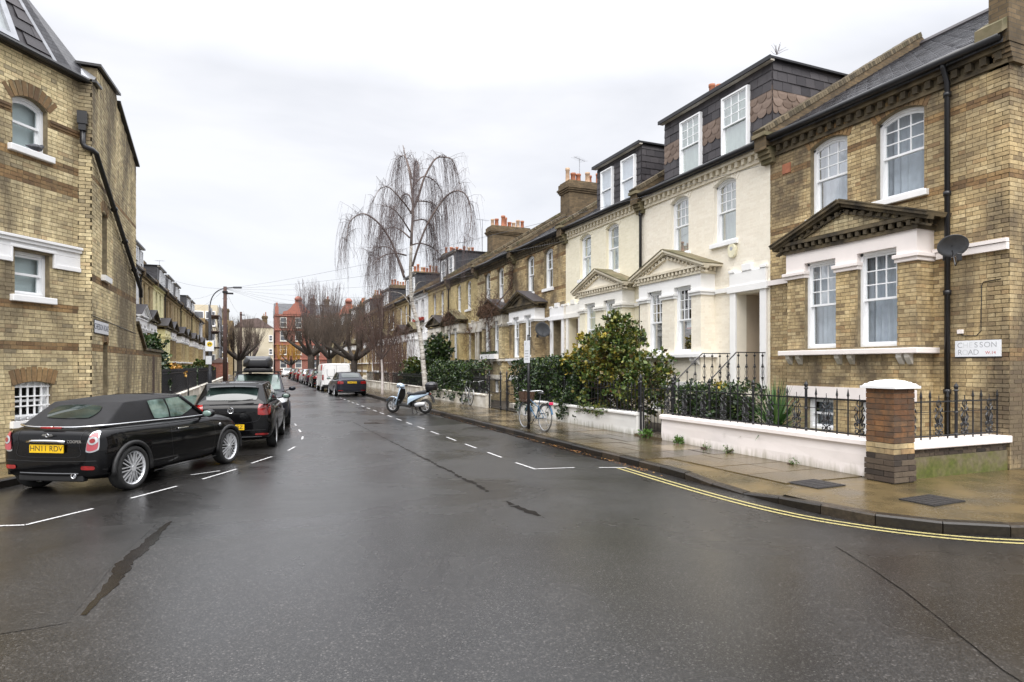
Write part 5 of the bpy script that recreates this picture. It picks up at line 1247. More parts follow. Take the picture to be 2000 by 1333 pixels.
for i, (x, y, s, lb) in enumerate(((8.32, 11.95, .13, 'green weed clump at the foot of the white wall end'), (8.28, 10.75, .1, 'green weed tuft at the pink wall near the gate'), (8.28, 9.9, .06, 'low row of weeds under the pink wall'), (8.28, 9.3, .06, 'second low patch of weeds along the pink wall'), (8.29, 7.75, .05, 'thin dry weed sprig at the pink wall foot'))):
    blob_shrub('weed', lb, (x, y, 0), [(0, 0, s*.6, s*.7, s * (1.3 if i in (2, 3) else 1), s*.7, 1, 0)], 260 if i < 2 else 150, s * .42, [leaf_mat('weed leaf %d' % i, [(0, (0.03, 0.07, 0.012)), (1, (0.10, 0.2, 0.03))])], 30 + i, 'weed')
# left-hand side
gwall('low white wall with black railings in front of the left terrace', -3.0, 25.4, 40, M_DIRTY, h=.42, cap=.06)
gwall('continuing low white wall under the lamp post', -3.0, 41.2, 62, M_DIRTY, h=.42, cap=.06)
gwall('farthest low white wall on the left pavement', -3.0, 63.2, 90, M_DIRTY, h=.42, cap=.06)
railing('tall black railing on the left wall beside the yard door', (-3.02, 25.4), (-3.02, 40), .46, ornate=False, sp=.16, top=.9, bar=ME_BARL, posts=False)
railing('black railing on the left wall beyond the lamp post', (-3.02, 41.2), (-3.02, 60), .46, ornate=False, sp=.22, top=.9, bar=ME_BARL, posts=False)
blob_shrub('laurel_bush', 'round dark laurel behind the brick yard wall', (-4.0, 27.5, 0), [(0, 0, 1.3, 1.0, 1.8, 1.3, .6, 0), (.1, .6, 2.1, .8, 1.2, .8, .4, 0)], 7000, .13, [G_DARK], 15)
blob_shrub('orange_shrub', 'orange leaved shrub behind the left railings', (-3.7, 33.5, 0), [(0, 0, 1.25, .7, 1.3, .5, 1, 0)], 2600, .12, [G_OCH, G_MIX], 16)
hedge('privet_hedge', 'green hedge along the left railings past the orange shrub', (-3.9, 44, .1), (1.0, 13, 1.35), 9000, .13, G_DARK, 17)
blob_shrub('garden_bush', 'mid green bush behind the telegraph pole', (-3.9, 56, 0), [(0, 0, 1.2, .9, 3.0, 1.0, 1, 0)], 3000, .16, [G_MIX, G_DARK], 18)
# brick yard wall with a door behind the left corner house
yw = thing('yard_wall', 'brick yard wall with sloping coping joining the tall corner house', 'wall', WP(-2.9, 19.25)); yw.scale = (K, K, K)
m = MB(); m.prism([(-.3, 0, -.2), (-.3, 0, 2.75), (-.3, 1.2, 2.12), (-.3, 4.9, 2.06), (-.3, 4.9, -.2)], (.299, 0, 0)); yb = m.build('wall_body', M_MORTAR, yw)
bl = []; brick_face(bl, (-.001, 0, 0), (0, 1, 0), (1, 0, 0), 4.9, 0, 2.7, lambda za, zb: ([(2.85, 3.35)] if zb < 1.95 else []) + ([(max(0, 1.2 * (2.75 - zb) / .63), 5)] if zb > 2.05 else []), ((1.92, 2.08),)); emit_bricks(yw, yb, bl, M_STOCKL, M_RED)
m = MB(); m.prism([(-.36, -.02, 2.76), (-.36, 1.2, 2.12), (-.36, 1.2, 2.2), (-.36, -.02, 2.84)], (.44, 0, 0)); m.box(-.36, .06, 1.2, 5.0, 2.09, 2.16); m.build('coping', M_STONE, yw)
m = MB(); m.box(-.1, .005, 2.86, 3.34, 0, 1.93); m.build('yard_door', mat('dark brown door', (0.05, 0.026, 0.016), 0.5), yw)
# ================================================================ trees
def birch_bark():
    m, nt, b = nt_new('birch bark')
    tc = N(nt, 'ShaderNodeTexCoord').outputs['Object']; mp = N(nt, 'ShaderNodeMapping', {0: tc, 'Scale': (3, 3, 14)}).outputs[0]
    f = noise(nt, 1.2, 5, 0.65, mp, 0.5); g = noise(nt, 0.8, 4, 0.6, tc)
    c = ramp(nt, f, [(0.34, (0.035, 0.028, 0.024)), (0.46, (0.33, 0.30, 0.26)), (0.62, (0.56, 0.54, 0.50))])
    c = mixc(nt, ramp(nt, g, [(0.5, 0.0), (0.7, 0.55)]), c, (0.26, 0.19, 0.14))
    nt.links.new(c, b.inputs['Base Color']); b.inputs['Roughness'].default_value = 0.7; bump(nt, b, f, 0.4, 0.02); return m
M_BIRCH = birch_bark()
M_BARK = mat('dark bark', (0.055, 0.043, 0.034), 0.9, c2=(0.022, 0.018, 0.015), scale=5, bmp=0.6)
M_BTWIG = mat('grey brown birch twig', (0.13, 0.10, 0.098), 0.85, c2=(0.075, 0.055, 0.055), scale=2)
M_RTWIG = mat('red brown twig', (0.115, 0.066, 0.05), 0.85, c2=(0.06, 0.037, 0.03), scale=1.5)
M_PTWIG = mat('plane shoot', (0.10, 0.074, 0.055), 0.88, c2=(0.05, 0.038, 0.03), scale=1.5)
M_LIMB = mat('grey brown limb', (0.17, 0.13, 0.115), 0.85, c2=(0.08, 0.058, 0.052), scale=3, bmp=0.3)
CR = Vector((math.cos(HEAD), -math.sin(HEAD), 0)); CF = Vector((math.sin(HEAD), math.cos(HEAD), 0))
def spline(pts, n):
    P = [Vector(p) for p in pts]; out = []
    for i in range(len(P) - 1):
        a, b, c, d = P[max(0, i-1)], P[i], P[i+1], P[min(len(P)-1, i+2)]
        for k in range(n):
            t = k / n; out.append(.5 * ((2*b) + (c - a)*t + (2*a - 5*b + 4*c - d)*t*t + (3*b - a - 3*c + d)*t*t*t))
    out.append(P[-1]); return out
def strand(m, p, length, r, rnd, drift, r0=.009):
    n = max(4, int(length / .3)); pts = [p.copy()]; q = p.copy(); dr = drift.copy(); ph = rnd.uniform(0, 6)
    for i in range(n):
        q = q + Vector((dr.x + .018*math.sin(ph + i*.9), dr.y + .018*math.cos(ph + i*1.1), -1)) * (length / n); dr *= .72; pts.append(q.copy())
    m.tube(pts, [r0 * (1 - .7 * i / n) for i in range(n + 1)], 3, caps=False)
    return pts
def weeping_birch():
    """one arching limb after another with curtains of hanging twigs"""
    r = random.Random(21)
    o = thing('weeping_birch', 'tall leafless weeping birch with white trunk behind the scooter', 'tree', WP(7.6, 28.9)); o.scale = (K, K, K)
    s = 29.6 / 1215
    def at(zx, zy, dep=0.0):              # drawn from sketch coordinates of the tree: sideways, up, and depth of its own
        px, py = 640 + zx * .2625, 270 + zy * .2625
        return CR * ((px - 828 + (.07 * (800 - px) if py < 640 else 0)) * s) + CF * dep + Vector((0, 0, (782 - py) * s))
    tr = [at((x - 640) / .2625, (y - 270) / .2625, d) for x, y, d in ((828, 786, 0), (824, 735, 0), (818, 675, .05), (811, 630, .1), (799, 590, .15), (796, 540, .1), (799, 460, 0), (803, 410, -.1), (800, 370, -.15), (794, 335, -.1), (786, 305, 0), (780, 282, .1))]
    tp = spline(tr, 4); n = len(tp)
    rr = [.115 * (1 - i / n) ** .9 + .012 for i in range(n)]; cut = int(n * .52)
    m = MB(); m.tube(tp[:cut + 1], rr[:cut + 1], 10); m.build('trunk', M_BIRCH, o, smooth=True)
    m = MB(); m.tube(tp[cut:], rr[cut:], 8); m.build('upper_stem', mat('brown birch stem', (0.24, 0.19, 0.17), 0.8, c2=(0.10, 0.075, 0.068), scale=4, bmp=.3), o, smooth=True)
    limbs = [([(600, 560), (650, 430), (700, 280), (780, 130), (850, 95), (920, 120), (960, 220), (1000, 400)], .8),
             ([(605, 560), (560, 500), (500, 440), (440, 400), (385, 440), (350, 560)], -.9),
             ([(610, 950), (660, 830), (740, 650), (850, 490), (930, 435), (1010, 430), (1070, 490), (1095, 650), (1062, 810)], -.7),
             ([(590, 740), (520, 680), (440, 635), (385, 630), (330, 650), (270, 690)], 1.1),
             ([(550, 1040), (500, 900), (440, 760), (360, 650), (270, 590), (200, 590), (140, 660), (130, 800)], -.5),
             ([(548, 1000), (480, 870), (400, 790), (300, 785), (220, 830)], .9),
             ([(612, 620), (660, 580), (700, 575), (740, 620), (760, 720)], 1.4), ([(610, 480), (570, 400), (520, 380), (470, 385), (420, 440)], 1.2),
             ([(608, 300), (585, 215), (545, 120), (500, 95), (460, 120)], .5), ([(615, 420), (640, 300), (660, 215), (690, 260), (700, 330)], -1.0),
             ([(600, 800), (650, 760), (720, 755), (790, 800), (830, 880)], 1.8), ([(598, 700), (560, 640), (520, 600), (470, 620)], -1.7),
             ([(640, 470), (700, 430), (760, 430), (800, 500)], 1.6), ([(560, 870), (500, 880), (440, 930), (400, 1010)], -1.6), ([(620, 350), (680, 265), (750, 260), (800, 300), (830, 400)], 1.2)]
    tw = MB()
    for li, (pts, dep) in enumerate(limbs):
        P = [at(x, y, dep * k / (len(pts) - 1) * 1.7 + .1 * math.sin(k * 2 + li)) for k, (x, y) in enumerate(pts)]
        sp = spline(P, 6); big = .055 if len(pts) > 6 else .035; n = len(sp)
        m = MB(); m.tube(sp, [big * (1 - k / n) ** .9 + .007 for k in range(n)], 6); m.build('limb', M_LIMB, o, smooth=True)
        for _ in range(26 if len(pts) > 6 else 14):                # fine forking side shoots
            k = r.randrange(int(n * .2), n); q = sp[k]; e = q + Vector((r.gauss(0, .4), r.gauss(0, .4), r.uniform(-.1, .5))); f_ = e + Vector((r.gauss(0, .22), r.gauss(0, .22), -r.uniform(.15, .6)))
            tw.tube([q, q.lerp(e, .5) + rv(r) * .07, e, f_], [.009, .007, .005, .003], 3, caps=False)
            for _ in range(4):
                g_ = q.lerp(e, r.uniform(.3, 1)); strand(tw, g_, r.uniform(.3, 1.5), r, r, rv(r) * .6, .004)
        clusters = [r.uniform(.28, 1.0) for _ in range(13 if len(pts) > 6 else 8)]
        for c in clusters:
            k = min(n - 2, int(c * n)); base = sp[k]; out = (base - sp[max(0, k - 4)]); out.z = 0; out = out.normalized() if out.length > .01 else rv(r)
            hmax = min(4.6, max(.8, base.z - 3.2 - (1.2 if base.x < 0 else .4)))
            L0 = hmax * r.uniform(.35, 1.0); side = rv(r); side.z = 0
            twp = base + out * r.uniform(.05, .35) + side * r.uniform(.05, .5) + Zv * r.uniform(-.05, .12)
            tw.tube([base, (base + twp) / 2 + Zv * .06, twp], [.012, .009, .007], 3, caps=False)
            for _ in range(r.randint(3, 12)):
                st = base.lerp(twp, r.random()) + Vector((r.gauss(0, .07), r.gauss(0, .07), r.gauss(0, .05)))
                ps = strand(tw, st, L0 * r.uniform(.55, 1.08), r, r, (out + rv(r) * .5) * r.uniform(.05, .45), .0052)
                for _ in range(3):
                    q = ps[r.randrange(1, len(ps))]; strand(tw, q, r.uniform(.3, .9), r, r, rv(r) * .5, .0036)
    tw.build('hanging_twigs', M_BTWIG, o)
    lo = MB()
    for a, b, c in (((828-12, 640), (850, 615), (870, 598)), ((812, 628), (790, 615), (770, 600)), ((800, 600), (780, 575), (752, 572)), ((798, 590), (812, 556), (830, 552))):
        P = [at((x - 640) / .2625, (y - 270) / .2625, -.25 * i) for i, (x, y) in enumerate((a, b, c))]; lo.tube(spline(P, 4), [.03, .026, .022, .02, .017, .014, .011, .008, .006], 5)
    lo.build('limb', M_BIRCH, o)
    return o
weeping_birch()
def pollard(label, loc, h_trunk, h, spread, seed, shoots, mt=M_PTWIG, rad_=.28, fork=7, group=None, r0=.016, lean=(0, 0)):
    """street tree cut back to knuckles: stout trunk, splayed limbs, a dense fan of straight shoots"""
    r = random.Random(seed); o = thing('pollarded_tree', label, 'tree', WP(*loc), group=group); o.scale = (K, K, K)
    m = MB(); top = Vector((lean[0], lean[1], h_trunk)); m.tube([(0,0,-.05), (0,0,.3), tuple(top * .6), tuple(top)], [rad_ * 1.25, rad_, rad_ * .88, rad_ * .95], 10); m.build('trunk', M_BARK, o, smooth=True)
    tw = MB(); kn = []
    for i in range(fork):
        a = 6.28 * i / fork + r.uniform(-.3, .3); rr = spread * r.uniform(.28, .55); zz = h_trunk + (h - h_trunk) * r.uniform(.18, .42)
        e = Vector((math.cos(a) * rr, math.sin(a) * rr, zz)) + Vector((lean[0], lean[1], 0)); mid = top.lerp(e, .55) + Vector((0, 0, -.15))
        m = MB(); m.tube(spline([top - Zv * .2, mid, e], 4), [rad_ * .6 * (1 - k / 11) + .04 for k in range(9)], 7); m.build('limb', M_BARK, o, smooth=True)
        kn += [mid.lerp(e, t) for t in (.3, .6, .85, 1.0, 1.0)]
    for _ in range(shoots):
        k = r.choice(kn); dv = Vector((k.x - lean[0], k.y - lean[1], 0)); dv = dv.normalized() if dv.length > .01 else rv(r)
        tgt = (h - k.z) * r.uniform(.55, 1.06); d = dv * r.uniform(-.9, .75) * spread * .30 + Vector((r.gauss(0, .28), r.gauss(0, .28), 0)) * spread * .2
        p0 = k + rv(r) * .12; p1 = p0 + d * .55 + Zv * tgt * .45; p2 = p0 + d + Zv * tgt
        tw.tube([p0, p1, p2], [r0, r0 * .75, r0 * .35], 3, caps=False)
        for _ in range(3):
            t = r.uniform(.25, .9); q = p1.lerp(p2, t) if t > .5 else p0.lerp(p1, t * 2); e = q + (d * .3 + rv(r) * .4 + Zv * .7) * r.uniform(.3, .9); tw.tube([q, e], [r0 * .55, r0 * .25], 3, caps=False)
    tw.build('shoots', mt, o); return o
pollard('dense brown pollarded tree behind the white van', (7.4, 50.5), 2.3, 6.9, 5.0, 31, 520, r0=.012)
pollard('broad vase-shaped bare tree before the red building', (7.2, 88), 3.2, 8.6, 6.6, 32, 620, r0=.020, rad_=.5)
pollard('smaller bare tree between the van and the red building', (7.4, 68), 2.6, 7.2, 4.6, 33, 320, r0=.014)
pollard('bare vase-shaped tree behind the roof box of the dark car', (-1.75, 92), 2.6, 8.2, 5.6, 34, 360, r0=.02, rad_=.38)
pollard('thin bare tree rising above the red building', (9.5, 104), 5.0, 15.0, 6.0, 35, 260, mt=M_BTWIG, r0=.03, rad_=.25)
def sapling():
    r = random.Random(41); o = thing('white_stemmed_sapling', 'slender white-stemmed birch sapling with red brown drooping twigs', 'tree', WP(6.6, 34.6)); o.scale = (K, K, K)
    m = MB(); m.tube(spline([(0,0,0), (0,0,1.2), (-.06,0,2.1)], 4), [.075, .07, .068, .065, .06, .058, .055, .05, .05], 8); m.build('trunk', mat('white birch stem', (0.72, 0.68, 0.66), 0.6, c2=(0.45, 0.38, 0.35), scale=5), o, smooth=True)
    tw = MB(); ends = [(-.75, .3, 4.3), (-.3, -.5, 5.0), (.55, .2, 4.2), (.9, -.3, 3.6), (-1.1, -.2, 3.6), (.1, .6, 5.4)]
    for e in ends:
        P = spline([(-.06, 0, 2.0), Vector(e) * .5 + Vector((0, 0, .9)), e, Vector(e) + Vector((e[0]*.4, e[1]*.4, -.2))], 5)
        m = MB(); m.tube(P, [.045 * (1 - k / len(P)) + .008 for k in range(len(P))], 5); m.build('limb', M_LIMB, o, smooth=True)
        for _ in range(70):
            k = r.randrange(4, len(P)); st = P[k] + Vector((r.gauss(0, .38), r.gauss(0, .38), r.uniform(-.1, .7)))
            tw.tube([P[k], (P[k] + st) / 2 + Zv * .12, st], [.008, .006, .005], 3, caps=False)
            strand(tw, st, r.uniform(.5, 2.1), r, r, rv(r) * .35, .008)
    tw.build('drooping_twigs', M_RTWIG, o)
    return o
sapling()
def twig_mass(label, loc, zs, size, n, seed, name='bare_shrub', mt=M_RTWIG):
    r = random.Random(seed); o = thing(name, label, 'shrub', WP(*loc)); o.scale = (K, K, K); tw = MB()
    for _ in range(n):
        p = Vector((r.gauss(0, size[0]), r.gauss(0, size[1]), r.uniform(0, zs * .5))); e = p + Vector((r.gauss(0, .35), r.gauss(0, .35), r.uniform(.4, 1) * (zs - p.z))); q = e + Vector((r.gauss(0, .3), r.gauss(0, .3), -r.uniform(.1, .8)))
        tw.tube([p, p.lerp(e, .5) + rv(r) * .1, e, q], [.014, .011, .008, .004], 3, caps=False)
    tw.build('twigs', mt, o); return o
twig_mass('reddish bare shrub in the garden behind the sapling', (9.3, 43.5, 0), 4.2, (.5, 1.4), 170, 51)
twig_mass('russet bare shrub beyond the evergreen behind the birch', (9.3, 48.5, 0), 4.6, (.5, 1.2), 150, 52)
# climbing vine, bare, on the vine house and its neighbour
def vine(label, loc, paths, clumps, seed):
    r = random.Random(seed); o = thing('bare_vine', label, 'vine', loc, RZ); o.scale = (K, K, K); st = MB(); tw = MB()
    for P in paths:
        sp = spline(P, 6); st.tube([p + rv(r) * .02 for p in sp], [.045 * (1 - .7 * k / len(sp)) for k in range(len(sp))], 6)
    st.build('stem', M_LIMB, o)
    for (c, s, n) in clumps:
        for _ in range(n):
            p = Vector(c) + Vector((r.gauss(0, s[0]), abs(r.gauss(0, s[1])), r.gauss(0, s[2]))); e = p + Vector((r.gauss(0, .22), abs(r.gauss(.05, .12)), r.gauss(-.05, .2)))
            tw.tube([p, p.lerp(e, .5) + rv(r) * .06, e], [.011, .008, .004], 3, caps=False)
    tw.build('twigs', mat('vine twig %d' % seed, (0.13, 0.068, 0.038), 0.9, c2=(0.06, 0.034, 0.022), scale=3), o); return o
vine('bare brown vine climbing the bay and wall of the vine house', rloc(26.4), [[(1.75, .75, 0), (1.8, .62, 1.2), (1.7, .55, 2.4), (1.85, .6, 3.6), (1.75, .7, 4.3)], [(1.75, .7, 3.9), (.8, .5, 4.6), (.15, .12, 5.4), (.05, .1, 6.5)], [(1.8, .7, 4.2), (2.8, .4, 4.5), (3.6, .15, 4.9), (4.6, .12, 5.0)]], [((1.8, .45, 4.35), (.85, .2, .28), 420), ((.1, .06, 5.8), (.14, .08, .6), 160), ((1.75, .5, 2.2), (.18, .12, .9), 120), ((3.6, .1, 5.0), (.8, .06, .2), 90), ((1.7, .7, .5), (.3, .2, .35), 60)], 61)
vine('bare brown vine heaped on the hood of the yellow brick house', rloc(31.5), [[(3.2, .5, .2), (3.3, .55, 2.4), (3.2, .55, 4.2)]], [((3.3, .35, 4.45), (.75, .2, .22), 360), ((1.2, .08, 3.4), (.5, .06, .5), 120)], 62)
# ================================================================ street furniture and house fittings
M_SIGNW = mat('enamel white', (0.80, 0.82, 0.85), 0.3, var=0.03, scale=5); M_SIGNK = mat('sign black', (0.02, 0.02, 0.022), 0.4, var=0)
M_FADE = mat('faded sign black', (0.42, 0.43, 0.45), 0.5, var=0.2, scale=20); M_FAINT = mat('nearly lost lettering', (0.66, 0.68, 0.70), 0.5, var=0.05); M_SRED = mat('sign red', (0.5, 0.08, 0.07), 0.45, var=0.1)
M_YELL = mat('sign yellow', (0.75, 0.52, 0.02), 0.45, var=0.05)
TXR = lambda p, rz: Matrix.Translation(p) @ Matrix.Rotation(rz, 4, 'Z') @ Matrix.Rotation(math.pi/2, 4, 'X')
# nameplate on the right corner house (faces the street, -X); reading direction runs towards the camera
sg = thing('street_sign', 'white CHESSON ROAD W.14 nameplate with flaking letters on the corner house', 'sign', WP(11.1, 6.56, 1.93))
m = MB(); m.box(-.022, -.008, -.355, .355, -.135, .135); m.build('plate', M_SIGNW, sg)
m = MB(); m.box(-.016, -.006, -.36, .36, -.155, -.137); m.build('plate_edge', M_SIGNK, sg)
FR = -math.pi / 2
def sgn(s, size, x, z, mt): text_mesh(s, size, 'lettering', mt, sg, TXR((-.0225, x, z), FR), .001)
for ch, x, mt in (('C', .275, M_FADE), ('H', .185, M_FAINT), ('E', .105, M_FAINT), ('S', .02, M_FADE), ('S', -.06, M_FADE), ('O', -.15, M_FADE), ('N', -.25, M_FADE)): sgn(ch, .125, x, .055, mt)
for ch, x, mt in (('R', .275, M_FADE), ('O', .19, M_FAINT), ('A', .105, M_FADE), ('D', .02, M_FADE)): sgn(ch, .125, x, -.065, mt)
sgn('W.14', .07, -.2, -.075, M_SRED)
# nameplate on the left flank (faces +X)
s2 = thing('street_sign', 'small black-lettered CHESSON ROAD plate on the flank of the tall corner house', 'sign', WP(-2.9, 15.05, 2.42))
m = MB(); m.box(.012, .026, -.62, .62, -.12, .12); m.build('plate', M_SIGNW, s2); m = MB(); m.box(.008, .02, -.64, .64, -.14, .14); m.build('plate_edge', M_SIGNK, s2)
text_mesh('CHESSON ROAD', .17, 'lettering', mat('sign navy', (0.03, 0.04, 0.08), 0.4, var=0), s2, TXR((.027, 0, 0), math.pi/2), .001)
# satellite dishes
def dish(label, p, rz, r=.33, tilt=.35):
    o = thing('satellite_dish', label, 'dish', p, rz); mt = mat('grey dish paint', (0.10, 0.105, 0.115), 0.45, var=0.15, scale=6)
    R_ = Matrix.Rotation(-tilt, 4, 'X')
    m = MB(Matrix.Translation((0, .38, .12)) @ R_ @ Matrix.Rotation(-math.pi/2, 4, 'X') @ Matrix.Diagonal((1, .92, 1, 1)))
    m.lathe([(.001, 0), (r*.4, .012), (r*.75, .045), (r, .085), (r*1.01, .078), (r*.75, .035), (r*.4, .0), (.001, -.012)], (0,0,0), 28); m.build('reflector', mt, o, smooth=True)
    m = MB(); m.tube([(0, .40, .0), (0, .62, -.28), (0, .85, -.2)], .011, 6); m.build('feed_arm', M_BLACK, o); m = MB(); m.box(-.035, .035, .82, .9, -.24, -.12); m.build('receiver', M_BLACK, o, bevel=.01)
    m = MB(); m.tube([(0, .0, -.02), (0, .18, 0), (0, .36, .1)], .02, 6); m.box(-.06, .06, -.01, .01, -.1, .08); m.build('bracket', M_BLACK, o); return o
dish('dark grey satellite dish on the drainpipe of the corner house', WP(11.0, 7.0, 3.55), math.pi/2 + .75, .22, .62); dish('grey satellite dish beside the bay of the brown brick house', WP(11.05, 22.75, 3.0), math.pi/2 + .6, .34)
o = thing('junction_box', 'small cream junction box and cable above the street sign', 'box', WP(11.1, 6.83, 2.22)); m = MB(); m.box(-.035, 0, -.05, .05, -.035, .035); m.build('box', M_PINKW, o, bevel=.006)
m = MB(); m.tube([(-.015, .0, -.04), (-.015, -.05, -.07), (-.015, -.25, -.08), (-.015, -.32, .0), (-.015, -.33, .75), (-.015, -.36, .8), (-.015, -.62, .82)], .007, 4); m.build('cable', M_BLACK, o)
# porch lamp, intercom, alarm bell, estate notice
o = thing('porch_lamp', 'black wrought lantern in the cream porch', 'lamp', WP(11.3, 11.34, 3.15)); m = MB(); m.box(-.03, .03, -.02, .0, -.12, .12); m.tube([(0, 0, .05), (0, .1, .0), (0, .14, .06)], .012, 5); m.lathe([(.03, 0), (.06, .03), (.045, .1), (.02, .13)], (0, .14, .05), 8); m.build('bracket', M_IRON, o); m = MB(); m.lathe([(.02, 0), (.028, .04), (.02, .1), (.005, .12)], (0, .14, .17), 8); m.build('bulb_glass', M_SASH, o, smooth=True)
o = thing('alarm_box', 'pale heart-shaped alarm box under the upper window of the cream house', 'alarm', WP(11.1, 12.25, 4.55)); m = MB(); pts = [(0, .14 * math.sin(t) * (1 if abs(t) < 9 else 1), .16 * math.cos(t) - (.05 if math.cos(t) < -.5 else 0)) for t in [i * 6.28 / 14 for i in range(14)]]; m.prism(pts, (-.08, 0, 0)); m.build('case', mat('aged ivory plastic', (0.72, 0.68, 0.5), 0.4), o, bevel=.015)
m = MB(); m.lathe([(.05, 0), (.05, .004)], (-.083, 0, .02), 12, Matrix.Rotation(math.pi/2, 4, 'Y')); m.build('badge', M_FADE, o)
o = thing('window_notice', 'small white and red notice in the lower sash of the cream bay', 'notice', WP(10.66 + .19, 13.62, 2.75)); m = MB(); m.box(-.004, 0, -.13, .13, -.12, .12); m.build('card', M_SIGNW, o); m = MB(); m.box(-.006, -.0045, -.12, .12, -.11, -.075); m.build('red_stripe', M_SRED, o)
for i in range(3): m = MB(); m.box(-.006, -.0045, -.09, .09, .06 - i*.05, .068 - i*.05); m.build('print_line', M_FADE, o)
# parking sign pole
o = thing('parking_sign_post', 'black pole with a white parking plate where the bicycle is locked', 'sign', WP(6.62, 14.8)); m = MB(); m.tube([(0,0,0), (0,0,2.42)], .038, 10); m.lathe([(.038, 0), (.04, .02), (.015, .04)], (0, 0, 2.42), 10); m.build('pole', M_BLACK, o, smooth=True)
m = MB(); m.box(-.055, -.045, -.17, .17, 1.72, 2.3); m.build('plate', M_SIGNW, o)
text_mesh('P', .13, 'lettering', M_FADE, o, TXR((-.0555, .06, 2.2), FR), .001)
for i in range(4): m = MB(); m.box(-.0565, -.0555, -.12 + .02 * (i % 2), .12, 2.02 - i*.07, 2.04 - i*.07); m.build('print_line', M_FADE, o)
# lamp column with controlled-zone plates
o = thing('street_lamp', 'dark lamp column with curved arm carrying yellow zone sign', 'lamp', WP(-2.68, 45.9)); MT_COL = mat('dark grey column', (0.045, 0.048, 0.058), 0.45, var=0.15)
m = MB(); m.lathe([(.13, 0), (.13, 1.2), (.09, 1.3), (.085, 5.2), (.065, 5.3), (.06, 5.4)], (0,0,0), 12); m.build('column', MT_COL, o, smooth=True)
arm = [(0, 0, 5.3), (.02, -.02, 5.7), (.15, -.08, 6.2), (.45, -.18, 6.6), (.9, -.35, 6.8), (1.4, -.5, 6.86)]; m = MB(); m.tube(spline(arm, 5), .035, 8); m.build('arm', MT_COL, o, smooth=True)
m = MB(); m.box(-.12, .42, -.12, .12, -.06, .06); m.T = Matrix.Translation((1.55, -.56, 6.86)) @ Matrix.Rotation(-.35, 4, 'Z'); m.build('lantern', MT_COL, o, bevel=.04)
m = MB(); m.box(-.26, .26, -.13, -.12, 2.62, 3.32); pl_ = m.build('zone_plate', M_SIGNW, o)
m = MB(); m.lathe([(.17, 0), (.17, .004)], (0, -.131, 3.08), 20, Matrix.Rotation(math.pi/2, 4, 'X')); m.build('yellow_disc', M_YELL, o); m = MB(); m.tube([(-.07, -.137, 3.02), (-.05, -.137, 3.12), (.05, -.137, 3.13), (.08, -.137, 3.06)], .03, 6); m.build('lorry_symbol', M_SIGNK, o)
m = MB(); m.box(-.24, .12, -.13, -.12, 1.75, 2.3); m.build('notice_plate', M_FAINT, o)
# telegraph poles
def tpole(label, x, y, h, r0):
    o = thing('telegraph_pole', label, 'pole', WP(x, y)); m = MB(); m.tube([(0,0,0), (0,0,h)], [r0, r0*.75], 10); m.build('shaft', mat('creosoted timber %d' % int(y), (0.085, 0.045, 0.036), 0.85, c2=(0.045, 0.026, 0.022), scale=4, bmp=0.3), o, smooth=True)
    m = MB(); m.box(-.16, .16, -.14, .14, h - .42, h - .30); m.build('wire_ring', M_BLACK, o)
    stp = MB().box(-.16, .16, -.012, .012, -.012, .012).mesh('step_iron', M_BLACK)
    for i in range(7): link('step_iron', stp, o, Matrix.Translation((0, 0, h - .8 - i * .42)) @ Matrix.Rotation((i % 2) * 1.57, 4, 'Z'))
    m = MB(); m.box(-.02, .5, -.1, -.02, h - .5, h - .38); m.build('terminal_box', M_BLACK, o, bevel=.02); return o
tpole('brown telegraph pole with step irons beside the street lamp', -1.72, 45, 6.85, .15); tpole('distant dark telegraph pole behind the roof box', -1.62, 95, 9.2, .2)
# overhead wires
def wire(a, b, sag, lb, r=.006):
    a, b = Vector(a), Vector(b); m = MB(); m.tube([a.lerp(b, t) - Zv * sag * 4 * t * (1 - t) for t in [i / 14 for i in range(15)]], r, 3, caps=False)
    return tag(m.build('overhead_wire', mat_wire), 'thin telephone wire strung from ' + lb, 'wire', 'telephone wires')
mat_wire = mat('wire grey', (0.12, 0.12, 0.13), 0.6, var=0)
pt = WP(-1.72, 45, 6.72)
for (x, y, z), lb in zip(((11.0, 11.3, 6.35), (11.0, 21.0, 6.4), (11.0, 31.5, 6.5), (11.0, 41.7, 6.5), (11.0, 52, 6.5), (11.0, 62, 6.6), (11, 75, 6.8), (-5.7, 34, 6.6), (-5.7, 52, 6.6), (-5.7, 64, 6.6)), ('the near cream house', 'the ivory house', 'the vine house', 'the white painted house on the right', 'the house behind the sapling', 'the houses behind the white van', 'the far end of the right terrace', 'the nearest left terrace house', 'the brown left terrace house', 'a distant left terrace house')): wire(pt, WP(x, y, z), .35, 'the brown pole to ' + lb)
wire(pt, WP(-1.62, 95, 9.0), .5, 'the near brown pole to the distant pole'); wire(WP(-1.62, 95, 9.0), WP(11, 100, 6.8), .3, 'the distant pole towards the red building')
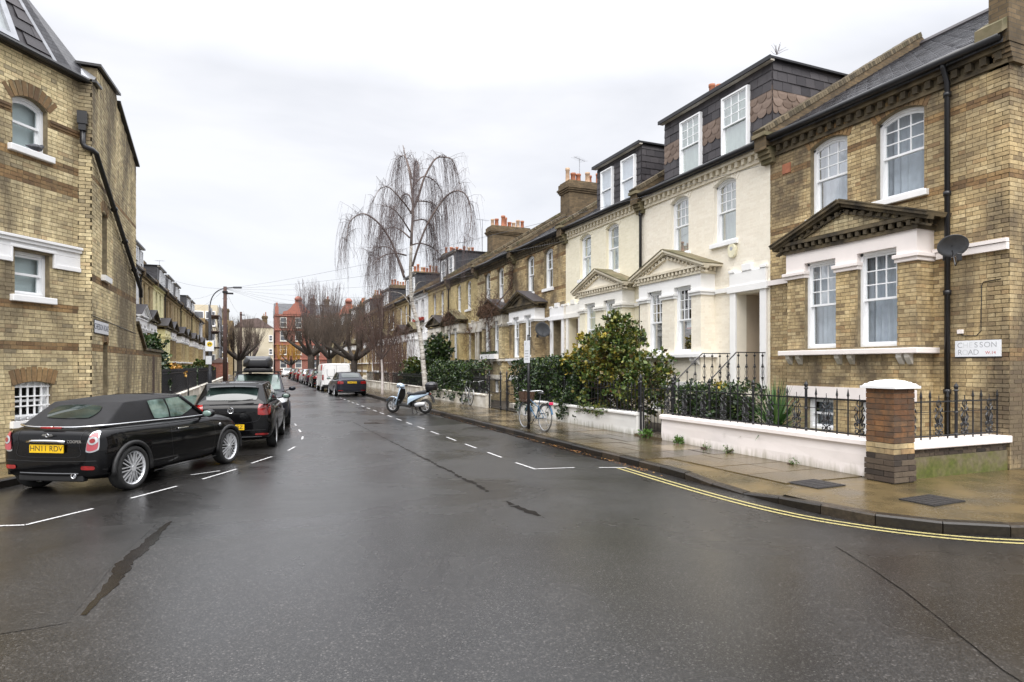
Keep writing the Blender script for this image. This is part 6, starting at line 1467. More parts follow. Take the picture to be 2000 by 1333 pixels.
# television aerials
def aerial(label, p, h, rz, n=7):
    o = thing('tv_aerial', label, 'aerial', p, rz); m = MB(); m.tube([(0,0,0), (0,0,h)], .018, 5); m.build('mast', M_ALU, o); m = MB(); m.tube([(-.55, 0, h - .08), (.55, 0, h + .02)], .012, 4); m.build('boom', M_ALU, o)
    for i in range(n): x = -.5 + i * 1.0 / (n - 1); m = MB(); m.tube([(x, -.2, h - .07 + .05 * (x + .5)), (x, .2, h - .07 + .05 * (x + .5))], .006, 3); m.build('element', M_ALU, o)
for lb, p, h, rz in (('tall aerial on the chimney between the brown and vine houses', WP(14.6, 26.6, 10.2), 1.5, .6), ('aerial standing left of the second chimney stack', WP(13.5, 37.4, 8.6), 2.4, .4), ('low aerial just beyond the far dormer', WP(13.2, 40.5, 8.7), 1.4, .4), ('aerial above the first left dormer', WP(-8.2, 44.6, 9.0), 1.9, 2.6), ('small distant aerial over the left terrace', WP(-8.2, 67, 9.2), 2.4, 2.4)): aerial(lb, p, h, rz)
o = thing('bare_weed', 'dry weed sprouting on top of the scallop dormer', 'weed', WP(11.6, 11.35, 9.13)); m = MB(); r = random.Random(2)
for i in range(16): e = Vector((r.gauss(0, .12), r.gauss(0, .12), r.uniform(.12, .3))); m.tube([(0, 0, -.02), tuple(e * .5 + rv(r) * .03), tuple(e)], [.005, .004, .003], 3)
m.build('stalks', M_RTWIG, o)
# short post with small sign by the left railings
o = thing('sign_post', 'short black post with a small plate by the left railings', 'post', WP(-2.72, 31.6)); m = MB(); m.tube([(0,0,0), (0,0,1.5)], .03, 8); m.build('pole', M_BLACK, o); m = MB(); m.box(-.12, -.02, -.05, .05, .02, .28); m.build('base_box', M_DIRTY, o)
# window boxes at the vine house, red flowers further on
o = thing('window_box', 'white window box with low greenery on the vine house bay', 'planter', rloc(26.4), RZ); o.scale = (K, K, K); m = MB(); m.box(.75, 2.75, .5, .72, 1.97, 2.2); m.build('trough', M_WHITE, o); m = MB(); r = random.Random(8)
for _ in range(500): leaf(m, Vector((r.uniform(.78, 2.72), r.uniform(.52, .7), 2.2 + r.uniform(0, .1))), rv(r) + Zv, rv(r), .06, .4, r)
m.build('greenery', G_DARK, o)
o = thing('flower_box', 'red flowers on an upper sill beyond the birch trunk', 'planter', rloc(41.7), RZ); o.scale = (K, K, K); m = MB(); m.box(1.0, 3.9, .02, .2, 4.7, 4.85); m.build('trough', M_BLACK, o); m = MB()
for _ in range(400): leaf(m, Vector((r.uniform(1.0, 3.9), r.uniform(.02, .25), 4.85 + r.uniform(0, .2))), rv(r) + Zv, rv(r), .09, .45, r)
m.build('blooms', leaf_mat('red bloom', [(0, (0.25, 0.02, 0.012)), (1, (0.5, 0.06, 0.03))]), o)
# pigeon on the sill of the left corner house
pg = P1 + cd * .86 + cn_ * .03; o = thing('pigeon', 'grey pigeon resting on the upper sill of the tall corner house', 'pigeon', (K * (LO[0] + pg.x), K * (LO[1] + pg.y), PZ + K * 5.47), math.atan2(cd.y, cd.x)); m = MB()
m.tube(spline([(-.19, 0, .055), (-.12, 0, .06), (-.04, 0, .07), (.05, 0, .08), (.09, 0, .105), (.11, 0, .135), (.135, 0, .14), (.165, 0, .13)], 3), [.008, .012, .02, .03, .04, .05, .058, .062, .064, .062, .058, .05, .042, .036, .031, .029, .028, .027, .022, .014, .008, .003][:22], 10); m.build('body', mat('pigeon grey', (0.11, 0.115, 0.135), 0.7, c2=(0.045, 0.045, 0.055), scale=22), o, smooth=True)
for s in (-1, 1): m = MB(); m.tube([(.06, s*.055, .085), (-.03, s*.062, .075), (-.15, s*.03, .06)], [.02, .026, .006], 6); m.build('wing', mat('pigeon wing %d' % s, (0.16, 0.165, 0.18), 0.7, c2=(0.03, 0.03, 0.035), scale=14), o, smooth=True)
for s in (-1, 1): m = MB(); m.tube([(.02, s*.025, .04), (.025, s*.025, .0)], .006, 5); m.build('leg', M_SRED, o)
# ================================================================ vehicles
def paint(name, c, metal=0.0, rough=0.35): return mat(name, c, rough, metal, var=0.06, scale=3, coat=0.6, spec=0.05)
P_BLACK = paint('black car paint', (0.0025, 0.0025, 0.003)); P_NAVY = paint('blue black car paint', (0.007, 0.008, 0.014), 0.2); P_GREY = paint('dark grey metallic paint', (0.022, 0.024, 0.034), 0.4); P_WHITE = paint('white van paint', (0.78, 0.78, 0.78)); P_SILV = paint('silver paint', (0.42, 0.43, 0.45), 0.6); P_PURP = paint('aubergine paint', (0.03, 0.014, 0.03), 0.3); P_REDP = paint('dark red paint', (0.13, 0.012, 0.012)); P_BLUEG = paint('pale blue scooter paint', (0.42, 0.52, 0.63), 0.25)
M_CGLASS = mat('dark green car glass', (0.016, 0.026, 0.024), 0.03, var=0.4, scale=3, spec=0.9)
M_CGLASSL = mat('green car glass with reflections', (0.20, 0.29, 0.26), 0.04, c2=(0.035, 0.055, 0.042), scale=2.6, spec=0.9)  # pale green painted in for reflections and the hedge showing through
M_FABRIC = mat('black soft-top canvas', (0.011, 0.011, 0.013), 0.8, c2=(0.006, 0.006, 0.007), scale=5, bmp=0.15)
M_TRIM = mat('matt black plastic', (0.009, 0.009, 0.0095), 0.55, var=0.15, scale=20)
M_TYRE = mat('tyre rubber', (0.014, 0.014, 0.014), 0.8, var=0.3, scale=20, bmp=0.2)
M_ALLOY = mat('silver alloy', (0.70, 0.71, 0.73), 0.28, metal=0.55, var=0.06); M_CHROME = mat('chrome', (0.72, 0.73, 0.75), 0.09, metal=1.0, var=0)
M_TAIL = mat('red lamp lens', (0.34, 0.008, 0.008), 0.1, c2=(0.14, 0.003, 0.003), scale=9, spec=0.7, coat=0.5); M_TAILP = mat('pink lamp lens', (0.36, 0.06, 0.075), 0.15, var=0.1, coat=0.5); M_CLEAR = mat('clear lamp lens', (0.5, 0.52, 0.53), 0.08, c2=(0.2, 0.21, 0.22), scale=12, spec=0.8, coat=0.6); M_AMBER = mat('amber lens', (0.6, 0.22, 0.02), 0.12, var=0.1)
M_PLATE = mat('yellow number plate', (0.72, 0.45, 0.008), 0.4, var=0.05, scale=9)
def bake(o):
    dg = bpy.context.evaluated_depsgraph_get(); me = bpy.data.meshes.new_from_object(o.evaluated_get(dg)); o.modifiers.clear(); o.data = me; return o
def squircle(u, v, k):
    if k <= 0: return u, v
    x, y = u * math.sqrt(max(0, 1 - v*v/2)), v * math.sqrt(max(0, 1 - u*u/2)); return u + (x - u) * k, v + (y - v) * k
def decal(name, parent, body, corners, axis, mt, rnd=.4, off=.006, n=12, thick=.0):
    """a lamp, panel or glass lying on the bodywork: quad in the projection plane, wrapped onto it. corners: 4 x (a, b)"""
    m = MB()
    def f(u, v):
        a, b = squircle(u*2 - 1, v*2 - 1, rnd); s, t = (a + 1) / 2, (b + 1) / 2
        q = [(1-s)*(1-t), s*(1-t), s*t, (1-s)*t]; A_ = sum(w * c[0] for w, c in zip(q, corners)); B_ = sum(w * c[1] for w, c in zip(q, corners))
        if axis == 'rear': return (-3.2, A_, B_)
        if axis == 'front': return (3.2, A_, B_)
        if axis == 'right': return (A_, -1.6, B_)
        if axis == 'left': return (A_, 1.6, B_)
        return (A_, B_, 3.0)
    m.grid(f, n, n); o = m.build(name, mt, parent, smooth=True)
    w = o.modifiers.new('wrap', 'SHRINKWRAP'); w.target = body; w.wrap_method = 'PROJECT'; w.offset = off
    w.use_negative_direction = w.use_positive_direction = False
    w.use_project_x = axis in ('rear', 'front'); w.use_project_y = axis in ('left', 'right'); w.use_project_z = axis == 'top'
    if axis in ('rear', 'left_') or axis == 'right': w.use_positive_direction = True
    else: w.use_negative_direction = True
    w.cull_face = 'OFF'; w.wrap_mode = 'ABOVE_SURFACE'
    return o
def seam(name, parent, body, pts, axis, w=.006, mt=None, off=.004):
    m = MB(); P = spline([Vector((a, b, 0)) for a, b in pts], 8)
    def pos_(p):
        return {'rear': (-3.2, p.x, p.y), 'front': (3.2, p.x, p.y), 'right': (p.x, -1.6, p.y), 'left': (p.x, 1.6, p.y), 'top': (p.x, p.y, 3.0)}[axis]
    for i in range(len(P) - 1):
        d = (P[i+1] - P[i]).normalized() if (P[i+1] - P[i]).length > 1e-6 else Vector((1,0,0)); n = Vector((-d.y, d.x, 0)) * w / 2
        d2 = (P[min(i+2, len(P)-1)] - P[i+1]); d2 = d2.normalized() if d2.length > 1e-6 else d; n2 = Vector((-d2.y, d2.x, 0)) * w / 2
        m.sheet([pos_(P[i] - n), pos_(P[i+1] - n2), pos_(P[i+1] + n2), pos_(P[i] + n)])
    o = m.build(name, mt or M_BLACK, parent); s = o.modifiers.new('wrap', 'SHRINKWRAP'); s.target = body; s.wrap_method = 'PROJECT'; s.offset = off; s.wrap_mode = 'ABOVE_SURFACE'
    s.use_project_x = axis in ('rear', 'front'); s.use_project_y = axis in ('left', 'right'); s.use_project_z = axis == 'top'
    s.use_positive_direction = axis in ('rear', 'right'); s.use_negative_direction = not s.use_positive_direction
    return o
def tyre_mesh(r, w):
    h = w / 2; rr = r * .77
    return MB().lathe([(rr, -h*.9), (r*.86, -h), (r*.96, -h*.92), (r, -h*.6), (r, h*.6), (r*.96, h*.92), (r*.86, h), (rr, h*.9), (rr*.97, h*.2), (rr*.97, -h*.2), (rr, -h*.9)], (0,0,0), 40, Matrix.Rotation(math.pi/2, 4, 'X')).mesh('wheel', M_TYRE, True)
def rim_mesh(r, w, style, mt=None):
    """alloy seen from outside (outer face at -y)"""
    rr = r * .77; m = MB(); RX = Matrix.Rotation(math.pi/2, 4, 'X'); y = -w * .36
    m.lathe([(rr, w*.4), (rr*.98, w*.42), (rr*.9, w*.3), (rr*.88, w*.2), (rr*.88, -w*.3), (rr*.97, -w*.3), (rr, -w*.2)], (0,0,0), 36, RX, cap=False)
    m.lathe([(.001, -y + .012), (r*.10, -y + .012), (r*.13, -y), (r*.15, -y - .03)], (0,0,0), 16, RX)
    if style == 'mesh': arms = [(a, s) for a in range(10) for s in (-1, 1)]; n = 10
    elif style == 'five': arms = [(a, s) for a in range(5) for s in (-1, 1)]; n = 5
    else: arms = [(a, 0) for a in range(7)]; n = 7
    for a, s in arms:
        t0 = 6.283 * a / n + s * (-.25 if style == 'mesh' else .14); t1 = 6.283 * a / n + s * (.20 if style == 'mesh' else .2)
        p0 = (math.cos(t0) * r*.12, y, math.sin(t0) * r*.12); p1 = (math.cos(t1) * rr*.93, y + .012, math.sin(t1) * rr*.93)
        m.bar(p0, p1,   .013 if style == 'mesh' else .03, .024, up=(0, 1, 0))
    return m.mesh('rim', mt or M_ALLOY)
def disc_mesh(r): return MB().lathe([(.001, -.02), (r*.5, -.02), (r*.66, .0), (r*.66, .05), (.001, .05)], (0,0,0), 24, Matrix.Rotation(math.pi/2, 4, 'X')).mesh('brake_disc', mat('dark brake', (0.008, 0.008, 0.008), 0.7, metal=0.0, var=0))
WHEELS = {}
def wheels(parent, wb, track, r, w, style, only=None):
    key = (r, w, style)
    if key not in WHEELS: WHEELS[key] = (tyre_mesh(r, w), rim_mesh(r, w, style), disc_mesh(r))
    t, ri, di = WHEELS[key]
    for sx in (-1, 1):
        for sy in (-1, 1):
            a = RN.uniform(0, 6.28)
            M_ = Matrix.Translation((sx * wb / 2, sy * track / 2, r)) @ Matrix.Rotation(0 if sy < 0 else math.pi, 4, 'Z') @ Matrix.Rotation(a, 4, 'Y')
            o = link('wheel', t, parent, M_); link('rim', ri, o); link('brake_disc', di, o)
def car_body(parent, st, paint_, wb, wr, lod=2, arch=1.13, name='body', archmat=None, flare=.03, halfw=.83, boxy=False):
    rows = []
    for (x, w, zb, zs, zc, *sh) in st:
        k = sh[0] if sh else 0.0; h = zs - zb
        sec = [(0, zb), (.72*w, zb), (.94*w, zb + .05), (1.0*w, zb + .30*h), (1.0*w, zb + .58*h), (.975*w, zb + .82*h), (.90*w, zs), (.60*w, zs + (zc - zs)*.72), (0, zc)]
        if boxy: sec = [(0, zb), (.9*w, zb), (.99*w, zb + .04), (1.0*w, zb + .30*h), (.995*w, zb + .6*h), (.965*w, zb + .93*h), (.93*w, zs), (.86*w, zs + (zc - zs)*.5), (0, zc)]
        half = [(x + k * (z - .6), y, z) for y, z in sec]; rows.append(half + [(p[0], -p[1], p[2]) for p in half[-2:0:-1]])
    m = MB(); n = len(rows[0])
    for rw in rows: m.v.extend(rw)
    for i in range(len(rows) - 1):
        for j in range(n): m.f.append((i*n + j, i*n + (j+1) % n, (i+1)*n + (j+1) % n, (i+1)*n + j))
    m.f.append(tuple(range(n))[::-1]); m.f.append(tuple((len(rows)-1)*n + j for j in range(n)))
    b = m.build(name, paint_, parent, smooth=True, fix=True)
    s = b.modifiers.new('sub', 'SUBSURF'); s.levels = s.render_levels = lod
    cut = MB()
    for sx in (-1, 1):
        for sy in (-1, 1):
            cut.lathe([(wr * arch, 0), (wr * arch, .34)], (sx * wb / 2, sy * 1.0 - (.0 if sy < 0 else .34) + (0 if sy < 0 else 0), wr), 28, Matrix.Rotation(-math.pi/2, 4, 'X'))
    c = cut.build('cut', None, parent, fix=True); bo = b.modifiers.new('arch', 'BOOLEAN'); bo.object = c; bo.operation = 'DIFFERENCE'; bo.solver = 'EXACT'
    bpy.context.view_layer.update(); bake(b); bpy.data.objects.remove(c)
    for sx in (-1, 1):                                             # arch lips
        for sy in (-1, 1):
            a0, a1 = -.18, math.pi + .18
            pts = [(sx * wb/2 + wr * (arch + .015) * math.cos(a0 + (a1-a0) * i / 16), sy * (halfw), wr + wr * (arch + .015) * math.sin(a0 + (a1-a0) * i / 16)) for i in range(17)]
            t = MB(); t.tube(pts, flare, 6); t.build('wheel_arch', archmat or paint_, parent, smooth=True)
    return b
TG = [0, .05, .16, .5, .84, .95, 1]
def cab_quads(A, At, Ct, Cb):
    f = lambda p, s: Vector((p[0], s * p[1], p[2]))
    return {'screen': [f(A,1), f(A,-1), f(At,-1), f(At,1)], 'rear': [f(Cb,-1), f(Cb,1), f(Ct,1), f(Ct,-1)], 'right': [f(A,-1), f(Cb,-1), f(Ct,-1), f(At,-1)], 'left': [f(Cb,1), f(A,1), f(At,1), f(Ct,1)], 'roof': [f(At,1), f(At,-1), f(Ct,-1), f(Ct,1)]}
def qpt(q, u, v, b=0.0, off=0.0):
    p = q[0]*(1-u)*(1-v) + q[1]*u*(1-v) + q[2]*u*v + q[3]*(1-u)*v; n = (q[1]-q[0]).cross(q[3]-q[0]).normalized(); return p + n * (b * 16*u*(1-u)*v*(1-v) + off)
def cabin(parent, quads, mt, bulge, name='cabin', cen=None):
    m = MB(); cen = cen or Vector((-.3, 0, 1.0))
    for k, q in quads.items():
        n = (q[1]-q[0]).cross(q[3]-q[0]); c = sum(q, Vector()) / 4
        if n.dot(c - cen) < 0: q.reverse()
        b = len(m.v)
        for u in TG:
            for v in TG: m.v.append(tuple(qpt(q, u, v, bulge.get(k, 0))))
        L_ = len(TG)
        for i in range(L_ - 1):
            for j in range(L_ - 1): m.f.append((b+i*L_+j, b+(i+1)*L_+j, b+(i+1)*L_+j+1, b+i*L_+j+1))
    me = m.mesh(name, mt, True); bm = bmesh.new(); bm.from_mesh(me); bmesh.ops.remove_doubles(bm, verts=bm.verts, dist=.002); bmesh.ops.recalc_face_normals(bm, faces=bm.faces); bm.to_mesh(me); bm.free()
    o = link(name, me, parent); s = o.modifiers.new('sub', 'SUBSURF'); s.levels = s.render_levels = 2; return o
def pane(parent, name, q, poly, mt, b=0.0, off=.008, rnd=.22, n=12):
    """glass on a cabin quad: four corners in its own 0..1 coordinates given in world terms by nearest lookup"""
    m = MB()
    def f(u, v):
        a, c = squircle(u*2-1, v*2-1, rnd); s, t = (a+1)/2, (c+1)/2; w = [(1-s)*(1-t), s*(1-t), s*t, (1-s)*t]
        U = sum(x * p[0] for x, p in zip(w, poly)); V = sum(x * p[1] for x, p in zip(w, poly)); return qpt(q, U, V, b, off)
    m.grid(f, n, n); return m.build(name, mt, parent, smooth=True)
def plate(parent, x, z, s, w=.52, h=.112, rear=True, txt_mt=None, body=None):
    sg_ = -1 if rear else 1; m = MB(); m.box(-.006, .006, -w/2, w/2, -h/2, h/2); m.T = Matrix.Translation((x, 0, z)); p = m.build('number_plate', M_PLATE if rear else M_SIGNW, parent)
    if s: text_mesh(s, h * .95, 'lettering', M_SIGNK, p, Matrix.Translation((x + sg_ * .0066, 0, z)) @ Matrix.Rotation(-math.pi/2 if rear else math.pi/2, 4, 'Z') @ Matrix.Rotation(math.pi/2, 4, 'X'), .0008)
    return p
def mirror(parent, x, y, z, mt, glass=M_CLEAR, s=1.0):
    for sy in (-1, 1):
        m = MB(Matrix.Translation((x, sy * (y + .09), z)) @ Matrix.Diagonal((.075*s, .105*s, .07*s, 1))); m.lathe([(.001, -1), (.55, -.85), (.9, -.45), (1, 0), (.9, .45), (.55, .85), (.001, 1)], (0,0,0), 14)
        o = m.build('wing_mirror', mt, parent, smooth=True); g = MB(Matrix.Translation((x - .07*s, sy * (y + .09), z)) @ Matrix.Diagonal((.02*s, .085*s, .055*s, 1))); g.lathe([(.001, -1), (.7, -.7), (1, 0), (.7, .7), (.001, 1)], (0,0,0), 14); g.build('mirror_glass', M_CGLASSL, o, smooth=True)
        a = MB(); a.tube([(x + .02, sy * (y - .1), z - .06), (x, sy * (y + .04), z - .02)], .02, 6); a.build('mirror_arm', M_TRIM, o)
def ring(m, c, r, t, M=None, n=20, k=5): 
    M = M or IDM; m.tube([tuple(Vector(c) + M.to_3x3() @ Vector((r*math.cos(a), r*math.sin(a), 0))) for a in [i*6.2832/n for i in range(n+1)]], t, k)
# ---------------------------------------------------------------- soft-top convertible
def convertible(loc, rz):
    c = thing('convertible_car', 'black convertible hatchback with canvas top and yellow plate reading HN11 RDV', 'car', loc, rz)
    st = [(-1.835, .56, .36, .80, .82, .02), (-1.80, .735, .25, .89, .905, .02), (-1.66, .81, .20, .945, .965), (-1.233, .835, .18, .955, .985), (-.5, .84, .17, .935, .97), (.3, .84, .17, .93, .97), (.75, .838, .17, .93, .99), (1.233, .83, .18, .885, .965), (1.55, .78, .2, .81, .90), (1.72, .66, .26, .70, .78), (1.78, .48, .34, .62, .66)]
    b = car_body(c, st, P_BLACK, 2.467, .32, 2, 1.15, archmat=M_TRIM, flare=.036, halfw=.815)
    Q = cab_quads((.66, .665, .94), (.12, .575, 1.315), (-1.14, .565, 1.275), (-1.62, .66, .95)); bl = {'roof': .085, 'screen': .05, 'rear': .05, 'left': .02, 'right': .02}
    top = cabin(c, Q, M_FABRIC, bl, 'soft_top')
    q = Q['right']; flip = (q[0].x < q[1].x)
    def sidepoly(x0, x1, xt0, xt1, q):                 # find u for given x along the bottom and top edges
        def uu(x, a, b_): return (x - a.x) / (b_.x - a.x)
        return [(uu(x0, q[0], q[1]), .06), (uu(x1, q[0], q[1]), .06), (uu(xt1, q[3], q[2]), .90), (uu(xt0, q[3], q[2]), .90)]
    for nm in ('right', 'left'):
        q = Q[nm]; pane(c, 'door_glass', q, sidepoly(.56, -.28, .08, -.20, q), M_CGLASSL, bl[nm], .012, .10); pane(c, 'quarter_glass', q, sidepoly(-.31, -.66, -.23, -.60, q), M_CGLASSL, bl[nm], .012, .16)
    pane(c, 'windscreen', Q['screen'], [(.06, .04), (.94, .04), (.93, .93), (.07, .93)], M_CGLASS, .05, .01, .12)
    pane(c, 'rear_window', Q['rear'], [(.16, .20), (.84, .20), (.80, .76), (.20, .76)], M_CGLASS, .04, .012, .5)
    for sy in (-1, 1):                                  # windscreen pillars, black
        m = MB(); m.tube([(.70, sy*.675, .93), (.12, sy*.585, 1.31)], .032, 8); m.build('screen_pillar', P_BLACK, c, smooth=True)
    m = MB(); m.tube([(.13, -.58, 1.31), (.15, 0, 1.325), (.13, .58, 1.31)], .028, 8); m.build('screen_header', P_BLACK, c, smooth=True)
    for sy in (-1, 1):
        m = MB(); m.tube(spline([(.72, sy*.735, .955), (0, sy*.762, .957), (-.9, sy*.758, .972), (-1.45, sy*.715, .975), (-1.66, sy*.58, .97), (-1.74, sy*.3, .955), (-1.76, 0, .955)], 6), .0125, 6); m.build('chrome_beltline', M_CHROME, c, smooth=True)
        m = MB(); m.box(-.13, .13, -.012, .012, -.012, .012); m.T = Matrix.Translation((-.12, sy*.832, .80)); m.build('door_handle', M_CHROME, c, bevel=.008)
        m = MB(); m.lathe([(.001, .012), (.025, .01), (.034, 0)], (0,0,0), 14, Matrix.Rotation(math.pi/2 * -sy * -1, 4, 'X')); m.T = Matrix.Translation((.92, sy*.828, .76)); m.build('side_repeater', M_CLEAR, c, smooth=True)
        ax = 'left' if sy > 0 else 'right'
        seam('door_seam', c, b, [(-.36, .94), (-.40, .70), (-.38, .45), (-.30, .27)], ax); seam('door_seam', c, b, [(.74, .93), (.76, .6), (.70, .3)], ax)
        m = MB(); m.tube([(-.8, sy*.822, .205), (.8, sy*.822, .205)], .007, 5); m.build('sill_strip', M_TRIM, c)
    tl = [(.545, .60), (.735, .63), (.70, .905), (.615, .905)]
    for sy in (-1, 1):
        P = [(y * sy, z) for y, z in tl]; decal('lamp_bezel', c, b, P, 'rear', M_CHROME, .55, .008, 14)
        I = lambda k: [(sum(p[0] for p in P)/4 + (p[0] - sum(p[0] for p in P)/4)*k, sum(p[1] for p in P)/4 + (p[1] - sum(p[1] for p in P)/4)*k) for p in P]
        decal('tail_lamp', c, b, I(.86), 'rear', M_TAILP, .6, .016, 14); yc, zc = sy*.65, .775
        decal('lamp_core', c, b, [(yc-.055, zc-.055), (yc+.055, zc-.055), (yc+.055, zc+.055), (yc-.055, zc+.055)], 'rear', M_CLEAR, 1.0, .022, 10); decal('lamp_core', c, b, [(yc-.032, zc-.03), (yc+.032, zc-.03), (yc+.032, zc+.03), (yc-.032, zc+.03)], 'rear', M_TAIL, 1.0, .027, 10)
        decal('reflector', c, b, [(sy*.50, .375), (sy*.68, .375), (sy*.68, .43), (sy*.50, .43)], 'rear', M_TAIL, .4, .012, 8)
        decal('head_lamp', c, b, [(sy*.42, .60), (sy*.68, .60), (sy*.68, .83), (sy*.45, .83)], 'front', M_CLEAR, 1.0, .012, 12)
    plate(c, -1.862, .665, 'HN11 RDV')
    m = MB(); m.tube([(-1.872, -.29, .76), (-1.885, -.2, .772), (-1.888, 0, .775), (-1.885, .2, .772), (-1.872, .29, .76)], .021, 8); m.build('tailgate_handle', M_CHROME, c, smooth=True)
    m = MB(); m.box(-1.80, -1.775, -.16, .16, .935, .962); m.build('brake_light', M_TAIL, c, bevel=.006)
    e = MB(); ring(e, (-1.856, 0, .848), .022, .006, Matrix.Rotation(math.pi/2, 4, 'Y'))
    for sy in (-1, 1):
        for k in range(3): e.bar((-1.853, sy*.024, .84 + k*.010), (-1.850, sy*(.085 - k*.008), .846 + k*.010), .004, .005)
    e.build('winged_badge', M_CHROME, c)
    text_mesh('COOPER', .055, 'model_badge', M_CHROME, c, Matrix.Translation((-1.862, -.42, .765)) @ Matrix.Rotation(-math.pi/2, 4, 'Z') @ Matrix.Rotation(math.pi/2, 4, 'X'), .003)
    seam('tailgate_seam', c, b, [(-.50, .93), (-.47, .72), (-.46, .56), (0, .545), (.46, .56), (.47, .72), (.50, .93)], 'rear', .007); seam('bumper_crease', c, b, [(-.70, .50), (0, .485), (.70, .50)], 'rear', .012, M_TRIM); seam('bumper_crease', c, b, [(-.45, .325), (0, .32), (.45, .325)], 'rear', .014, M_ALU, .006)
    m = MB(); m.box(-1.80, -1.70, -.5, .5, .20, .30); m.build('rear_valance', M_TRIM, c, bevel=.02); m = MB(); ring(m, (-1.815, -.37, .285), .035, .009, Matrix.Rotation(math.pi/2, 4, 'Y')); m.lathe([(.034, 0), (.034, .12)], (-1.81, -.37, .285), 14, Matrix.Rotation(math.pi/2, 4, 'Y')); m.build('exhaust_tip', M_CHROME, c, smooth=True)
    mirror(c, .50, .80, .99, P_BLACK); wheels(c, 2.467, 1.48, .32, .20, 'mesh'); return c
fwd = lambda a: Vector((math.cos(a), math.sin(a), 0))
convertible((-1.68, 11.70, 0), rad(60.5)).scale = (.97, .97, .97)
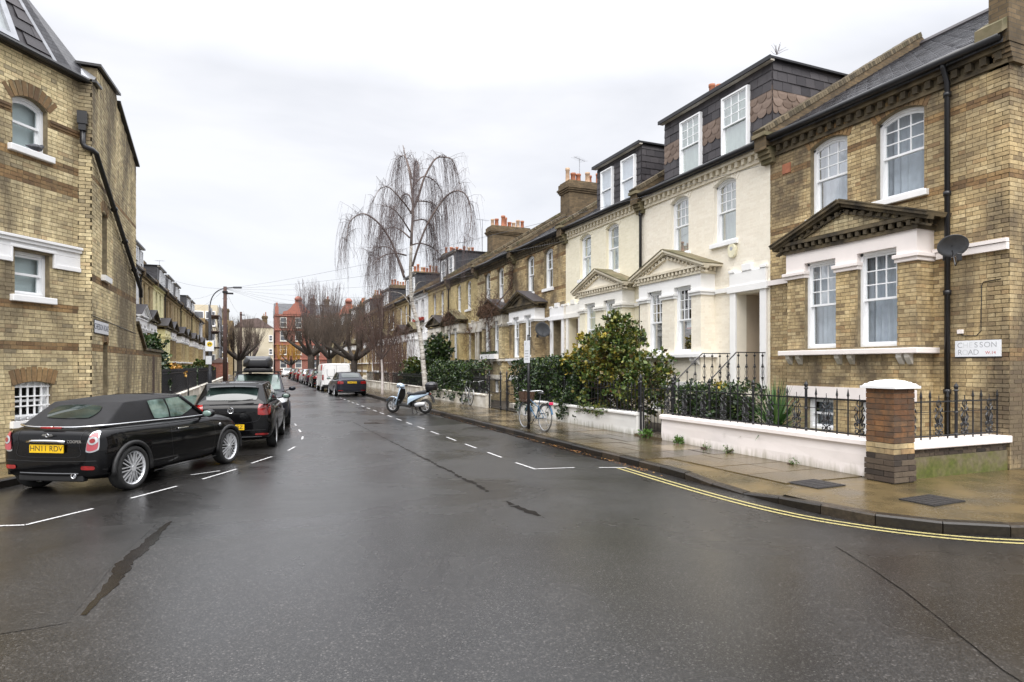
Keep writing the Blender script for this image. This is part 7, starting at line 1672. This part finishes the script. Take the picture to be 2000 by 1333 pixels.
# ---------------------------------------------------------------- general hatchback / saloon / estate
def generic(name, label, loc, rz, pt, Ln, Wd, H, wb, wr, style, kind='hatch', belt=.92, plate_txt='', tails=None, lod=2, roof_paint=None, glass=M_CGLASS, group=None, front_seen=False):
    c = thing(name, label, 'car', loc, rz, group); w = Wd / 2; fo = (Ln - wb) * .48; ro = Ln - wb - fo; xr, xf = -wb/2 - ro, wb/2 + fo
    hood = belt - .02; deck = belt + .02 if kind != 'saloon' else belt + .08
    st = [(xr, w*.70, .36, belt*.9, belt*.92, .0), (xr + .04, w*.90, .25, deck - .02, deck, .0), (xr + .2, w*.97, .2, deck, deck + .03), (-wb/2, w*.99, .18, belt + .02, belt + .05), (-.4, w, .17, belt, belt + .04), (.4, w, .17, belt - .01, belt + .04), (wb/2 - .35, w*.99, .17, belt - .01, belt + .07), (wb/2 + .1, w*.98, .18, hood - .07, hood + .02), (xf - .28, w*.93, .2, hood - .14, hood - .06), (xf - .07, w*.80, .25, hood - .24, hood - .17), (xf, w*.62, .34, hood - .32, hood - .28)]
    b = car_body(c, st, pt, wb, wr, lod, 1.12, flare=.022, halfw=w*.972)
    zt = H - .05
    if kind == 'hatch': q = ((wb/2 - .42, w*.83, belt), (wb/2 - 1.15, w*.68, zt), (xr + .52, w*.66, zt - .03), (xr + .10, w*.82, belt + .02))
    elif kind == 'estate': q = ((wb/2 - .32, w*.84, belt), (wb/2 - 1.05, w*.70, zt), (xr + .42, w*.68, zt - .02), (xr + .1, w*.80, belt + .02))
    else: q = ((wb/2 - .42, w*.83, belt), (wb/2 - 1.2, w*.66, zt), (-wb/2 + .12, w*.64, zt - .04), (xr + .52, w*.76, belt + .08))
    Q = cab_quads(*q); bl = {'roof': .045, 'screen': .05, 'rear': .05, 'left': .02, 'right': .02}; cb = cabin(c, Q, pt, bl)
    pane(c, 'windscreen', Q['screen'], [(.05, .05), (.95, .05), (.94, .93), (.06, .93)], glass if not front_seen else M_CGLASSL, .05, .008, .15)
    pane(c, 'rear_window', Q['rear'], [(.09, .12), (.91, .12), (.88, .86), (.12, .86)], glass, .05, .008, .25)
    for nm in ('right', 'left'):
        qq = Q[nm]; fl = qq[0].x < qq[1].x
        def S_(u0, u1, t0, t1): return [(1-u1, .10), (1-u0, .10), (1-t0, .88), (1-t1, .88)] if fl else [(u0, .10), (u1, .10), (t1, .88), (t0, .88)]
        pane(c, 'front_door_glass', qq, S_(.08, .47, .10, .45), glass, bl[nm], .008, .15); pane(c, 'rear_door_glass', qq, S_(.50, .90, .49, .86), glass, bl[nm], .008, .2)
    for sy in (-1, 1):
        ax = 'left' if sy > 0 else 'right'; seam('door_seam', c, b, [(.0, belt), (-.02, .5), (.02, .25)], ax); seam('door_seam', c, b, [(wb/2 - .5, belt), (wb/2 - .45, .5), (wb/2 - .5, .25)], ax); seam('door_seam', c, b, [(-.85, belt), (-.82, .6), (-.7, .3)], ax)
        for x in (.18, -.72): m = MB(); m.box(-.1, .1, -.012, .012, -.014, .014); m.T = Matrix.Translation((x - .2, sy*(w*.995), belt - .13)); m.build('door_handle', pt, c, bevel=.008)
        tz = tails or (belt - .22, belt + .02, .40, .82); decal('tail_lamp', c, b, [(sy*w*tz[2], tz[0]), (sy*w*.895, tz[0]), (sy*w*.88, tz[1]), (sy*w*tz[2]*1.04, tz[1])], 'rear', M_TAIL, .35, .012, 12)
        decal('reflector', c, b, [(sy*w*.55, .33), (sy*w*.85, .33), (sy*w*.85, .37), (sy*w*.55, .37)], 'rear', M_TAIL, .3, .01, 6)
        decal('head_lamp', c, b, [(sy*w*.50, hood - .30), (sy*w*.88, hood - .25), (sy*w*.90, hood - .10), (sy*w*.55, hood - .16)], 'front', M_CLEAR, .35, .012, 12)
    plate(c, xr - .012, .50 if kind != 'saloon' else belt - .12, plate_txt)
    seam('tailgate_seam', c, b, [(-w*.6, belt), (-w*.58, .62), (w*.58, .62), (w*.6, belt)], 'rear', .008); seam('bumper_crease', c, b, [(-w*.8, .44), (0, .43), (w*.8, .44)], 'rear', .012, M_TRIM); seam('lower_trim', c, b, [(-w*.7, .30), (0, .295), (w*.7, .30)], 'rear', .012, M_ALU)
    decal('lower_grille', c, b, [(-w*.5, .30), (w*.5, .30), (w*.45, .42), (-w*.45, .42)], 'front', M_TRIM, .3, .006, 8); decal('grille', c, b, [(-w*.3, hood - .34), (w*.3, hood - .34), (w*.34, hood - .22), (-w*.34, hood - .22)], 'front', M_TRIM, .3, .01, 8)
    mirror(c, wb/2 - .62, w*.98, belt + .07, pt); wheels(c, wb, Wd - .21, wr, .2, style); return c, b, Q, xr, xf
P_ = (-.22, 15.95); po, pb, pq, pxr, pxf = generic('hatchback_car', 'black hatchback with round badge and red lamps parked behind the convertible', (P_[0], P_[1], 0), rad(84), P_BLACK, 3.97, 1.68, 1.45, 2.47, .305, 'five', 'hatch', .95, '', tails=(.74, .97, .60, .9))
m = MB(); ring(m, (0, 0, 0), .055, .006, None, 24)
for a, b_ in (((-.03, .045), (0, .005)), ((0, .005), (.03, .045)), ((-.047, .02), (-.022, -.045)), ((-.022, -.045), (0, -.003)), ((0, -.003), (.022, -.045)), ((.022, -.045), (.047, .02))): m.bar((a[0], a[1], 0), (b_[0], b_[1], 0), .009, .006)
m.T = Matrix.Translation((pxr - .012, 0, .845)) @ Matrix.Rotation(-math.pi/2, 4, 'Z') @ Matrix.Rotation(math.pi/2, 4, 'X'); m.build('round_badge', M_CHROME, po)
text_mesh('LK10 CRZ', .1, 'lettering', M_SIGNK, po, Matrix.Translation((pxr - .0195, 0, .50)) @ Matrix.Rotation(-math.pi/2, 4, 'Z') @ Matrix.Rotation(math.pi/2, 4, 'X'), .0008) if False else None
text_mesh('RZ', .1, 'lettering', M_SIGNK, po, Matrix.Translation((pxr - .0195, -.17, .50)) @ Matrix.Rotation(-math.pi/2, 4, 'Z') @ Matrix.Rotation(math.pi/2, 4, 'X'), .0008)
m = MB(); m.tube([(pxr + .5, 0, 1.42), (pxr + .34, 0, 1.60)], .005, 4); m.build('roof_aerial', M_BLACK, po)
m = MB(); m.box(pxr + .22, pxr + .44, -.5, .5, 1.375, 1.395); m.build('roof_spoiler', P_BLACK, po, bevel=.01); m = MB(); m.bar((pxr + .02, .05, 1.02), (pxr + .08, -.42, 1.07), .02, .014); m.build('rear_wiper', M_TRIM, po)
so, sb, sq, sxr, sxf = generic('estate_car', 'dark grey estate facing the camera with a black roof box', (.14, 20.95, 0), rad(-91), P_NAVY, 4.45, 1.80, 1.55, 2.62, .335, 'seven', 'estate', 1.0, '', front_seen=True)
for sy in (-1, 1): m = MB(); m.tube([(.55, sy*.60, 1.51), (.5, sy*.60, 1.56), (-1.4, sy*.60, 1.55), (-1.45, sy*.6, 1.5)], .016, 6); m.build('roof_rail', M_TRIM, so, smooth=True)
for x in (.2, -.85): m = MB(); m.box(x - .03, x + .03, -.72, .72, 1.555, 1.585); m.build('cross_bar', M_TRIM, so)
rb = thing('roof_box', 'glossy black roof box carried on the dark estate car', 'box', (.14, 20.95, 1.585), rad(-91)); mR = mat('black roof box shell', (0.012, 0.012, 0.014), 0.3, var=0.1, coat=.4)
def rbx(z0, z1, e, nm, mt_):
    m = MB(); st_ = []
    for x, s in ((-1.05, .62), (-1.0, .86), (-.7, 1.0), (.5, 1.0), (.95, .9), (1.08, .62)): st_.append((x, s))
    for x, s in st_:
        w_, hz = .42 * s + e, (z1 - z0) * (s ** .8)
        for y, z in ((-w_, z0), (w_, z0), (w_ * .98, z0 + hz*.55), (w_ * .8, z0 + hz), (-w_ * .8, z0 + hz), (-w_ * .98, z0 + hz*.55)): m.v.append((x, y, z))
    for i in range(5):
        for j in range(6): m.f.append((i*6+j, i*6+(j+1) % 6, (i+1)*6+(j+1) % 6, (i+1)*6+j))
    m.f.append(tuple(range(6))[::-1]); m.f.append(tuple(30 + j for j in range(6))); o = m.build(nm, mt_, rb, smooth=True, fix=True); b_ = o.modifiers.new('b', 'BEVEL'); b_.width = .03; b_.segments = 2; return o
rbx(.0, .15, .0, 'box_base', M_TRIM); rbx(.145, .47, .015, 'box_lid', mR)
generic('saloon_car', 'dark blue grey saloon parked behind the white van', (5.24, 38.9, 0), rad(90), P_GREY, 4.6, 1.81, 1.44, 2.8, .32, 'seven', 'saloon', .93, 'LN63 ZGP', tails=(.72, .88, .52, .9))
far = [('black hatchback parked just beyond the white van', 50.9, P_BLACK, 'hatch'), ('aubergine hatchback, second beyond the van', 56.6, P_PURP, 'hatch'), ('silver hatchback in the row beyond the van', 62.4, P_SILV, 'hatch'), ('dark red estate in the row beyond the van', 69, P_REDP, 'estate'), ('dark grey hatchback near the far end of the parked row', 75.5, P_GREY, 'hatch'), ('black estate, last dark car of the parked row', 83, P_BLACK, 'estate')]
for lb, y, pt, kd in far: generic('parked_car', lb, (5.25, y * 1.073, 0), rad(90 + RN.uniform(-1, 1)), pt, 4.1, 1.74, 1.48, 2.5, .31, 'seven', kd, .95, '', lod=1, group='cars parked along the right kerb')
generic('parked_car', 'white car facing us at the far end of the street', (5.05, 106, 0), rad(-90), P_WHITE, 4.1, 1.74, 1.46, 2.5, .31, 'seven', 'hatch', .95, '', lod=1, group='cars parked along the right kerb')
# ---------------------------------------------------------------- panel van
def van(loc, rz):
    c = thing('panel_van', 'white panel van with roof rack parked in front of the dark saloon', 'van', loc, rz); wb, wr, w = 3.0, .33, .95
    st = [(-2.44, .90, .36, 1.80, 1.85, -.05), (-2.425, .93, .34, 1.86, 1.90, -.05), (-2.36, .95, .32, 1.88, 1.94, -.05), (-1.0, .96, .30, 1.88, 1.95), (.4, .96, .30, 1.87, 1.94), (.85, .95, .28, 1.8, 1.88), (1.3, .94, .28, 1.38, 1.46), (1.7, .93, .28, 1.14, 1.2), (2.15, .88, .28, .98, 1.05), (2.38, .76, .32, .8, .86), (2.42, .6, .4, .7, .74)]
    b = car_body(c, st, P_WHITE, wb, wr, 2, 1.12, flare=.02, halfw=w*.985, boxy=True)
    seam('rear_door_seam', c, b, [(0, 1.8), (0, 1.1), (0, .46)], 'rear', .012); seam('rear_door_frame', c, b, [(-.82, .46), (-.82, 1.2), (-.78, 1.78), (0, 1.82), (.78, 1.78), (.82, 1.2), (.82, .46)], 'rear', .012); seam('door_pressing', c, b, [(.62, 1.55), (.62, 1.2), (.55, 1.05), (.2, 1.05), (.14, 1.2), (.14, 1.55)], 'rear', .03, M_ALU)
    for sy in (-1, 1):
        decal('tail_lamp', c, b, [(sy*.85, .78), (sy*.93, .78), (sy*.93, 1.16), (sy*.85, 1.16)], 'rear', M_TAIL, .2, .012, 10); ax = 'left' if sy > 0 else 'right'; seam('sliding_rail', c, b, [(-2.2, 1.1), (.2, 1.1)], ax, .03, M_ALU); decal('cab_glass', c, b, [(.42, 1.2), (1.25, 1.2), (1.0, 1.68), (.46, 1.7)], ax, M_CGLASS, .2, .012, 12); decal('head_lamp', c, b, [(sy*.5, .72), (sy*.82, .76), (sy*.85, .95), (sy*.6, .9)], 'front', M_CLEAR, .3, .012, 8)
        m = MB(); m.tube([(-2.2, sy*.72, 1.93), (-2.2, sy*.72, 2.0), (.5, sy*.72, 2.0), (.5, sy*.72, 1.93)], .018, 6); m.build('roof_rack', M_TRIM, c)
    decal('windscreen', c, b, [(.95, -.75), (1.5, -.8), (1.5, .8), (.95, .75)], 'top', M_CGLASS, .15, .012, 12)
    decal('side_print', c, b, [(-2.2, 1.45), (-1.4, 1.45), (-1.4, 1.85), (-2.2, 1.85)], 'left', M_SRED, .1, .006, 8)
    m = MB(); m.box(-2.50, -2.38, -.88, .88, .33, .48); m.build('rear_bumper', M_TRIM, c, bevel=.03); plate(c, -2.44, .92, 'GK60 XLM'); m = MB(); m.box(-2.45, -2.42, -.3, .3, .985, 1.03); m.build('plate_lamp_bar', M_TRIM, c)
    mirror(c, 1.0, .98, 1.28, M_TRIM, s=1.3); wheels(c, wb, 1.7, wr, .21, 'seven'); return c
van((5.26, 46.5, 0), rad(90))
# ---------------------------------------------------------------- scooter
def scooter(loc, rz):
    c = thing('motor_scooter', 'pale blue motor scooter with black top box parked nose to the road', 'scooter', loc, rz)
    RXm = Matrix.Rotation(math.pi/2, 4, 'X')
    for x, r in ((.70, .275), (-.66, .265)):
        t = MB().lathe([(r*.66, -.045), (r*.9, -.055), (r, -.02), (r, .02), (r*.9, .055), (r*.66, .045), (r*.66, -.045)], (0,0,0), 28, RXm).build('wheel', M_TYRE, c, smooth=True); t.location = (x, 0, r)
        rm = MB(); rm.lathe([(r*.66, -.03), (r*.58, -.03), (r*.58, .03), (r*.66, .03)], (0,0,0), 24, RXm, cap=False); rm.lathe([(.001, -.05), (.045, -.05), (.045, .05), (.001, .05)], (0,0,0), 12, RXm)
        for k in range(6): a = k * 6.283 / 6; rm.bar((math.cos(a)*.04, 0, math.sin(a)*.04), (math.cos(a)*r*.6, 0, math.sin(a)*r*.6), .028, .02, up=(0,1,0))
        rm.build('rim', M_ALLOY, t)
    for sy in (-1, 1): m = MB(); m.tube([(.70, sy*.075, .275), (.58, sy*.07, .60)], .02, 6); m.build('fork_leg', M_ALU, c)
    m = MB(); m.grid(lambda u, v: (.70 + .315 * math.cos(2.55 - 2.1*u) , (v - .5) * .15, .285 + .315 * math.sin(2.55 - 2.1*u) + .02 - .08*(v-.5)**2), 14, 6); m.build('front_mudguard', P_BLUEG, c, smooth=True)
    def shield(u, v):                                   # leg shield, nose to floorboard
        z = .30 + .62 * u; w_ = .06 + .21 * math.sin(math.pi * (.12 + .72 * u)) ; x = .56 - .20 * u - .05 * math.sin(math.pi * u); y = (v - .5) * 2 * w_
        return (x - .22 * (abs(v - .5) * 2) ** 2 * .6 + .05, y, z)
    m = MB(); m.grid(shield, 16, 14); o = m.build('leg_shield', P_BLUEG, c, smooth=True); s_ = o.modifiers.new('s', 'SOLIDIFY'); s_.thickness = .02
    m = MB(); m.grid(lambda u, v: tuple(Vector(shield(u * .92 + .04, v * .84 + .08)) + Vector((-.05, 0, 0))), 12, 10); m.build('inner_shield', M_TRIM, c, smooth=True)
    m = MB(Matrix.Translation((.36, 0, 1.02)) @ Matrix.Rotation(-.35, 4, 'Y') @ Matrix.Diagonal((.15, .17, .09, 1))); m.lathe([(.001, -1), (.6, -.8), (.95, -.3), (1, 0), (.9, .45), (.55, .85), (.001, 1)], (0,0,0), 18); m.build('handlebar_cowl', P_BLUEG, c, smooth=True)
    m = MB(); m.tube([(.30, -.36, 1.02), (.30, -.2, 1.03), (.34, 0, 1.03), (.30, .2, 1.03), (.30, .36, 1.02)], .014, 6); m.build('handlebar', M_TRIM, c); 
    for sy in (-1, 1): m = MB(); m.tube([(.295, sy*.24, 1.03), (.285, sy*.37, 1.02)], .019, 8); m.build('grip', M_TRIM, c); m = MB(); m.tube([(.33, sy*.2, 1.0), (.36, sy*.36, .99)], .006, 4); m.build('brake_lever', M_ALU, c)
    m = MB(); m.lathe([(.001, .02), (.06, .015), (.075, -.02)], (0,0,0), 16, Matrix.Rotation(math.pi/2, 4, 'Y')); m.T = Matrix.Translation((.50, 0, 1.0)); m.build('head_lamp', M_CLEAR, c, smooth=True)
    m = MB(); m.prism([(.42, -.16, .26), (.42, .16, .26), (-.12, .19, .25), (-.12, -.19, .25)], (0, 0, .06)); m.build('floorboard', M_TRIM, c, bevel=.02)
    def tail(u, v):                                    # body behind the knees, tapering up to the tail
        x = -.02 - .82 * u; wd = .17 * (1 - .55 * u) + .02; top = .70 + .10 * u; bot = .32 + .40 * u ** .7; a = math.pi * (v * 1.0)
        return (x - .10 * (1 - v if v < .5 else v) * 0, wd * math.cos(a), bot + (top - bot) * math.sin(a) ** .8)
    m = MB(); m.grid(tail, 16, 14); m.build('tail_fairing', P_BLUEG, c, smooth=True)
    m = MB(); m.prism([(-.02, -.14, .30), (-.02, .14, .30), (.02, .14, .70), (.02, -.14, .70)], (-.10, 0, 0)); m.build('under_seat', M_TRIM, c, bevel=.03)
    def seat(u, v): x = .04 - .80 * u; a = math.pi * v; wd = .13 + .03 * math.sin(math.pi * u); zt = .80 - .05 * math.sin(math.pi * min(1, u * 2)) + .06 * (u > .5) * (u - .5) * 2; return (x, wd * math.cos(a), .70 + .05 * u + (zt - .70 - .02 * u) * math.sin(a) ** .5)
    m = MB(); m.grid(seat, 18, 12); m.build('seat', mat('black vinyl', (0.012, 0.012, 0.013), 0.4, var=0.1), c, smooth=True)
    m = MB(); m.box(-.62, -.15, -.12, .12, .24, .42); m.build('engine', M_TRIM, c, bevel=.05); m = MB(); m.lathe([(.03, -.22), (.075, -.18), (.085, .1), (.06, .2), (.02, .22)], (0,0,0), 14, Matrix.Rotation(math.pi/2, 4, 'Y')); m.T = Matrix.Translation((-.52, .16, .34)) @ Matrix.Rotation(.15, 4, 'Y'); m.build('silencer', M_ALLOY, c, smooth=True)
    m = MB(); m.tube([(-.80, 0, .74), (-.95, 0, .60), (-1.02, 0, .42)], [.03, .05, .05], 6); m.build('rear_mudguard', M_TRIM, c); m = MB(); m.box(-.90, -.86, -.06, .06, .70, .77); m.build('tail_lamp', M_TAIL, c, bevel=.01)
    m = MB(); m.tube([(-.55, 0, .80), (-.95, 0, .86)], .02, 6); m.build('carrier', M_TRIM, c)
    tb = Matrix.Translation((-.92, 0, 1.02)); m = MB(tb @ Matrix.Diagonal((.24, .25, .16, 1))); m.lathe([(.7, -1), (.92, -.8), (1, -.1), (1, .05)], (0,0,0), 20); m.build('top_box', M_TRIM, c, smooth=True); m = MB(tb @ Matrix.Diagonal((.245, .255, .16, 1))); m.lathe([(1, .06), (.98, .35), (.8, .75), (.4, .95), (.001, 1)], (0,0,0), 20); m.build('top_box_lid', mat('glossy black lid', (0.03, 0.03, 0.034), 0.2, var=0.1), c, smooth=True)
    for sy in (-1, 1): m = MB(); m.tube([(-.18, sy*.1, .28), (-.22, sy*.17, .02), (-.28, sy*.17, .01)], .012, 5); m.build('stand_leg', M_TRIM, c)
    return c
scooter((5.38, 22.93, 0), math.atan2(.95, -1.05))
# ---------------------------------------------------------------- bicycles
def bicycle(label, loc, rz, frame_c, basket=True, lean=.06, rear_red=True, guard=None):
    c = thing('bicycle', label, 'bicycle', loc, rz); c.rotation_euler = (lean, 0, rz); fm = mat('bicycle enamel ' + label[:12], frame_c, .3, var=.05, coat=.5); r = .335; xr, xf = -.53, .55
    def wheel_(x):
        t = MB(); t.tube([(r*math.cos(a), 0, r*math.sin(a)) for a in [i*6.2832/32 for i in range(33)]], .018, 6); o = t.build('wheel', mat('pale tyre', (0.10, 0.097, 0.09), .7, var=.1) if basket else M_TYRE, c, smooth=True); o.location = (x, 0, r)
        q = MB(); q.tube([(r*.93*math.cos(a), 0, r*.93*math.sin(a)) for a in [i*6.2832/28 for i in range(29)]], .009, 4); q.build('rim', M_ALU, o); q = MB(); q.tube([(0, -.04, 0), (0, .04, 0)], .022, 8); q.build('hub', M_ALLOY, o); q = MB()
        for i in range(20): a = i * 6.2832 / 20; q.tube([(.02*math.cos(a + .9*(-1)**i), .02*(-1)**i, .02*math.sin(a + .9*(-1)**i)), (r*.93*math.cos(a), 0, r*.93*math.sin(a))], .0016, 3, caps=False)
        q.build('spokes', M_ALU, o)
        g = MB(); g.grid(lambda u, v: ((r + .035)*math.cos(.35 + 2.5*u), (v - .5)*.05, (r + .035)*math.sin(.35 + 2.5*u)), 18, 2); g.build('mudguard', guard or fm, o, smooth=True)
    wheel_(xr); wheel_(xf)
    bb, st_, hd, hl = (-.08, 0, .29), (-.22, 0, .74), (.36, 0, .82), (.41, 0, .66)
    for nm, a, b_, rr in (('down_tube', hl, bb, .016), ('top_tube', (.37, 0, .78), (-.17, 0, .58), .014), ('seat_tube', bb, st_, .015), ('fork', hd, (xf, 0, r), .013), ('head_tube', (.35, 0, .86), hl, .018)): m = MB(); m.tube([a, b_], rr, 8); m.build(nm, fm, c, smooth=True)
    for sy in (-1, 1): m = MB(); m.tube([(bb[0], sy*.03, bb[2]), (xr, sy*.05, r)], .009, 5); m.tube([(-.19, sy*.02, .62), (xr, sy*.05, r)], .008, 5); m.build('stay', fm, c)
    m = MB(); m.tube([(-.22, 0, .74), (-.26, 0, .92)], .012, 6); m.build('seat_post', M_ALU, c); m = MB(Matrix.Translation((-.28, 0, .94)) @ Matrix.Diagonal((.14, .085, .035, 1))); m.lathe([(.001, -1), (.8, -.5), (1, 0), (.8, .6), (.001, 1)], (0,0,0), 14); m.build('saddle', M_TRIM, c, smooth=True)
    m = MB(); m.tube(spline([(.12, -.28, .98), (.25, -.25, 1.0), (.33, -.1, .98), (.34, 0, .97), (.33, .1, .98), (.25, .25, 1.0), (.12, .28, .98)], 4), .011, 6); m.tube([(.35, 0, .86), (.34, 0, .97)], .012, 6); m.build('handlebar', M_ALLOY, c, smooth=True)
    m = MB(); ring(m, (bb[0], .05, bb[2]), .085, .006, Matrix.Rotation(math.pi/2, 4, 'X')); m.build('chainring', M_TRIM, c)
    for s_ in (-1, 1): m = MB(); m.tube([(bb[0], s_*.05, bb[2]), (bb[0] + s_*.10, s_*.07, bb[2] - s_*.13)], .009, 5); m.box(bb[0] + s_*.10 - .045, bb[0] + s_*.10 + .045, s_*.11 - .04, s_*.11 + .04, bb[2] - s_*.13 - .012, bb[2] - s_*.13 + .012); m.build('pedal', M_TRIM, c)
    m = MB(); m.bar((-.22, 0, .70), (-.78, 0, .72), .11, .012); m.tube([(-.75, .05, .71), (xr, .05, r)], .005, 4); m.tube([(-.75, -.05, .71), (xr, -.05, r)], .005, 4); m.build('rear_rack', M_TRIM, c)
    if rear_red: m = MB(); m.box(-.83, -.78, -.05, .05, .67, .74); m.build('rear_lamp', mat('pink red lamp', (0.6, 0.03, 0.10), .2, var=0), c, bevel=.01)
    if basket:
        m = MB(); w_, n = .16, 7
        for k in range(9):
            z = .70 + k * .03; s_ = .13 + .004 * k; m.tube([(.50 - s_, -s_, z), (.50 + s_, -s_, z), (.50 + s_, s_, z), (.50 - s_, s_, z), (.50 - s_, -s_, z)], .009, 4)
        for i in range(n):
            t = -1 + 2 * i / (n - 1)
            for (x, y) in ((t, -1), (t, 1), (-1, t), (1, t)): m.tube([(.50 + x*.13, y*.13, .69), (.50 + x*.165, y*.165, .95)], .006, 3)
        m.box(.37, .63, -.13, .13, .69, .70); m.build('wicker_basket', mat('brown wicker', (0.10, 0.05, 0.028), .85, c2=(0.05, 0.024, 0.015), scale=20), c)
    return c
bicycle('blue city bicycle with wicker basket locked to the sign pole', (6.70, 14.62, PZ), rad(94), (0.04, 0.11, 0.20), True, .05)
bicycle('pale bicycle hanging front wheel over the white wall', (K*8.28, K*24.9, PZ + .02), rad(88), (0.3, 0.3, 0.3), False, .1, False)
bicycle('dark bicycle behind the railing at the vine house', (K*8.78, K*24.3, PZ + .02), rad(84), (0.03, 0.03, 0.035), False, -.08, False)
# ================================================================ buildings closing the street
MF_RED = far_brick('far red brick', (0.23, 0.085, 0.062), (0.29, 0.115, 0.085), (0.26, 0.15, 0.12), soot=0.2)
M_REDST = mat('red terracotta dressing', (0.31, 0.115, 0.08), 0.7, var=0.1); MF_CRM = mat('cream render', (0.62, 0.56, 0.43), 0.8, c2=(0.5, 0.44, 0.32), scale=0.5, bmp=0.1); MF_TILE = mat('brown roof', (0.14, 0.10, 0.09), 0.8, var=0.2, scale=1)
def block(name, label, loc, W, H, D, mt, storeys, cols, win=(1.1, 1.9), roof='flat', trim=M_WHITE, first=1.2, roofm=None):
    o = thing(name, label, 'building', loc); m = MB(); m.box(0, W, 0, D, 0, H); m.build('wall', mt, o); sh = (H - first) / storeys
    for s in range(storeys):
        for i in cols:
            x, z = i, first + s * sh + .2
            f = MB(); f.box(x - win[0]/2 - .1, x + win[0]/2 + .1, -.05, .02, z - .1, z + win[1] + .12); w = f.build('window', trim, o); g = MB(); g.box(x - win[0]/2, x + win[0]/2, -.07, -.045, z, z + win[1]); g.build('pane', M_FARGL, w); b = MB(); b.box(x - win[0]/2, x + win[0]/2, -.085, -.065, z + win[1]/2 - .04, z + win[1]/2 + .04); b.build('meeting_rail', trim, w); sl = MB(); sl.box(x - win[0]/2 - .15, x + win[0]/2 + .15, -.18, .02, z - .22, z - .1); sl.build('sill', trim, w)
        if roof == 'gable': c = MB(); c.box(-.1, W + .1, -.22, .02, first + (s + 1) * sh - .25, first + (s + 1) * sh - .02); c.build('string_course', M_REDST, o)
    return o
E1 = block('mansion_block', 'red brick mansion block with curved gable at the end of the street', (4.2, 139, 0), 22, 12.6, 12, MF_RED, 4, (1.6, 4.6, 8.2, 11.2, 15, 18, 20.5), trim=mat('aged white', (0.7, 0.68, 0.62), .6))
for k in range(4): c = MB(); c.box(-.15, 22.1, -.25, .02, 3.1 + k * 3.05, 3.35 + k * 3.05); c.build('string_course', M_REDST, E1)
for x in (4.6, 15): m = MB(); pts = [(-3.2, 12.6), (3.2, 12.6), (3.0, 13.2), (2.2, 13.4), (1.5, 14.1), (1.0, 14.9), (.7, 15.0), (.7, 15.5), (-.7, 15.5), (-.7, 15.0), (-1.0, 14.9), (-1.5, 14.1), (-2.2, 13.4), (-3.0, 13.2)]; m.prism([(x + a, -.2, b) for a, b in pts], (0, .6, 0)); g = m.build('shaped_gable', M_REDST, E1); m = MB(); m.lathe([(.3, 0), (.75, .1), (.8, .5), (.45, .95), (.001, 1.05)], (x, .1, 15.5), 14); m.build('finial', M_REDST, g, smooth=True)
for x in (.3, 21.5): m = MB(); m.box(x - .35, x + .35, -.2, .5, 12.6, 14.2); m.box(x - .2, x + .2, -.1, .3, 14.2, 15.0); m.build('pier', M_REDST, E1)
m = MB(); m.prism([(-.1, .5, 12.6), (-.1, 6, 15.4), (-.1, 12, 12.6)], (22.2, 0, 0)); m.build('roof', M_SLATEF, E1)
for x in (8, 11, 19): chimney(E1, x, 5, 7, 13.5, 16.6, .5, 4, 2, int(x))
E2 = block('cream_block', 'plain cream rendered gable wall left of the red mansion block', (-3.6, 138, 0), 7.4, 9.6, 10, MF_CRM, 3, (6.9,), win=(.5, 1.0)); m = MB(); m.prism([(-.1, -.1, 9.6), (7.5, -.1, 9.6), (4.5, -.1, 11.6), (1.5, -.1, 11.2)], (0, 10, 0)); m.build('roof', MF_TILE, E2); chimney(E2, 5.8, 2, 3.6, 9.6, 12.2, .5, 3, 2, 5)
E3 = block('brown_block', 'brown brick block behind the left-hand bare tree', (-12, 136, 0), 8.2, 10.8, 10, MF_BROWN, 3, (1.6, 4, 6.6)); chimney(E3, 6.5, 1, 4, 10.8, 13.2, .9, 4, 2, 9)
E4 = block('stucco_terrace', 'pale stucco building with dark window bays past the left terrace', (-10, 99, 0), 5.2, 10.5, 14, MF_CRM, 3, (1.2, 2.8, 4.3))
for k, x in enumerate((5.2,)): 
    for j in range(5): m = MB(); m.box(5.15, 5.28, .8 + j * 2.6, 2.0 + j * 2.6, 1.2, 9.5); m.build('window_strip', M_FARGL, E4)
# scaffolding on the last house of the left terrace
sc_ = thing('scaffolding', 'scaffold poles and boards round the end house of the left terrace', 'scaffolding', (K * -5.2, K * 87, PZ)); pole = MB().tube([(0,0,0), (0,0,9.4)], .04, 5).mesh('pole', M_ALU)
for i in range(6):
    for j in (0, 1.2): link('pole', pole, sc_, Matrix.Translation((j, i * 1.4, 0)))
for z in (2, 4, 6, 8):
    m = MB(); m.box(-.05, 1.25, -.2, 7.2, z, z + .06); m.build('boards', MF_TILE, sc_); m = MB(); m.tube([(1.25, -.3, z + 1), (1.25, 7.3, z + 1)], .035, 5); m.build('guard_rail', M_ALU, sc_)
LE = block('end_house', 'dark house wrapped by scaffolding at the end of the left terrace', (K * -12, K * 86.5, PZ), K * 6.4, 7.6, 9, MF_BROWN, 3, (1.5, 3.5)); 
sh_ = thing('garden_shed', 'small red brick outbuilding by the left pavement', 'shed', (K * -4.6, K * 80, PZ)); m = MB(); m.box(0, 1.8, 0, 2.4, 0, 2.0); m.build('wall', MF_RED, sh_); m = MB(); m.prism([(-.1, -.1, 2.0), (1.9, -.1, 2.0), (.9, -.1, 2.6)], (0, 2.6, 0)); m.build('roof', MF_TILE, sh_)
pollard('small ochre tree still in leaf at the foot of the red building', (6.4, 122), 2.0, 6.0, 4.0, 77, 160, mt=G_OCH, r0=.03); pollard('faint bare tree against the cream gable wall', (-.6, 134), 2.5, 8.5, 4.5, 78, 160, mt=M_LIMB, r0=.03)
